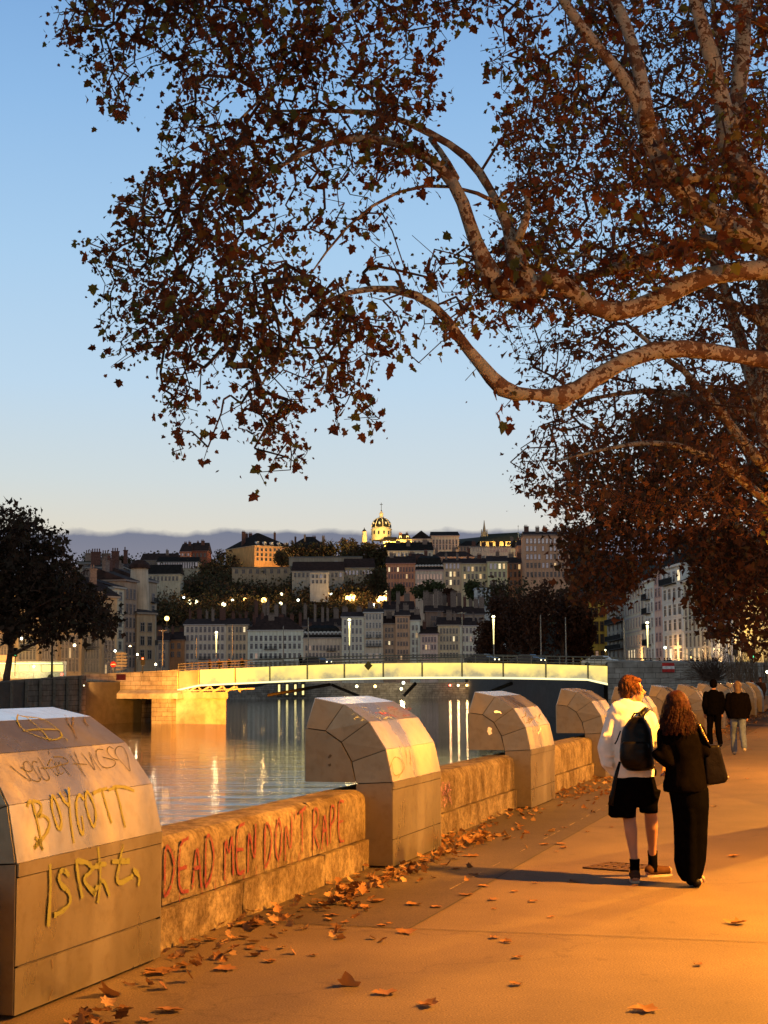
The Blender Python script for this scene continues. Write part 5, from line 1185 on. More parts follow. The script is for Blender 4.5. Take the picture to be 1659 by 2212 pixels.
for x in (1110, 1178, 1208): m = MB(); m.ball((czp(x, 440).x, 799.9 if x < 1190 else 804, czp(x, 443).z), (.9, .3, .9), 10, 6); m.build('round_window', glass_d, cp)
for px_ in (960, 1040, 1110, 1170, 1215): point(czp(px_, 452, 792), (1, .56, .12), 2500, .5)

# left bank street houses
DL = 285
bldg('pale grey tall house on the left bank beyond the dark tree', z1, 640, 720, 605, 1190, DL, [650, 740, 830, 905, 980, 1060], 2, (.27, .24, .20), rh=2, ch=2, Dr=290, drop=3, sc_=(.36, .33, .28))
bldg('narrow front of the pale grey tall house, with paired windows', z1, 721, 803, 605, 1190, 291, [655, 740, 830, 905, 980, 1060], 2, (.33, .30, .25), rh=2, ch=0, Dr=296, drop=3, ww=1.1)
bldg('brown house with grey shutters stepping down toward the bridge', z1, 804, 888, 560, 1180, 300, [640, 740, 830, 925, 1010, 1090], 3, (.22, .16, .13), rh=2.5, ch=2, Dr=306, drop=3)
bldg('dark corner house with balconies, last of the left bank row', z1, 930, 1018, 560, 1170, 318, [660, 740, 850, 940, 1020, 1090], 2, (.22, .18, .15), rh=2.5, ch=2, Dr=326, drop=3, bal=((0, 1, 1), (1, 1, 1), (3, 1, 1)))
bldg('lower tan house in front of the dark corner house', z1, 889, 1010, 775, 1175, 305, [860, 950, 1040], 2, (.24, .18, .13), rh=1.5, ch=0, Dr=309, drop=3)
bldg('high grey party wall standing above the left bank houses', z1, 560, 800, 478, 900, 330, [560], 2, (.16, .14, .135), rh=1.2, ch=4, chh=2.5, drop=20, margin=8)
bldg('upper grey storey block above the party wall', z1, 510, 640, 450, 560, 345, [485], 2, (.17, .15, .14), roof='gf', rh=.5, ch=1, drop=30, margin=4)
rt_ = thing('round_tower', 'round pale tower rising among the left bank houses', 'tower', at(*z1(905, 800), 312)); m = MB(); c_ = at(*z1(907, 800), 312); zt0 = at(*z1(907, 478), 312).z
m.loft([(c_.x, c_.y, 0, 2.1, 2.1), (c_.x, c_.y, at(*z1(907, 655), 312).z, 2.0, 2.0), (c_.x, c_.y, zt0, 1.75, 1.75)], 20); m.build('shaft', wallmat((.30, .25, .21)), rt_, True)
m = MB(); m.loft([(c_.x, c_.y, zt0 + .002, 2.3, 2.3), (c_.x, c_.y, zt0 + .7, 2.2, 2.2), (c_.x, c_.y, zt0 + 1.6, 1.2, 1.2)], 20); m.build('cap', roof_red, rt_)
for i, (x0, x1, yt, c_, lb) in enumerate([(-40, 95, 890, (.24, .17, .10), 'street house behind the trunk of the left tree with a lit awning'), (96, 250, 905, (.26, .20, .13), 'cream shuttered house under the left tree behind the bus'),
      (251, 375, 900, (.22, .17, .12), 'street house behind the dark pole at the left'), (376, 530, 895, (.26, .18, .11), 'street house with a warmly lit first-floor bay'), (531, 660, 900, (.20, .16, .12), 'house with tall grey shutters and a white shop fascia left of the signs'), (661, 760, 930, (.22, .18, .14), 'narrow house with a bright doorway beside the direction signs')]):
    bldg(lb, z1, x0, x1, yt - 260, 1210, 262 + i * 3, [yt - 60, yt + 60, yt + 130, yt + 215], 5 if i not in (5,) else 3, c_, rh=3, ch=2, Dr=262 + i * 3 + 2, drop=3, lit={(3, 1): 'd', (2, 2): 'l' if i == 3 else 'd', (3, 0): 'l' if i in (0, 5) else 'd'}, bal=((1, 0, 2),) if i in (1, 4) else ())
for (x, y, p_) in ((425, 1080, 900), (100, 1080, 2000), (20, 1010, 2500), (780, 1100, 800), (890, 1100, 1200), (970, 1110, 500), (200, 1100, 1200)): point(at(*z1(x, y), 252), (1, .6, .22), p_, .3)

# right bank row receding behind the right abutment
bldg('dark orange corner building behind the trees at the right bridge end', z4, 222, 388, 850, 1330, 330, [930, 1040, 1140, 1270], 3, (.50, .24, .05), rh=3, ch=2, drop=3, sc_=(.2, .1, .04), lit={(3, 1): 'm'}, depth=20)
bldg('grey shadowed facade with iron balconies, right of the orange building', z4, 390, 530, 880, 1335, 325, [930, 1000, 1060, 1130, 1200, 1270], 4, (.22, .20, .18), rh=3, ch=2, Dr=300, drop=3, bal=((1, 0, 3), (3, 0, 3), (4, 0, 3)))
bldg('long pale facade of closely spaced tall windows behind the lit lamp post', z4, 531, 690, 790, 1335, 299, [815, 925, 1035, 1165, 1270], 7, (.42, .37, .34), rh=3, ch=3, Dr=272, drop=3, band=(880, 990, 1100, 1215), lit={(4, 1): 'b', (4, 2): 'b', (4, 3): 'b'})
bldg('white facade with small iron balconies beside the rosy narrow house', z4, 691, 768, 700, 1335, 271, [790, 900, 1020, 1145, 1260], 3, (.50, .46, .43), rh=3, ch=1, Dr=262, drop=3, bal=((0, 0, 1), (1, 0, 1), (2, 0, 1), (3, 0, 1)))
bldg('narrow rosy pink house in the right bank row', z4, 769, 832, 620, 1335, 261, [680, 780, 885, 1010, 1130, 1250], 2, (.36, .26, .26), rh=2.5, ch=1, Dr=254, drop=3)
bldg('tall white house with bow windows and a lit window near its top', z4, 833, 1000, 600, 1335, 253, [670, 800, 925, 1040, 1160, 1265], 4, (.56, .52, .47), rh=5, ch=2, Dr=240, drop=3, ww=1.5, lit={(0, 3): 'b', (5, 0): 'l', (5, 1): 'b'}, band=(740, 860, 980, 1100, 1210), roof='sm', dormers=3, bal=((0, 0, 2),))
bldg('set-back upper storey with balustrade on the tall white house', z4, 860, 1060, 440, 620, 256, [565], 4, (.52, .48, .43), rh=3, ch=2, Dr=243, drop=3, ww=1.4, lit={(0, 3): 'd'})
bldg('cream shop-fronted facade with long mouldings below the hanging branches', z4, 1001, 1210, 700, 1335, 239, [800, 930, 1030, 1150, 1280], 6, (.46, .40, .33), rh=3, ch=2, Dr=224, drop=3, lit={(4, 0): 'l', (4, 1): 'd', (4, 2): 'l', (4, 3): 'l'}, band=(1085, 1215), wh=2.4)
bldg('light blue-grey facade with a long dark balcony', z4, 1211, 1390, 740, 1335, 223, [830, 940, 1050, 1200], 4, (.46, .48, .50), rh=3, ch=2, Dr=210, drop=3, bal=((2, 0, 3),), wh=2.6, lit={(3, 1): 'b', (3, 3): 'l'})
bldg('orange-lit end house beside the traffic lights', z4, 1391, 1480, 760, 1335, 209, [850, 960, 1060, 1180, 1270], 2, (.55, .42, .26), rh=3, ch=1, Dr=203, drop=3, lit={4: 'b', (3, 0): 'l'})
bldg('grey building at the right edge with horizontal bright windows', z4, 1481, 1800, 780, 1340, 236, [900, 1000, 1080, 1140, 1210, 1265], 6, (.34, .33, .31), rh=2, ch=1, drop=3, ww=1.9, wh=1.1, lit={3: 'bbmbdm', 4: 'mbbdbm', 5: 'dbbbmb'})
for (x, y, d_, p_) in ((620, 1270, 276, 900), (870, 1240, 244, 900), (880, 1290, 242, 500), (1200, 1300, 218, 500), (1430, 1040, 200, 1500), (1430, 1180, 199, 2200), (1345, 1170, 208, 500), (1070, 1290, 226, 400)): point(at(*z4(x, y), d_), (1, .50, .14), p_ * .5, .2)
# ------------------------------------------------------------------ trees
class Wood:
    """grows twigs from traced limbs to scattered twig tips: every tip joins the nearest wood that already stands"""
    def __init__(s): s.P = []; s.par = []; s.rad = []; s.seed = 0
    def limb(s, pts, rads, attach=None, step=.35, amp=.03):
        """pts world points, rads metres -> list of (points, radii) for the limb tube"""
        L_ = []; rr_ = []
        for i in range(len(pts) - 1):
            a, b_ = pts[i], pts[i + 1]; n_ = max(1, int((b_ - a).length / step))
            for k in range(n_): L_.append(a.lerp(b_, k / n_)); rr_.append(rads[i] + (rads[i + 1] - rads[i]) * k / n_)
        L_.append(pts[-1]); rr_.append(rads[-1])
        for _ in range(2): L_ = [L_[0]] + [(L_[i - 1] + L_[i] * 2 + L_[i + 1]) / 4 for i in range(1, len(L_) - 1)] + [L_[-1]]
        s.seed += 1
        for i, p in enumerate(L_):
            L_[i] = p + Vector((mnoise.noise(p * .9 + Vector((s.seed, 0, 0))), mnoise.noise(p * .9 + Vector((0, s.seed, 0))), mnoise.noise(p * .9 + Vector((0, 0, s.seed))))) * amp
        prev = -1
        for p in L_: s.P.append(p[:]); s.par.append(prev); prev = len(s.P) - 1
        s.nlimb = len(s.P); return L_, rr_
    def grow(s, tips, step=.3, droop=.12, jitter=.12):
        base = np.array(s.P); P = np.zeros((len(base) + len(tips) * 40, 3)); P[:len(base)] = base; n = len(base)
        t = np.array([x[:] for x in tips]); d0 = np.array([np.min(((base - x) ** 2).sum(1)) for x in t]); order = np.argsort(d0)
        par = list(s.par); tipn = []
        for o in order:
            x = t[o]; dd = ((P[:n] - x) ** 2); dd = dd[:, 0] + dd[:, 1] + dd[:, 2] * 1.0
            # prefer growing outwards and downwards: wood above the tip counts as nearer
            dd = dd * np.where(P[:n, 2] > x[2], .8, 1.15)
            j = int(np.argmin(dd)); a = P[j].copy(); L_ = math.sqrt(((a - x) ** 2).sum()); k = min(12, max(1, int(L_ / step))); prev = j
            for i in range(1, k + 1):
                f = i / k; q = a + (x - a) * f
                if i < k: q = q + np.array([rnd.gauss(0, 1), rnd.gauss(0, 1), rnd.gauss(0, .7)]) * jitter * step + np.array([0, 0, droop * L_ * 4 * f * (1 - f) * .5])
                if n >= len(P): break
                P[n] = q; par.append(prev); prev = n; n += 1
            tipn.append(prev)
        s.P = P[:n]; s.par = par; s.tips = tipn; return s
    def mesh_twigs(s, mb, r0=.006, power=.45, rmax=.06, sides=4):
        n = len(s.P); cnt = np.zeros(n); 
        for t in s.tips: cnt[t] += 1
        for i in range(n - 1, s.nlimb - 1, -1):
            if s.par[i] >= 0: cnt[s.par[i]] += cnt[i]
        rad = np.minimum(rmax, r0 * np.maximum(cnt, .6) ** power); V_ = []; F_ = []; P = s.P
        base_idx = {}
        for i in range(s.nlimb, n):
            p = s.par[i]; a = P[p]; b_ = P[i]; d = b_ - a; L_ = np.linalg.norm(d)
            if L_ < 1e-6: continue
            d = d / L_; u_ = np.cross(d, [0.31, .2, .93]); u_ /= max(np.linalg.norm(u_), 1e-6); v_ = np.cross(d, u_); ra_ = rad[i] if p < s.nlimb else min(rad[p], rad[i] * 1.5); o = len(V_)
            for (c_, r_) in ((a, ra_), (b_, rad[i])):
                for k in range(3): an_ = 2.094 * k; V_.append(tuple(c_ + (u_ * math.cos(an_) + v_ * math.sin(an_)) * r_))
            F_ += [(o, o + 1, o + 4, o + 3), (o + 1, o + 2, o + 5, o + 4), (o + 2, o, o + 3, o + 5)]
        mb.add(V_, F_)
LEAF5 = [(0, -.5), (.16, -.38), (.42, -.42), (.34, -.16), (.55, .06), (.30, .10), (.22, .30), (0, .56), (-.22, .30), (-.30, .10), (-.55, .06), (-.34, -.16), (-.42, -.42), (-.16, -.38)]
LEAF3 = [(0, -.5), (.4, -.15), (.15, 0), (0, .5), (-.2, .02), (-.42, -.1)]
LEAF2 = [(0, -.5), (.36, 0), (0, .5), (-.36, 0)]
def add_leaves(V_, F_, pos, size, shape, hang=.6, r=rnd):
    """one folded leaf at pos: two halves meeting at the midrib"""
    d = Vector((r.gauss(0, 1), r.gauss(0, 1), r.gauss(-hang * 1.6, .8))).normalized(); q = Vector((r.gauss(0, 1), r.gauss(0, 1), r.gauss(0, .6))); s_ = d.cross(q)
    if s_.length < 1e-3: s_ = Vector((1, 0, 0))
    s_.normalize(); n_ = d.cross(s_); fold = r.uniform(.1, .55); o = len(V_); cx = pos
    for x, y in shape: V_.append(tuple(cx + (s_ * x + d * (y + .45) + n_ * abs(x) * fold) * size))
    n = len(shape)
    if n == 14: F_ += [tuple(o + i for i in range(0, 8)), tuple(o + i for i in [7, 8, 9, 10, 11, 12, 13, 0])]
    elif n == 6: F_ += [tuple(o + i for i in (0, 1, 2, 3)), tuple(o + i for i in (3, 4, 5, 0))]
    else: F_ += [(o, o + 1, o + 2), (o + 2, o + 3, o)]
def mk_mesh(name, V_, F_, mat):
    me = bpy.data.meshes.new(name); me.from_pydata(V_, [], F_); me.materials.append(mat); me.update(); return me
def leaf_mat(name, cols, trans=.35):
    m_, n, b = newmat(name); g = n.nodes.new('ShaderNodeNewGeometry'); r = n.nodes.new('ShaderNodeValToRGB'); e = r.color_ramp.elements
    while len(e) < len(cols): e.new(.5)
    for i, c_ in enumerate(cols): e[i].position = i / (len(cols) - 1); e[i].color = (*c_, 1)
    n.links.new(g.outputs['Random Per Island'], r.inputs[0]); n.links.new(r.outputs[0], b.inputs['Base Color']); b.inputs['Roughness'].default_value = .7; b.inputs['Specular IOR Level'].default_value = .2
    tr = n.nodes.new('ShaderNodeBsdfTranslucent'); n.links.new(r.outputs[0], tr.inputs[0]); mx = n.nodes.new('ShaderNodeMixShader'); mx.inputs[0].default_value = trans
    o_ = n.nodes['Material Output']; n.links.new(b.outputs[0], mx.inputs[1]); n.links.new(tr.outputs[0], mx.inputs[2]); n.links.new(mx.outputs[0], o_.inputs[0]); return m_
leaf_near = leaf_mat('plane_leaf', [(.06, .019, .009), (.11, .034, .013), (.07, .022, .011), (.15, .052, .016), (.085, .027, .011), (.13, .12, .025), (.07, .08, .02)], .42)
leaf_mid = leaf_mat('plane_leaf_mid', [(.11, .038, .017), (.17, .062, .022), (.10, .035, .016), (.14, .078, .024)], .4)
leaf_dark = leaf_mat('dark_leaf', [(.04, .022, .014), (.06, .03, .016), (.03, .02, .012), (.045, .034, .016)], .2)
def bark_mat():
    m_, n, b = newmat('plane_bark'); t = n.nodes.new('ShaderNodeTexCoord'); w_ = noise_node(n, 2.5, 4)
    ad = n.nodes.new('ShaderNodeVectorMath'); ad.operation = 'ADD'; n.links.new(t.outputs['Object'], ad.inputs[0]); n.links.new(w_.outputs['Color'], ad.inputs[1])
    x = n.nodes.new('ShaderNodeTexNoise'); x.inputs['Scale'].default_value = 3.6; x.inputs['Detail'].default_value = 5; x.inputs['Roughness'].default_value = .55; n.links.new(ad.outputs[0], x.inputs[0])
    y = n.nodes.new('ShaderNodeTexNoise'); y.inputs['Scale'].default_value = 7.5; y.inputs['Detail'].default_value = 4; n.links.new(ad.outputs[0], y.inputs[0])
    r = ramp_node(n, x.outputs[0], (.34, .27, .195), (.13, .07, .04), .505, .525); e = r.color_ramp.elements.new(.40); e.color = (.27, .24, .175, 1)
    r2 = ramp_node(n, y.outputs[0], (0, 0, 0), (1, 1, 1), .57, .60)
    c_ = mixc(n, r2.outputs[0], r.outputs[0], (.075, .04, .025)); z_ = noise_node(n, 40, 3); rz_ = ramp_node(n, z_.outputs[0], (.8, .8, .8), (1.1, 1.1, 1.1)); c_ = mixc(n, 1, c_, rz_.outputs[0], 'MULTIPLY')
    n.links.new(c_, b.inputs['Base Color']); b.inputs['Roughness'].default_value = .85; b.inputs['Specular IOR Level'].default_value = .15; bump(n, b, x.outputs[0], .5, .03); return m_
bark = bark_mat(); twig_m = plain('twig_bark', (.06, .03, .018), .9, var=.3, scale=5); dark_bark = plain('dark_bark', (.10, .06, .04), .9, var=.4, scale=3, bmp=.4)
def inpoly(x, y, P):
    c_ = False; j = len(P) - 1
    for i in range(len(P)):
        if (P[i][1] > y) != (P[j][1] > y) and x < (P[j][0] - P[i][0]) * (y - P[i][1]) / (P[j][1] - P[i][1]) + P[i][0]: c_ = not c_
        j = i
    return c_
def tube_knobby(mb, pts, rads, n=14, amp=.16, seed=0):
    o = len(mb.v); mb.tube(pts, rads, n)
    for i in range(o, len(mb.v)):
        k = (i - o) // n
        if k >= len(pts): continue
        c_ = pts[k]; v = Vector(mb.v[i]); d = v - c_; q = mnoise.noise(v * 2.2 + Vector((seed, 0, 0))) + .5 * mnoise.noise(v * 6); mb.v[i] = tuple(c_ + d * (1 + amp * q))
# --- the big plane tree over the promenade
T1 = thing('plane_tree', 'large old plane tree at the right with mottled pale limbs arching across the sky', 'tree', at(1850, 1470, 19.5))
T1.location.z = 0
wd = Wood(); limbs = MB()
def LB(rows, D0, D1, amp=.03, knob=.16):
    pts = []; rd = []
    for i, (x, y, wpx) in enumerate(rows):
        D = D0 + (D1 - D0) * i / (len(rows) - 1); pts.append(at(x, y, D)); rd.append(wpx * D / FPX / 2)
    a, b_ = wd.limb(pts, rd, amp=amp); tube_knobby(limbs, a, b_, 14 if rd[0] > .06 else 8, knob, wd.seed); return a
tb = at(1850, 1470, 19.5); tb.z = -.1
tr_pts = [tb, tb + Vector((-.05, 0, .5)), tb + Vector((.05, 0, 2)), at(1838, 900, 19.5), at(1800, 680, 19.4), at(1745, 540, 19.3)]
a_, r_ = wd.limb(tr_pts, [.62, .5, .45, .42, .38, .30], amp=.05); tube_knobby(limbs, a_, r_, 20, .1, 1)
LB([(1815, 830, 52), (1740, 785, 44), (1659, 776, 36), (1600, 770, 35), (1540, 760, 36), (1480, 744, 38), (1410, 746, 38), (1345, 772, 36), (1290, 810, 36), (1240, 852, 38), (1208, 868, 44), (1185, 848, 30), (1150, 846, 25), (1110, 855, 30), (1080, 850, 38), (1068, 815, 36), (1045, 788, 30), (1010, 758, 24), (985, 725, 22), (970, 690, 22), (945, 655, 20), (905, 630, 18), (850, 618, 16), (800, 618, 14), (750, 624, 12), (705, 645, 11), (665, 680, 10), (630, 725, 8), (600, 775, 7), (560, 835, 4)], 19.5, 17.6, .03, .2)
LB([(1220, 860, 40), (1207, 878, 30), (1202, 884, 14)], 18.9, 18.9, 0)
LB([(1800, 600, 60), (1720, 575, 50), (1659, 583, 44), (1590, 582, 44), (1530, 592, 42), (1480, 612, 42), (1430, 645, 42), (1380, 675, 40), (1320, 690, 42), (1280, 665, 38), (1240, 632, 38), (1205, 600, 40), (1180, 588, 44), (1150, 620, 46), (1110, 660, 50), (1082, 640, 50), (1062, 600, 50), (1040, 565, 42), (1028, 525, 34), (1012, 480, 32), (1003, 440, 30), (985, 400, 28), (960, 360, 25), (910, 325, 22), (860, 303, 20), (800, 292, 18), (740, 298, 15), (690, 310, 13), (640, 330, 10), (590, 365, 8), (540, 410, 5)], 19.3, 18.2, .03, .2)
LB([(1165, 640, 46), (1120, 600, 50), (1108, 560, 44), (1112, 525, 34), (1100, 490, 26), (1080, 455, 22), (1062, 415, 20), (1040, 370, 19), (1010, 335, 18), (975, 308, 17), (930, 288, 16), (885, 262, 15), (845, 245, 13), (800, 242, 12), (740, 240, 10), (680, 235, 8), (600, 240, 5)], 18.8, 19.6, .03, .2)
LB([(1118, 520, 22), (1135, 485, 17), (1145, 450, 15), (1146, 425, 13), (1132, 402, 12), (1105, 393, 10), (1080, 412, 8), (1072, 440, 4)], 18.8, 18.9, .0)
LB([(985, 385, 17), (972, 355, 16), (952, 325, 14), (930, 300, 12)], 18.5, 19.2, .0)
LB([(1075, 440, 10), (1040, 415, 9), (980, 395, 8), (920, 392, 8), (860, 408, 7), (800, 440, 7), (750, 485, 6), (700, 540, 5), (665, 600, 3)], 18.9, 18.2, .02)
LB([(1740, 545, 60), (1659, 530, 44), (1590, 520, 38), (1520, 512, 34), (1460, 530, 30), (1400, 555, 28), (1330, 578, 26), (1270, 600, 22), (1210, 612, 14)], 19.6, 20.6)
LB([(1745, 545, 80), (1660, 515, 66), (1590, 495, 56), (1530, 470, 50), (1490, 440, 48), (1450, 400, 44), (1425, 350, 46), (1405, 300, 48), (1395, 255, 44), (1375, 200, 30), (1340, 160, 26), (1300, 110, 24), (1255, 60, 24), (1210, 0, 22), (1180, -60, 20)], 19.3, 18.3, .03, .2)
LB([(1400, 270, 36), (1390, 200, 32), (1382, 140, 30), (1365, 90, 30), (1350, 40, 30), (1320, -20, 26), (1290, -70, 24)], 18.6, 18.9)
LB([(1760, 560, 80), (1700, 520, 62), (1650, 460, 56), (1610, 410, 56), (1585, 360, 54), (1570, 300, 50), (1562, 240, 44), (1550, 180, 36), (1535, 110, 32), (1520, 50, 30), (1500, -10, 28), (1480, -70, 24)], 19.4, 19.0, .03, .2)
LB([(1576, 320, 40), (1588, 240, 38), (1600, 160, 36), (1606, 80, 36), (1607, 0, 34), (1600, -70, 32)], 19.2, 19.8)
LB([(1440, 395, 22), (1480, 385, 20), (1530, 372, 22), (1575, 380, 22), (1630, 395, 22), (1690, 430, 30)], 19.0, 19.3)
LB([(1582, 335, 30), (1620, 370, 30), (1660, 400, 30), (1720, 440, 34)], 19.3, 19.6)
LB([(1120, -70, 12), (1000, -60, 11), (860, -50, 10), (760, 20, 10), (705, 80, 9), (640, 150, 8), (560, 215, 7), (520, 260, 5)], 19.5, 18.5, .03)
LB([(1180, -60, 14), (1250, 40, 5)], 18.3, 18.5); LB([(860, -50, 9), (600, -80, 8), (420, -40, 6), (320, 20, 4)], 19, 18)
LB([(1660, 60, 14), (1620, 40, 12), (1540, -10, 12)], 20, 20)
POLY_L = [(120, -80), (108, 60), (150, 110), (200, 170), (240, 250), (290, 250), (300, 190), (345, 130), (390, 190), (350, 250), (335, 340), (300, 400), (248, 430), (245, 490), (182, 520), (215, 600), (213, 690), (238, 798), (300, 760), (335, 740), (345, 820), (328, 890), (372, 930), (370, 980), (430, 1010), (520, 1020), (580, 1055), (645, 1010), (640, 900), (700, 830), (735, 940), (770, 900), (800, 955), (822, 905), (790, 850), (800, 790), (860, 780), (890, 720), (900, 790), (940, 780), (1000, 700), (1000, 560), (900, 520), (880, 440), (960, 360), (900, 250), (985, 240), (960, 180), (1000, 60), (1060, 20), (1080, -80)]
POLY_R = [(1060, -80), (1030, 100), (1065, 180), (1070, 330), (1120, 360), (1030, 430), (1010, 480), (930, 560), (890, 620), (900, 720), (1010, 720), (1100, 700), (1250, 690), (1400, 640), (1500, 560), (1700, 500), (1760, -80)]
POLY_B = [(1080, 880), (1085, 870)]
def tips_in(poly, n, D0, D1, thr, fr, seed, big=.5, box=None):
    xs = [p[0] for p in poly]; ys = [p[1] for p in poly]; out_ = []; tries = 0
    while len(out_) < n and tries < n * 60:
        tries += 1; x = rnd.uniform(min(xs), max(xs)); y = rnd.uniform(min(ys), max(ys))
        if not inpoly(x, y, poly): continue
        D = rnd.uniform(D0, D1); p = at(x, y, D)
        q = mnoise.noise(p * fr + Vector((seed, 0, 0))) + big * mnoise.noise(p * fr * .4 + Vector((0, seed, 0)))
        if q < thr + rnd.uniform(-.12, .12): continue
        out_.append(p)
    return out_
def twig_leaves(wd, per, size, shape, spread, V_, F_, hang=.6):
    for t in wd.tips:
        p = Vector(wd.P[t]); q = Vector(wd.P[wd.par[t]]); k = per + rnd.randint(-1, 1)
        for _ in range(max(1, k)):
            f = rnd.random(); b_ = q.lerp(p, f) + Vector((rnd.gauss(0, spread), rnd.gauss(0, spread), rnd.gauss(-spread * .3, spread))); add_leaves(V_, F_, b_, size * rnd.choice((.5, .65, .8, .8, 1, 1.2, 2.0)) * rnd.uniform(.8, 1.15), shape, hang)
SPARSE = [([(640, 420), (900, 395), (1010, 520), (1000, 700), (900, 625), (760, 612), (650, 570)], .28), ([(560, 830), (700, 780), (700, 1060), (380, 1060), (420, 930)], .6), ([(180, 400), (330, 400), (360, 900), (200, 900)], .62), ([(100, -80), (330, -80), (330, 260), (100, 260)], .7), ([(700, -80), (1080, -80), (1080, 240), (700, 230)], .62), ([(780, 620), (1000, 620), (1000, 800), (700, 960), (680, 820)], .6)]
def thin(ps):
    o_ = []
    for p in ps:
        v = p - CAMP; k_ = v.dot(fwd); X = v.dot(rt) / k_ * FPX + 829.5; Y = -v.dot(up) / k_ * FPX + 1106; pr = 1
        for P_, q in SPARSE:
            if inpoly(X, Y, P_): pr = min(pr, q)
        if rnd.random() < pr: o_.append(p)
    return o_
tips = thin(tips_in(POLY_L, 4200, 17.0, 20.2, -.04, 1.3, 3)) + thin(tips_in(POLY_R, 1650, 17.6, 21.5, .03, 1.3, 9))
tips += [at(x, y, rnd.uniform(18, 19)) for x, y in [(575, 1050), (560, 1020), (640, 1000), (735, 935), (800, 945), (812, 915), (240, 795), (186, 522), (200, 560), (213, 640), (248, 435), (285, 400), (112, 85), (250, 258), (1090, 880), (1085, 875), (1005, 822)]]
wd.grow(tips, .28, .10, .35)
T1o = []
o = link('trunk', limbs.mesh('trunk', bark, True), T1)
m = MB(); wd.mesh_twigs(m, .0045, .44, .05); link('twigs', m.mesh('twigs', twig_m), T1)
V_, F_ = [], []
twig_leaves(wd, 4, .067, LEAF5, .10, V_, F_)
for (x, y) in [(1130, 560), (1180, 640), (1090, 600), (1545, 530), (1580, 545), (1480, 545), (1345, 465), (1165, 600), (1150, 540), (1420, 560), (1120, 640), (1060, 600), (1090, 880), (1600, 500)]:      # leaf tufts sprouting from the limbs
    for _ in range(6): add_leaves(V_, F_, at(x, y, 18.6) + Vector((rnd.gauss(0, .14), rnd.gauss(0, .2), rnd.gauss(0, .10))), .17, LEAF5, .3)
link('crown', mk_mesh('crown', V_, F_, leaf_near), T1); print('T1 leaves', len(F_) // 2)

# --- trees further along the promenade
def big_tree(label, polys, ntips, D0, D1, trunk, limbs_rows, leaf, per, size, shape, spread, thr, fr, seed, mat, bk_=None, tw=(.010, .44, .12), step=.6):
    global wd, limbs
    Dm = (D0 + D1) / 2; wd = Wood(); limbs = MB(); base = at(trunk[0][0], 1470, trunk[0][3]); t = thing('plane_tree', label, 'tree', (base.x, base.y, 0), group='plane trees along the promenade')
    pts = [Vector((base.x, base.y, -.1))] + [at(x, y, D) for x, y, w_, D in trunk]; rd = [trunk[0][2] * trunk[0][3] / FPX / 2 * 1.25] + [w_ * D / FPX / 2 for x, y, w_, D in trunk]
    a_, r_ = wd.limb(pts, rd, amp=.08, step=.6); tube_knobby(limbs, a_, r_, 12, .12, seed)
    for rows in limbs_rows:
        pts = [at(x, y, D) for x, y, w_, D in rows]; rd = [w_ * D / FPX / 2 for x, y, w_, D in rows]; a_, r_ = wd.limb(pts, rd, amp=.12, step=.6); tube_knobby(limbs, a_, r_, 8, .12, seed)
    tips = []
    for poly, n_ in zip(polys, ntips): tips += tips_in(poly, n_, D0, D1, thr, fr, seed)
    wd.grow(tips, step, .08, .3); link('trunk', limbs.mesh('trunk', bk_ or bark, True), t); m = MB(); wd.mesh_twigs(m, *tw); link('twigs', m.mesh('twigs', twig_m), t)
    V_, F_ = [], []; twig_leaves(wd, per, size, shape, spread, V_, F_, .4); link('crown', mk_mesh('crown', V_, F_, mat), t); print(label[:20], len(F_) // 2); return t
big_tree('second plane tree along the promenade, its fine brown foliage filling the right of the sky', [[(1085, 250), (1090, 520), (1000, 600), (1100, 760), (1180, 900), (1150, 930), (1095, 1000), (1110, 1060), (1190, 1100), (1300, 1120), (1500, 1150), (1900, 1150), (1900, -60), (1300, -60), (1180, 150)]], [4300], 50, 62,
   [(1722, 1250, 44, 56), (1690, 1050, 40, 56), (1645, 900, 38, 56), (1660, 700, 44, 56), (1650, 500, 36, 56)],
   [[(1655, 1010, 30, 56), (1600, 950, 24, 55), (1530, 850, 18, 54), (1450, 780, 13, 53), (1350, 700, 8, 53)], [(1650, 900, 30, 56), (1570, 880, 20, 57), (1500, 850, 18, 58), (1400, 840, 12, 59), (1250, 870, 7, 59)], [(1700, 1120, 24, 56), (1600, 1030, 20, 55), (1520, 980, 16, 54), (1420, 950, 12, 53), (1300, 970, 8, 53), (1200, 1000, 5, 53)],
    [(1645, 880, 34, 56), (1590, 700, 26, 57), (1540, 560, 20, 57), (1480, 400, 14, 57), (1430, 250, 8, 57)], [(1655, 700, 30, 56), (1560, 640, 18, 55), (1440, 600, 12, 54), (1300, 560, 8, 53), (1180, 540, 5, 53)], [(1650, 520, 30, 56), (1600, 380, 20, 57), (1560, 200, 14, 57), (1540, 0, 8, 57)], [(1660, 600, 24, 56), (1720, 400, 16, 56), (1700, 100, 10, 56)]],
   None, 7, .185, LEAF3, .28, -.14, .42, 21, leaf_mid)
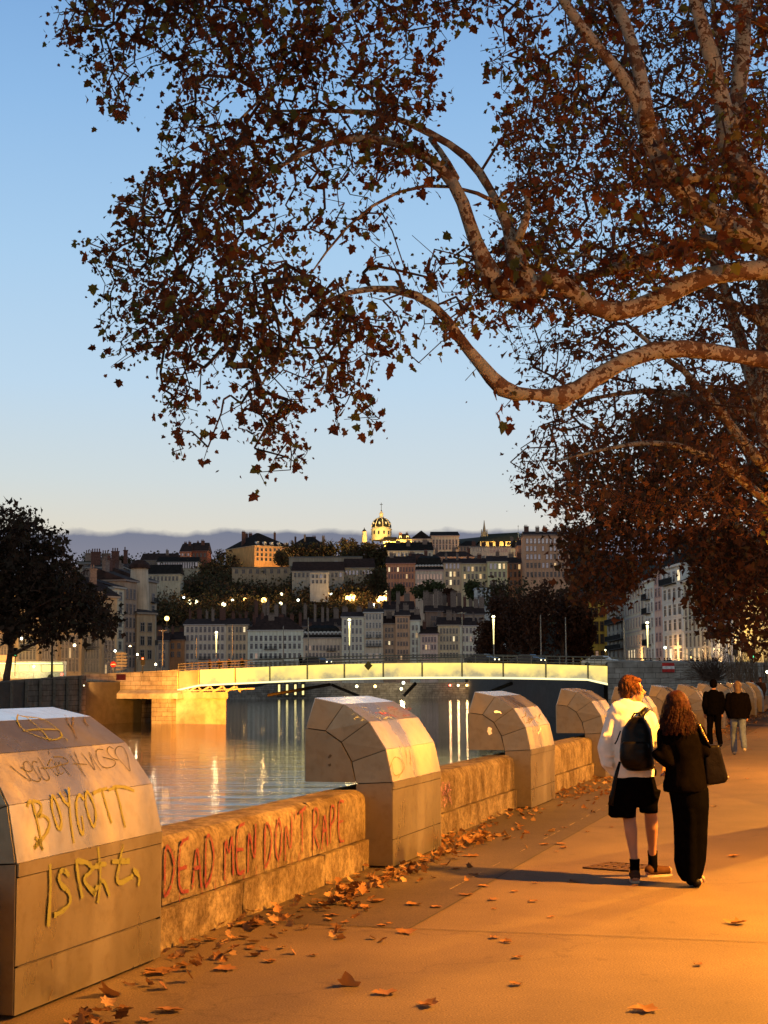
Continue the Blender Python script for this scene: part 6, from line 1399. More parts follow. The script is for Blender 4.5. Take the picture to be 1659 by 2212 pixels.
big_tree('third plane tree along the promenade, drooping over the far street houses', [[(1190, 1060), (1215, 1200), (1240, 1300), (1330, 1320), (1380, 1260), (1440, 1200), (1480, 1180), (1490, 1290), (1540, 1380), (1640, 1400), (1900, 1420), (1900, 820), (1400, 850), (1250, 960)]], [4800], 72, 86,
   [(1700, 1300, 46, 79), (1690, 1150, 40, 79), (1650, 1050, 34, 79)],
   [[(1690, 1160, 24, 79), (1600, 1080, 17, 78), (1500, 1040, 13, 77), (1400, 1080, 9, 77), (1300, 1140, 5, 77)], [(1650, 1060, 26, 79), (1560, 980, 16, 80), (1450, 950, 11, 81), (1350, 1000, 6, 81)], [(1695, 1230, 20, 79), (1610, 1150, 17, 78), (1560, 1100, 15, 77), (1520, 1180, 9, 77), (1530, 1290, 6, 77)], [(1655, 1060, 24, 79), (1600, 950, 15, 79), (1580, 860, 9, 79)]],
   None, 7, .27, LEAF3, .34, -.16, .32, 33, leaf_mid)
big_tree('fourth plane tree along the promenade with foliage low at the right edge', [[(1500, 1180), (1500, 1300), (1560, 1400), (1620, 1330), (1900, 1380), (1900, 1080)]], [1500], 96, 108,
   [(1730, 1380, 34, 102), (1720, 1250, 30, 102)], [[(1722, 1300, 16, 102), (1650, 1250, 12, 101), (1580, 1270, 7, 100)], [(1720, 1260, 16, 102), (1650, 1180, 10, 102), (1560, 1200, 6, 102)]], None, 6, .3, LEAF3, .4, -.2, .25, 35, leaf_mid)
# yellow-green leaves catching a lamp at the right edge: low shoot
lt = thing('young_tree', 'yellow-green leafy shoots catching lamplight at the right edge', 'tree', Q(58, -6.2))
V_, F_ = [], []; base = at(1700, 1470, 45)
m = MB(); b0 = Vector((base.x, base.y, 0)); top_ = at(1690, 1080, 45); m.tube([b0, b0.lerp(top_, .5) + Vector((.1, 0, 0)), top_], [.09, .06, .02], 8)
for k in range(14): q = b0.lerp(top_, rnd.uniform(.45, .95)); m.tube([q, q + Vector((rnd.uniform(-.9, .4), rnd.uniform(-.6, .6), rnd.uniform(.1, .6)))], [.02, .006], 5)
m.build('trunk', dark_bark, lt)
for k in range(200):
    p = at(rnd.gauss(1692, 17), rnd.uniform(1070, 1330), rnd.uniform(44, 46)); add_leaves(V_, F_, p, .17, LEAF5, .4)
link('crown', mk_mesh('crown', V_, F_, leaf_mat('yellow_green_leaf', [(.25, .22, .03), (.35, .28, .03), (.14, .16, .03)], .5)), lt)

# --- dark tree on the left bank
wd = Wood(); limbs = MB(); lb = at(8, 1478, 205); t = thing('plane_tree', 'large dark tree on the left bank with an orange-lit trunk', 'tree', (lb.x, lb.y, lb.z))
def ltree(rows): 
    pts = [at(x, y, D) for x, y, w_, D in rows]; a_, r_ = wd.limb(pts, [w_ * D / FPX / 2 for x, y, w_, D in rows], amp=.15, step=1.0); tube_knobby(limbs, a_, r_, 10, .12, 5)
ltree([(12, 1480, 16, 205), (18, 1440, 14, 205), (26, 1405, 12, 205), (20, 1360, 11, 205), (10, 1300, 9, 205), (20, 1200, 6, 205)])
ltree([(26, 1415, 9, 205), (60, 1395, 7, 203), (95, 1385, 6, 201), (120, 1360, 5, 200), (150, 1330, 3, 199)]); ltree([(24, 1380, 8, 205), (50, 1330, 6, 207), (100, 1270, 4, 208), (170, 1260, 3, 208)]); ltree([(15, 1330, 8, 205), (-30, 1260, 6, 203), (-50, 1180, 4, 203)])
tips = tips_in([(-120, 1130), (-60, 1095), (0, 1085), (40, 1110), (75, 1105), (85, 1140), (110, 1135), (135, 1150), (140, 1195), (165, 1230), (175, 1260), (215, 1275), (235, 1310), (262, 1345), (225, 1370), (150, 1362), (100, 1385), (60, 1370), (0, 1375), (-120, 1380)], 2600, 196, 214, -.5, .12, 5)
wd.grow(tips, 1.2, .05, .25); link('trunk', limbs.mesh('trunk', dark_bark, True), t); m = MB(); wd.mesh_twigs(m, .03, .4, .25); link('twigs', m.mesh('twigs', twig_m), t)
V_, F_ = [], []; twig_leaves(wd, 7, .62, LEAF3, .7, V_, F_, .3); link('crown', mk_mesh('crown', V_, F_, leaf_dark), t)
# --- clump of plane trees at the right end of the bridge
def round_tree(label, px, pyb, pyt, wpx, D, n, size, mat, seed, cat='tree', name='tree', group=None, bare=False, shape=LEAF3, base_z=None):
    b0 = at(px, pyb, D); tp = at(px, pyt, D); b0.z = base_z if base_z is not None else b0.z; H_ = tp.z - b0.z; Rr = wpx * D / FPX / 2; r = random.Random(seed)
    t = thing(name, label, cat, b0, 0, group); m = MB(); m.tube([Vector((0, 0, -1)), Vector((0, 0, H_ * .3)), Vector((r.uniform(-.3, .3), 0, H_ * .65))], [H_ * .022, H_ * .016, H_ * .008], 7)
    for k in range(9 if not bare else 26):
        a = r.uniform(0, 6.28); z0 = H_ * r.uniform(.22, .6); m.tube([Vector((0, 0, z0)), Vector((math.cos(a) * Rr * .45, math.sin(a) * Rr * .45, z0 + H_ * .15)), Vector((math.cos(a) * Rr * r.uniform(.7, .95), math.sin(a) * Rr * .8, z0 + H_ * r.uniform(.15, .4)))], [H_ * .010, H_ * .006, H_ * .002], 5)
    lpart('trunk', m, dark_bark, t)
    V_, F_ = [], []; cl_ = [(r.uniform(-1, 1), r.uniform(-1, 1), r.uniform(-.9, 1), r.uniform(.28, .5)) for _ in range(26)]; cl_ = [c_ for c_ in cl_ if c_[0] ** 2 + c_[1] ** 2 + c_[2] ** 2 < 1.05] or [(0, 0, 0, .8)]
    for _ in range(n):
        c_ = r.choice(cl_); v = Vector((r.gauss(0, 1), r.gauss(0, 1), r.gauss(0, 1))).normalized() * c_[3] * r.random() ** .4
        p = Vector(((c_[0] * .75 + v.x) * Rr, (c_[1] * .75 + v.y) * Rr, H_ * .52 + (c_[2] * .75 + v.z) * H_ * .5)); add_leaves(V_, F_, p, size, shape, .3, r)
    o = bpy.data.objects.new('crown', mk_mesh('crown', V_, F_, mat)); C.objects.link(o); o.parent = t; return t
leaf_br = leaf_mat('brown_far_leaf', [(.055, .022, .012), (.085, .034, .016), (.05, .024, .014)], .2)
for i, (px, top_, wp, D, lb) in enumerate([(1085, 1285, 100, 300, 'leftmost of the brown trees at the right end of the bridge'), (1150, 1248, 130, 290, 'brown rounded tree right of the lit lamp post'), (1215, 1252, 120, 296, 'tall brown tree in the middle of the clump behind the bridge'), (1250, 1270, 74, 300, 'brown tree just left of the dark orange building'), (1060, 1345, 60, 310, 'small brown tree at the left foot of the clump')]):
    round_tree(lb, px, 1425, top_, wp * 1.05, D, 4200, .75, leaf_br, 50 + i, group='brown trees behind the right end of the bridge', base_z=zs_r)
# --- hillside woods: one mass nobody could count, plus trees one can tell apart
leaf_hill = leaf_mat('hillside_leaf', [(.09, .05, .028), (.05, .048, .022), (.11, .055, .028), (.06, .06, .028), (.085, .07, .03)], .15)
V_, F_ = [], []; r = random.Random(99)
def hill_clump(px, py, rad, n, D=None, size=1.5):
    p, D = on_hill(px, py, rad * .8) if D is None else (at(px, py, D), D)
    for _ in range(n): v = Vector((r.gauss(0, .5), r.gauss(0, .5), r.gauss(0, .42))) * rad; add_leaves(V_, F_, p + v, size * r.uniform(.6, 1.3), LEAF2, .1, r)
HW = [(345, 1240, 700, 1330), (560, 1215, 840, 1300), (620, 1250, 850, 1330), (250, 1240, 420, 1330)]
cnt = 0
while cnt < 560:
    px = r.uniform(300, 1010); py = r.uniform(1222, 1340)
    if px > 840 and py < 1268: continue
    if 520 < px < 860 and py < 1246: continue
    if px < 420 and py < 1235: continue
    hill_clump(px, py, r.uniform(3.5, 6.5), 75); cnt += 1
for k in range(70): hill_clump(r.uniform(745, 850), r.uniform(1182, 1215) , 4, 55, 790)
for k in range(60): hill_clump(r.uniform(620, 760), r.uniform(1180, 1215), 3.5, 55, 822)
for k in range(80): hill_clump(r.uniform(180, 560), r.uniform(1205, 1222), 4, 45, 850)
for k in range(40): hill_clump(r.uniform(1060, 1300), r.uniform(1265, 1330), 5, 60, 600)
hw_ = mk_mesh('hillside_woods', V_, F_, leaf_hill); tag(link('hillside_woods', hw_), 'dark autumn woods covering the slope', None, None, 'stuff'); print('hill', len(F_) // 2)
leaf_gr = leaf_mat('evergreen_leaf', [(.05, .065, .022), (.08, .09, .03), (.06, .05, .022)], .2)
HT = [('broad dark green tree on the slope below the pale pink house', 925, 1298, 1250, 80, 622, leaf_gr), ('green tree right of the broad dark one, below the beige slope house', 1020, 1300, 1252, 44, 622, leaf_gr), ('small lamplit bush-like tree left of the broad dark green one', 858, 1300, 1262, 34, 626, leaf_gr),
      ('rounded autumn tree left of the salmon red house', 815, 1290, 1222, 60, 640, leaf_hill), ('dark ridge tree on the skyline above the left bank houses', 262, 1232, 1196, 46, 840, leaf_hill), ('leafy tree in front of the old mansion', 610, 1226, 1186, 40, 812, leaf_hill),
      ('round tree between the mansion and the domed church', 752, 1205, 1158, 42, 835, leaf_hill), ('dense tree just left of the domed church', 808, 1212, 1168, 60, 800, leaf_hill), ('orange-tinged tree at the right foot of the beige house', 972, 1300, 1268, 30, 620, leaf_br)]
for i, (lb, px, pb, pt, wp, D, mt) in enumerate(HT): round_tree(lb, px, pb, pt, wp, D, 1500, 1.1, mt, 70 + i, group='trees on the hillside', shape=LEAF2)
for i, (lb, px, pb, pt, wp, D) in enumerate([('bare twiggy tree on the skyline right of the mansion', 706, 1205, 1158, 34, 838), ('bare tree on the ridge right of the red brick house', 476, 1215, 1185, 34, 845), ('bare tree on the ridge at the far left skyline', 228, 1222, 1192, 30, 850)]):
    round_tree(lb, px, pb, pt, wp, D, 260, .8, leaf_hill, 90 + i, group='bare trees on the ridge', bare=True, shape=LEAF2, name='bare_tree')
# bare shrub over the right abutment
sh = thing('shrub', 'bare twiggy shrub growing over the right abutment wall', 'shrub', at(*z4(1210, 1440), 168)); m = MB(); r = random.Random(5)
for k in range(260):
    p0 = at(*z4(r.uniform(1150, 1270), 1470), 168); a = r.gauss(0, .75); L_ = r.uniform(2.2, 5.5); p1 = p0 + Vector((math.sin(a) * L_ * .6, r.uniform(-1, 1), math.cos(a) * L_ * .55)); p2 = p1 + Vector((math.sin(a) * L_ * .5, r.uniform(-.5, .5), -abs(math.sin(a)) * .5 + r.uniform(-.2, .9)))
    m.tube([p0, p1, p2], [.035, .022, .008], 3)
m.build('twigs', dark_bark, sh)
m = MB(); 
for k in range(150):
    p0 = at(*z4(r.uniform(1330, 1660), 1490), 150); p1 = p0 + Vector((r.gauss(0, .8), r.uniform(-1, 1), r.uniform(2.5, 7))); m.tube([p0, p0.lerp(p1, .5) + Vector((r.gauss(0, .2), 0, 0)), p1], [.03, .02, .006], 3)
sh2 = thing('shrub', 'thin bare saplings at the right edge in front of the abutment wall', 'shrub', at(*z4(1500, 1490), 150)); m.build('twigs', plain('pale_twig', (.2, .13, .08), .9), sh2)

# ------------------------------------------------------------------ fallen leaves
dry = leaf_mat('dry_leaf', [(.14, .06, .022), (.27, .14, .055), (.10, .04, .016), (.34, .21, .10), (.06, .026, .012), (.18, .085, .03)], .15)
def dry_leaf_mesh(seed):
    r = random.Random(seed); V_ = []; vs = []; k = len(LEAF5); c_ = Vector((0, 0, .012))
    cup = r.uniform(.1, .5); tw = r.uniform(-.5, .5)
    for x, y in LEAF5: rr_ = math.hypot(x, y); vs.append((x * (1 - cup * .3) + r.uniform(-.03, .03), y + r.uniform(-.03, .03), max(.0, cup * .55 * rr_ * rr_ + tw * x * y * .5 + r.uniform(0, .10))))
    mid = [(x * .5, y * .5, max(.0, cup * .14 * (x * x + y * y) + tw * x * y * .12 + r.uniform(0, .03))) for x, y in LEAF5]
    vs = [(0, 0, .01)] + vs + mid; F_ = []
    for i in range(k): j = (i + 1) % k; F_ += [(1 + i, 1 + j, 1 + k + j, 1 + k + i), (1 + k + i, 1 + k + j, 0)]
    o = len(vs); vs += [(.012, -.5, .01), (-.012, -.5, .01), (.03 + tw * .1, -.85, .07), (.015 + tw * .1, -.85, .07)]; F_ += [(o, o + 1, o + 3, o + 2)]
    return vs, F_
LM = [dry_leaf_mesh(i) for i in range(12)]
LME = [mk_mesh('fallen_leaf', v, f, dry) for v, f in LM]
for me in LME: me.polygons.foreach_set('use_smooth', [True] * len(me.polygons))
def fallen(p, size, label, group, i, name='fallen_leaf', tilt=.0):
    o = bpy.data.objects.new(name, LME[i % 12]); C.objects.link(o); o.location = (p.x, p.y, .008 + max(0, p.z)); o.scale = (size,) * 3; o.rotation_euler = (rnd.uniform(-.07, .07) + tilt, rnd.uniform(-.07, .07), rnd.uniform(0, 6.28)); tag(o, label, 'leaf', group); return o
zf = Z(900, 3300, 2124 / 1659)
BIG = [((367, 455), .21, 'curled dead leaf standing upright at the bottom of the path', 1.0), ((480, 480), .19, 'curled leaf with a long stalk near the bottom centre'), ((612, 518), .18, 'ragged brown leaf right of the long-stalked one'), ((1275, 533), .21, 'flat pale leaf at the bottom right of the path'),
 ((548, 293), .20, 'dull brown leaf lying on the paving joint'), ((855, 322), .12, 'small pale leaf just beyond the paving joint'), ((570, 208), .17, 'bright two-lobed leaf at the end of the chalk line'), ((640, 215), .14, 'flat tan leaf right of the two-lobed leaf'), ((732, 177), .17, 'leaf lying across the long joint line'),
 ((783, 150), .14, 'pale leaf in the long shadow'), ((812, 192), .13, 'small tan leaf below the long shadow'), ((935, 197), .12, 'curled tan leaf between the shadow and the joint'), ((880, 167), .09, 'tiny leaf below the couple shadow'), ((1062, 135), .17, 'brown leaf lying on the couple shadow'), ((1558, 265), .22, 'long flat leaf at the right below the woman'),
 ((1555, 58), .18, 'flat leaf right of the woman in black'), ((992, 245), .09, 'little leaf in the middle of the bright paving'), ((890, 370), .11, 'faint pale leaf on the stained paving'), ((1445, 393), .10, 'small dark leaf in the lower right shadow edge'), ((70, 270), .28, 'large crumpled leaf close to the wall base'), ((128, 382), .12, 'small leaf below the large crumpled one'),
 ((262, 363), .10, 'dark curled leaf on the near paving'), ((358, 262), .10, 'pale leaf at the left end of the joint'), ((470, 272), .10, 'cream leaf beside the joint'), ((495, 266), .07, 'tiny cream leaf beside the joint'), ((370, 208), .16, 'tan leaf in the rough strip below the second housing'), ((425, 217), .15, 'tan leaf right of it in the rough strip'), ((460, 197), .2, 'large tan leaf in the rough strip'),
 ((745, 58), .22, 'crumpled golden leaf right of the second housing'), ((700, 97), .12, 'flat golden leaf on the dark strip'), ((600, 75), .18, 'golden leaf at the corner of the second housing'), ((1020, 20), .14, 'leaf on the chalk line far along'), ((970, 22), .15, 'leaf just before the chalk line far along'), ((1252, 148), .09, 'small leaf between the feet and the shadow'), ((66, 342), .09, 'pale scrap of leaf near the wall')]
for i, b_ in enumerate(BIG):
    (X, Y), s_, lb = b_[:3]; p = ground(*zf(X, Y)); fallen(p, s_ * .78, lb, 'scattered single leaves on the path', i, tilt=b_[3] if len(b_) > 3 else 0)
zcb = [((640, 1840), .24, 'upright curled leaf in front of the graffiti housing', .9), ((725, 1925), .12, 'small leaf right of the near leaf pile'), ((1015, 1935), .2, 'tan leaf below the wall near the first housing'), ((930, 1710), .26, 'golden lobed leaf by the corner of the first housing'), ((1335, 1690), .2, 'flat golden leaf in front of the red graffiti'), ((1495, 1430), .24, 'crumpled leaf below the graffiti wall'), ((1605, 1640), .1, 'small pale leaf on the near paving'), ((1485, 1560), .08, 'pale scrap near the wall piles'), ((880, 1995), .12, 'leaf cut by the bottom edge'), ((1090, 1670), .16, 'leaf under the wall near the first housing')]
for i, b_ in enumerate(zcb):
    (X, Y), s_, lb = b_[:3]; p = ground(*zc(X, Y)); fallen(p, s_ * .78, lb, 'scattered single leaves on the path', i + 5, tilt=b_[3] if len(b_) > 3 else 0)
n_ = 0
while n_ < 150:
    u = rnd.uniform(7.5, 75); v = 4.3 - abs(rnd.gauss(0, 1.1)) ** 1.2 if rnd.random() < .75 else rnd.uniform(-4, 4.2)
    if v < -4 or v > 4.3: continue
    if any(abs(u - us_ - .9) < .98 and v > 3.9 for us_ in us): continue
    fallen(Q(u, v), rnd.uniform(.045, .10), 'small dry brown leaf among the others strewn along the promenade', 'small leaves strewn along the promenade', n_); n_ += 1
# drifts of leaves against the wall, nobody could count them
V_, F_ = [], []; r = random.Random(4)
def pile_leaf(p, s_):
    v, f = LM[r.randrange(12)]; Mx = Matrix.Translation(p) @ Matrix.Rotation(r.uniform(0, 6.28), 4, 'Z') @ Matrix.Rotation(r.gauss(0, .45), 4, 'X') @ Matrix.Rotation(r.gauss(0, .4), 4, 'Y') @ Matrix.Scale(s_, 4); o = len(V_)
    V_.extend(tuple(Mx @ Vector(q)) for q in v); F_.extend([tuple(i + o for i in q) for q in f])
heaps = [(7.2, 3.85, 24), (8.9, 3.95, 16)]
u = 9.3
while u < 90:
    inside = [k for k in us if k - .15 < u < k + HL + .1]
    dens = 1.3 + 1.8 * max(0, mnoise.noise(Vector((u * .8, 3, 0)))) * 2
    for k in us:
        if k + HL < u < k + HL + 2.2: dens *= 2.6
        if k - 1.2 < u < k: dens *= 1.6
    for _ in range(int(dens * (1.6 if not inside else .8))):
        vmax = (4.33 if not inside else 4.09); v = vmax - abs(r.gauss(0, .24)) - (0 if r.random() < .75 else r.uniform(0, .8)); uu = u + r.uniform(-.2, .2)
        pile_leaf(Q(uu, v, .012 + r.random() * .05 * max(0, 1 - (vmax - v) * 3)), r.uniform(.05, .10))
    u += .17
for u0, v0, n_ in heaps + [(13.3, 4.0, 40), (13.9, 3.98, 30), (12.0, 4.0, 50), (16.5, 4.0, 60), (15.2, 3.98, 25)]:
    for _ in range(n_): pile_leaf(Q(u0 + r.gauss(0, .3), min(v0 + .0, v0 - abs(r.gauss(0, .13))), .015 + r.random() * .06), r.uniform(.06, .105))
tag(link('leaf_litter', mk_mesh('leaf_litter', V_, F_, dry)), 'drifts of dry plane leaves along the foot of the wall', None, None, 'stuff')

# ------------------------------------------------------------------ lamps, signs, vehicles, small figures
yel = emit('lamp_yellow', (1.0, .80, .28), 1.5); yel_hot = emit('lamp_hot', (1.0, .9, .5), 4); org = emit('lamp_orange', (1.0, .58, .14), 7); wht = emit('lamp_white', (.9, 1.0, .85), 5); redl = emit('red_light', (1, .05, .03), 7); grn = emit('green_light', (.1, 1, .35), 7)
pole_m = plain('pole_grey', (.20, .19, .18), .5, .4)
for px, y0, y1, D, lb in [(466, 1366, 1434, 222, 'lit tapered lamp post, leftmost on the bridge'), (754, 1339, 1424, 208, 'lit tapered lamp post left of the diamond sign'), (1066, 1332, 1424, 200, 'lit tapered lamp post in front of the brown trees'), (1399, 1345, 1428, 194, 'lit tapered lamp post over the red and white sign')]:
    b0 = at(px + 1, y1, D); tp = at(px, y0, D); t = thing('lamp_post', lb, 'lamp post', b0, group='glowing lamp posts on the bridge'); H_ = tp.z - b0.z
    m = MB(); m.tube([(0, 0, -1.2), (0, 0, H_ * .35)], [.09, .08], 8); lpart('post', m, pole_m, t); m = MB(); m.tube([(0, 0, H_ * .35 + .004), (0, 0, H_ * .8), (0, 0, H_ - .3)], [.06, .12, .17], 10); lpart('glowing_column', m, yel, t)
    m = MB(); m.ball((0, 0, H_), (.22, .22, .16), 10, 6); lpart('lamp_head', m, yel_hot, t); point(b0 + Vector((0, -.9, H_ - .2)), (1, .85, .4), 300, .2)
for px, y0, y1, D, lb in [(350, 1360, 1446, 222, 'unlit mast with a cross arm at the left end of the bridge'), (665, 1334, 1432, 212, 'unlit mast behind the far houses, left of the middle'), (998, 1322, 1424, 203, 'unlit mast with a cross arm before the rosy white house'), (1168, 1328, 1424, 198, 'thin mast in front of the brown trees, nearer the lit post'), (1222, 1333, 1425, 197, 'thin mast in front of the brown trees, farther right'), (1348, 1338, 1427, 195, 'unlit mast left of the lit post over the abutment'), (423, 1378, 1440, 224, 'thin pole before the pinkish grey riverside house'), (501, 1350, 1437, 221, 'thin pole before the tan riverside house'), (611, 1352, 1433, 216, 'thin pole before the wide white riverside house'), (900, 1350, 1427, 206, 'thin dark pole before the orange-brown riverside house')]:
    b0 = at(px + 1, y1, D); tp = at(px, y0, D); H_ = tp.z - b0.z; t = thing('mast', lb, 'mast', b0, group='thin masts along the bridge'); m = MB(); m.tube([(0, 0, -1.2), (0, 0, H_)], [.10, .06], 6); lpart('post', m, pole_m, t)
    if 'cross arm' in lb: m = MB(); m.box((0, 0, H_ - .15), (1.2, .12, .12)); lpart('cross_arm', m, pole_m, t)
def globe_lamp(cv, x, y, D, r_, mat, label, post=3.5, power=0, col=(1, .6, .2), grp='small street lights'):
    c_ = at(*cv(x, y), D); t = thing('street_light', label, 'street light', (c_.x, c_.y, c_.z - post), group=grp); m = MB(); m.tube([(0, 0, 0), (0, 0, post - r_)], [.06 * r_ / .3, .045 * r_ / .3], 6); lpart('post', m, dark_iron, t); m = MB(); m.ball((0, 0, post), r_, 10, 7); lpart('globe', m, mat, t)
    if power: point(c_ + Vector((0, -r_ * 2.2, 0)), col, power, r_)
HLp = [(z2, 205, 668, .45, wht, 'faint white hillside light, highest on the left'), (z2, 248, 698, 1.0, yel_hot, 'left one of two adjacent hillside lights'), (z2, 288, 697, .8, yel_hot, 'right one of two adjacent hillside lights'), (z2, 466, 713, .9, yel_hot, 'greenish hillside light below the mansion slope'), (z2, 523, 687, .6, yel_hot, 'small hillside light right of the greenish one'), (z2, 606, 681, .7, org, 'small orange hillside light'),
       (z2, 728, 686, 1.1, org, 'orange hillside light in the middle of the dark woods'), (z2, 843, 646, .6, yel_hot, 'small light above a doorway on the slope'), (z2, 838, 708, .7, yel_hot, 'light just beneath the doorway light'), (z2, 952, 685, .5, wht, 'faint white light deep in the woods'), (z2, 1166, 643, .5, wht, 'tiny light above the ochre hut'), (z2, 1273, 671, .9, org, 'orange light left of the big glowing pair'),
       (z2, 1306, 673, 1.6, org, 'big glowing orange light left of the salmon house'), (z2, 1488, 680, 1.5, org, 'left big light under the salmon house'), (z2, 1521, 674, 1.2, org, 'right big light under the salmon house'), (z2, 1527, 634, .7, yel_hot, 'small light at the corner of the salmon house'), (z3, 440, 845, 1.9, org, 'brightest orange light under the broad dark green tree'), (z3, 795, 848, 1.8, org, 'bright orange light under the green tree beside the blue-grey house'),
       (z3, 735, 848, 1.0, yel_hot, 'white-yellow light left of the bright orange one'), (z3, 722, 884, .7, org, 'reddish light below the white-yellow one'), (z3, 575, 845, .5, yel_hot, 'tiny light under the broad green tree'), (z3, 627, 800, .6, org, 'light on the little lit hut'), (z3, 714, 740, .9, yel_hot, 'light before the tan slope house'), (z3, 1095, 754, .9, yel_hot, 'light at the foot of the cream corner house'), (z3, 1217, 648, .9, org, 'light between the brown house and the large block'), (z3, 133, 893, .8, wht, 'cool white light below the glowing pair'), (z1, 1090, 805, .9, org, 'yellow light above the left end of the far row')]
for cv, x, y, r_, mt, lb in HLp:
    p, D = on_hill(*cv(x, y), 7, 600, 760); globe_lamp(cv, x, y, D, r_ * 1.15, mt, lb, 7, 2600 * r_ * r_ if mt is org else 900 * r_, (1, .55, .16), 'lights scattered over the dark hillside')
LLp = [(140, 936, 250, .38, wht, 'white lamp among the left tree branches'), (487, 980, 250, .42, yel_hot, 'bright lamp hanging before the left street houses'), (752, 1017, 235, .3, wht, 'white lamp left of the direction signs'), (898, 1040, 240, .3, yel_hot, 'lamp beside the red traffic light'), (851, 985, 240, .2, org, 'small orange lamp on a curved mast'), (1018, 1105, 240, .3, yel_hot, 'low lamp at the left bridge end'), (222, 1118, 230, .25, wht, 'white lamp low behind the bus'), (548, 1243, 209, .16, yel_hot, 'tiny lamp at the left end of the abutment')]
for x, y, D, r_, mt, lb in LLp: globe_lamp(z1, x, y, D, r_ * .6, mt, lb, 4.5 if y < 1200 else .5, 250 if y < 1200 else 0, (1, .8, .5), 'lamps on the left bank')
RLp = [(843, 1208, 225, .28, wht, 'white lamp before the tall white house'), (1340, 1162, 205, .25, yel_hot, 'lamp on the blue-grey facade'), (1412, 1005, 196, .25, org, 'orange lamp high beside the end house'), (370, 1228, 260, .2, yel_hot, 'lamp at the foot of the orange building'), (1652, 1400, 120, .16, yel_hot, 'glaring lamp at the right edge above the two far figures')]
for x, y, D, r_, mt, lb in RLp: globe_lamp(z4, x, y, D, r_ * .7, mt, lb, 4.0, 200, (1, .7, .35), 'lamps on the right bank')
# lights along the far quay under the bridge
for i, (x, y) in enumerate([(828, 1270), (880, 1270), (934, 1270), (984, 1270)]):
    p = at(*z2(x, y), 513); t = thing('wall_light', ['first', 'second', 'third', 'last'][i] + ' from the left of the four tall lights under the bridge', 'wall light', p, group='four tall lights on the far quay'); m = MB(); m.bx(-.32, .32, -.2, .2, -1.7, 1.7); lpart('lens', m, yel, t); m = MB(); m.bx(-.8, .8, .21, .5, -2.5, 2.5); lpart('bracket', m, dk, t)
for x, y, mt, lb in [(1335, 1248, yel_hot, 'lamp on the far quay wall above a pool of light'), (1455, 1248, org, 'orange lamp on the far quay wall'), (1640, 1225, wht, 'pair of white headlights seen under the bridge'), (1626, 1265, yel_hot, 'yellow lamp below the white headlights')] :
    globe_lamp(z2, x, y, 512, .5, mt, lb, 1.5, 500, (1, .75, .35), 'single lights under the bridge')
for (x, lb, mt) in [(686, 'small red lamp under the right part of the bridge', redl), (745, 'small lamp under the bridge near the third housing', yel_hot), (808, 'lamp under the bridge right of the small one', org)]: globe_lamp(z3, 0 + x * 1.0, 1472, 512, .4, mt, lb, 1.5, 300, (1, .6, .25), 'single lights under the bridge')
# parapet sign pillar, traffic lights, direction signs on the left bank
t = thing('direction_sign', 'stack of six white direction arrows on a post on the left bank', 'direction sign', at(*z1(793, 1160), 225)); z0 = t.location.z; m = MB(); m.tube([(0, 0, 0), (0, 0, at(*z1(793, 1020), 225).z - z0)], .09, 8); lpart('post', m, pole_m, t)
for y in (1035, 1055, 1075, 1095, 1115, 1140):
    z_ = at(*z1(793, y), 225).z - z0; m = MB(); m.prism([(-.8, -.12, z_ - .16), (.65, -.12, z_ - .16), (.9, -.12, z_), (.65, -.12, z_ + .16), (-.8, -.12, z_ + .16)], (0, .05, 0)); lpart('arrow_board', m, plain('arrow_white', (.22, .21, .2), .6), t)
def traffic_light(cv, x, yt, yb, D, on, label):
    b0 = at(*cv(x, yb), D); tz = at(*cv(x, yt), D).z - b0.z; t = thing('traffic_light', label, 'traffic light', b0); m = MB(); m.tube([(0, 0, 0), (0, 0, tz - .9)], .07, 8); lpart('post', m, dark_iron, t); m = MB(); m.box((0, 0, tz - .45), (.34, .3, 1.0)); m.box((0, 0, tz - .45), (.62, .04, 1.25)); lpart('housing', m, dark_iron, t)
    for k, nm in enumerate(('r', 'a', 'g')):
        m = MB(); m.tube([(0, -.17, tz - .15 - .3 * k), (0, -.21, tz - .15 - .3 * k)], .13, 12); lpart('lens', m, (redl if nm == 'r' else grn if nm == 'g' else org) if nm in on else dark_iron, t)
traffic_light(z1, 932, 1060, 1165, 220, 'r', 'red traffic light at the left end of the bridge'); traffic_light(z1, 97, 1005, 1180, 215, 'g', 'green traffic light beside the left tree trunk'); traffic_light(z4, 1403, 1200, 1320, 185, '', 'dark traffic light before the orange-lit end house'); traffic_light(z4, 1537, 1225, 1340, 178, 'r' if False else 'g', 'green traffic light at the right edge')
t = thing('round_sign', 'round red and white sign on a post left of the direction arrows', 'sign', at(*z1(740, 1160), 224)); z0 = t.location.z; zt_ = at(*z1(740, 1105), 224).z - z0
m = MB(); m.tube([(0, 0, 0), (0, 0, zt_)], .06, 6); lpart('post', m, pole_m, t); m = MB(); m.tube([(0, -.1, zt_), (0, -.14, zt_)], .42, 20); lpart('disc', m, plain('sign_red', (.55, .02, .015), .5), t); m = MB(); m.box((0, -.16, zt_), (.62, .03, .15)); lpart('white_bar', m, plain('sign_white', (.8, .78, .75), .5), t)
t = thing('pole', 'tall dark pole standing at the left bank kerb', 'pole', at(*z1(338, 1195), 205)); m = MB(); m.tube([(0, 0, 0), (0, 0, at(*z1(338, 860), 205).z - t.location.z)], [.16, .10], 8); lpart('post', m, dark_iron, t)
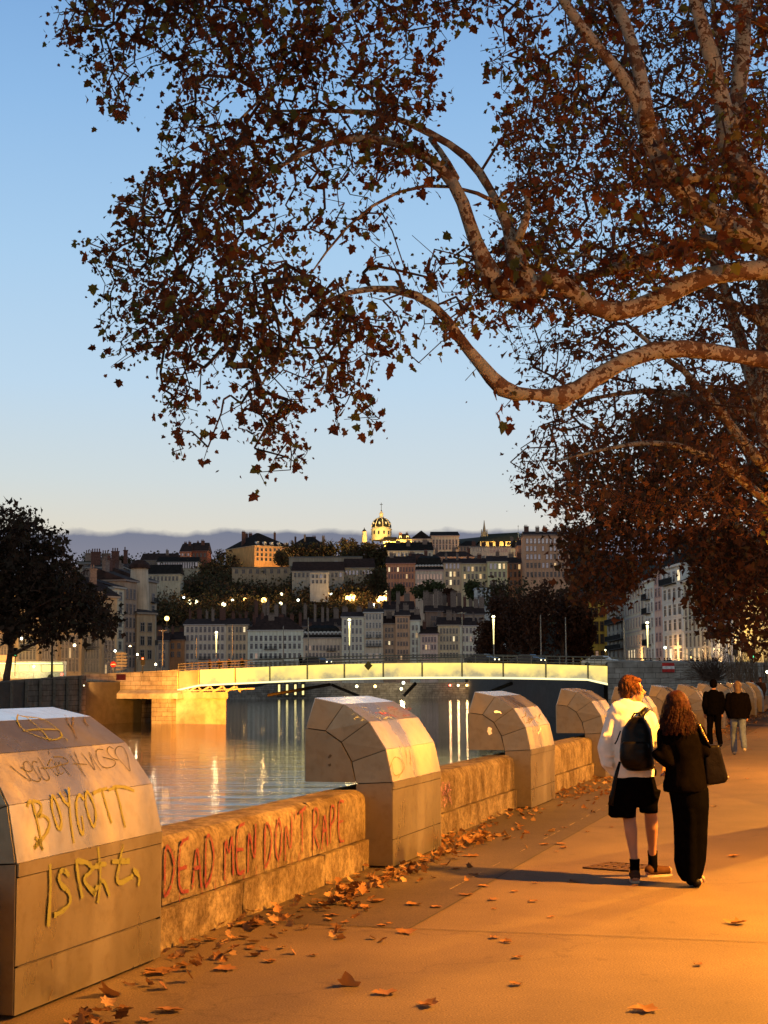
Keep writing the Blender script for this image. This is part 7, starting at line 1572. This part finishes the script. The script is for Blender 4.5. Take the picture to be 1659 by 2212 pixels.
# bus
bus = thing('city_bus', 'city bus with bright lit windows behind the left tree', 'bus', at(*z1(190, 1212), 235), R(4)); z0 = bus.location.z
Lb_, Hb = 10.5, at(*z1(190, 1085), 235).z - z0
m = MB(); m.bx(-Lb_ / 2, Lb_ / 2, 0, 2.5, .35, Hb * .45); m.bx(-Lb_ / 2, Lb_ / 2, 0, 2.5, Hb * .82, Hb); m.bx(-Lb_ / 2 + .05, Lb_ / 2 - .05, .35, 2.45, Hb * .45 + .003, Hb * .82 - .003)
for x in np.linspace(-Lb_ / 2, Lb_ / 2 - .15, 7): m.bx(x, x + .15, 0, .2, Hb * .45 + .004, Hb * .82 - .004)
lpart('body', m, plain('bus_white', (.35, .36, .34), .4), bus); m = MB(); m.bx(-Lb_ / 2 + .2, Lb_ / 2 - .2, .22, .3, Hb * .47, Hb * .81); lpart('lit_windows', m, emit('bus_glow', (1.0, .78, .18), .9), bus)
for x in (-3.4, 3.2): m = MB(); m.tube([(x, -.05, .48), (x, .3, .48)], .48, 14); lpart('wheel', m, plain('tyre', (.02, .02, .02), .8), bus)
m = MB(); m.bx(-Lb_ / 2 + .3, Lb_ / 2 - .3, -.04, .0, Hb * .86, Hb * .92); lpart('roof_light_strip', m, emit('bus_green', (.7, 1, .4), 1.3), bus); m = MB(); m.bx(Lb_ / 2 - .5, Lb_ / 2 - .2, -.05, .0, .8, 1.1); lpart('tail_light', m, redl, bus)
point(at(*z1(180, 1150), 231), (1, .85, .35), 1200, .5)
aw = thing('cafe_awning', 'glowing orange and red cafe awning at the left edge', 'awning', at(*z1(15, 1180), 238)); z0 = aw.location.z
m = MB(); m.prism([(-2.5, 0, 3.2), (-2.5, -2, 2.6), (-2.5, -2, 2.3), (-2.5, 0, 2.3)], (4.5, 0, 0)); lpart('canopy', m, emit('awning_orange', (1, .35, .04), 1.6), aw); m = MB(); m.bx(-2.4, 1.8, -1.9, -1.85, 1.4, 2.25); lpart('red_panel', m, emit('awning_red', (.8, .02, .01), 1.0), aw); m = MB(); m.tube([(-2.3, -1.9, 0), (-2.3, -1.9, 2.3)], .05, 6); m.tube([(1.8, -1.9, 0), (1.8, -1.9, 2.3)], .05, 6); lpart('posts', m, dark_iron, aw)
point(at(*z1(25, 1130), 232), (1, .5, .12), 1200, .4)
# cars
def car(loc, rz, label, col, lights=None):
    t = thing('car', label, 'car', loc, rz, 'cars crossing the bridge'); m = MB()
    prof = [(-2.1, .35), (-2.15, .8), (-1.9, .95), (-1.2, 1.0), (-.7, 1.42), (.7, 1.45), (1.35, 1.02), (2.0, .9), (2.15, .7), (2.1, .35)]
    m.prism([(x, -.85, z) for x, z in prof], (0, 1.7, 0)); lpart('body', m, plain('car_%s' % ('light' if col[0] > .3 else 'dark'), col, .3, .3), t)
    m = MB(); m.prism([(-1.1, -.87, 1.02), (-.65, -.87, 1.36), (.62, -.87, 1.38), (1.15, -.87, 1.03)], (0, 1.74, 0)); lpart('windows', m, glass_d, t)
    for x in (-1.35, 1.35):
        for y in (-.82, .82): m = MB(); m.tube([(x, y - .1, .33), (x, y + .1, .33)], .33, 14); lpart('wheel', m, plain('tyre', (.02, .02, .02), .8), t)
    for y in (-.6, .6):
        m = MB(); m.ball((-2.13, y, .7), (.08, .16, .1), 8, 5); lpart('headlight', m, yel_hot if lights == 'h' else dark_iron, t); m = MB(); m.ball((2.12, y, .75), (.06, .15, .09), 8, 5); lpart('tail_light', m, redl if lights else dark_iron, t)
    return t
def deckz(px): 
    for (x0, y0), (x1, y1) in zip(topY, topY[1:]):
        if x0 <= px <= x1: return Bpt(px, y0 + (y1 - y0) * (px - x0) / (x1 - x0)).z - .25
    return zr - 1.05
bang = math.atan2(bdn.y, bdn.x)
for px, off, lb, col, l_ in [(1276, 3, 'light silver car near the right end of the bridge', (.5, .5, .48), 't'), (656, 3, 'car with a glowing tail light on the left part of the bridge', (.06, .06, .07), 'h'), (1110, 4, 'car with bright headlights near the glowing lamp post', (.1, .1, .1), 'h'), (1010, 4, 'dark car with headlights in the middle of the bridge', (.03, .03, .03), 'h')]:
    p = Bpt(px, 1440) - bnn * off; p.z = deckz(px) + .02; car(p, bang, lb, col, l_)
p = at(*z4(1010, 1335), 205); p.z = zs_r + .01; car(p, R(8), 'dark car on the street above the right abutment', (.02, .02, .025), None)
# people on the bridge and above the abutment: small upright figures seen over the rail
def tiny(p, label, col, grp, h=1.72, yaw=0):
    t = thing('person', label, 'person', p, yaw, grp); s = h / 1.75; m = MB(); head(m, Vector((0, 0, 1.6 * s)), Vector((0, 1, 0)), s); m.cap((0, 0, 1.5 * s), (0, 0, 1.4 * s), .06, .07, 8); lpart('head', m, skin, t, True)
    m = MB(); m.loft([(0, 0, z * s, a, b_) for z, a, b_ in ((1.48, .07, .07), (1.42, .17, .12), (1.2, .22, .15), (.95, .20, .15), (.82, .20, .15))], 12); m.cap((-.22, 0, 1.38 * s), (-.27, .03, .9 * s), .06, .045, 8); m.cap((.22, 0, 1.38 * s), (.27, .03, .9 * s), .06, .045, 8); lpart('coat', m, col, t, True)
    m = MB(); m.cap((-.09, 0, .85 * s), (-.1, .12, .08), .10, .06, 8); m.cap((.09, 0, .85 * s), (.1, -.12, .08), .10, .06, 8); lpart('trousers', m, black, t, True); m = MB(); m.ball((0, -.02, 1.64 * s), (.1, .11, .11), 10, 7); lpart('hair', m, hair_b, t, True); return t
for px, lb in [(440, 'pedestrian at the left end of the bridge rail'), (461, 'pedestrian beside the leftmost glowing lamp post'), (510, 'pedestrian near the car with the tail light'), (482, 'pedestrian right of the leftmost lamp post'), (637, 'cyclist-like pedestrian left of the diamond sign')]:
    p = Bpt(px, 1440) - bnn * 1.4; p.z = deckz(px); tiny(p, lb, black, 'people walking on the bridge', yaw=rnd.uniform(0, 6))
for x, lb in [(690, 'leftmost of the people behind the abutment parapet'), (730, 'second of the people behind the abutment parapet'), (800, 'person with a dark hood above the red and white sign'), (840, 'person left of the group above the red and white sign'), (862, 'middle person of the group above the red and white sign'), (884, 'rightmost person of the group above the red and white sign'), (1060, 'person beside the dark car above the abutment'), (1100, 'person right of the dark car above the abutment'), (1220, 'person above the bare shrub'), (1245, 'second person above the bare shrub')]:
    p = at(*z4(x, 1330), 199); p.z = zs_r + (.0); tiny(p, lb, black, 'people walking above the right abutment', yaw=rnd.uniform(0, 6))
print('objects', len(bpy.data.objects))
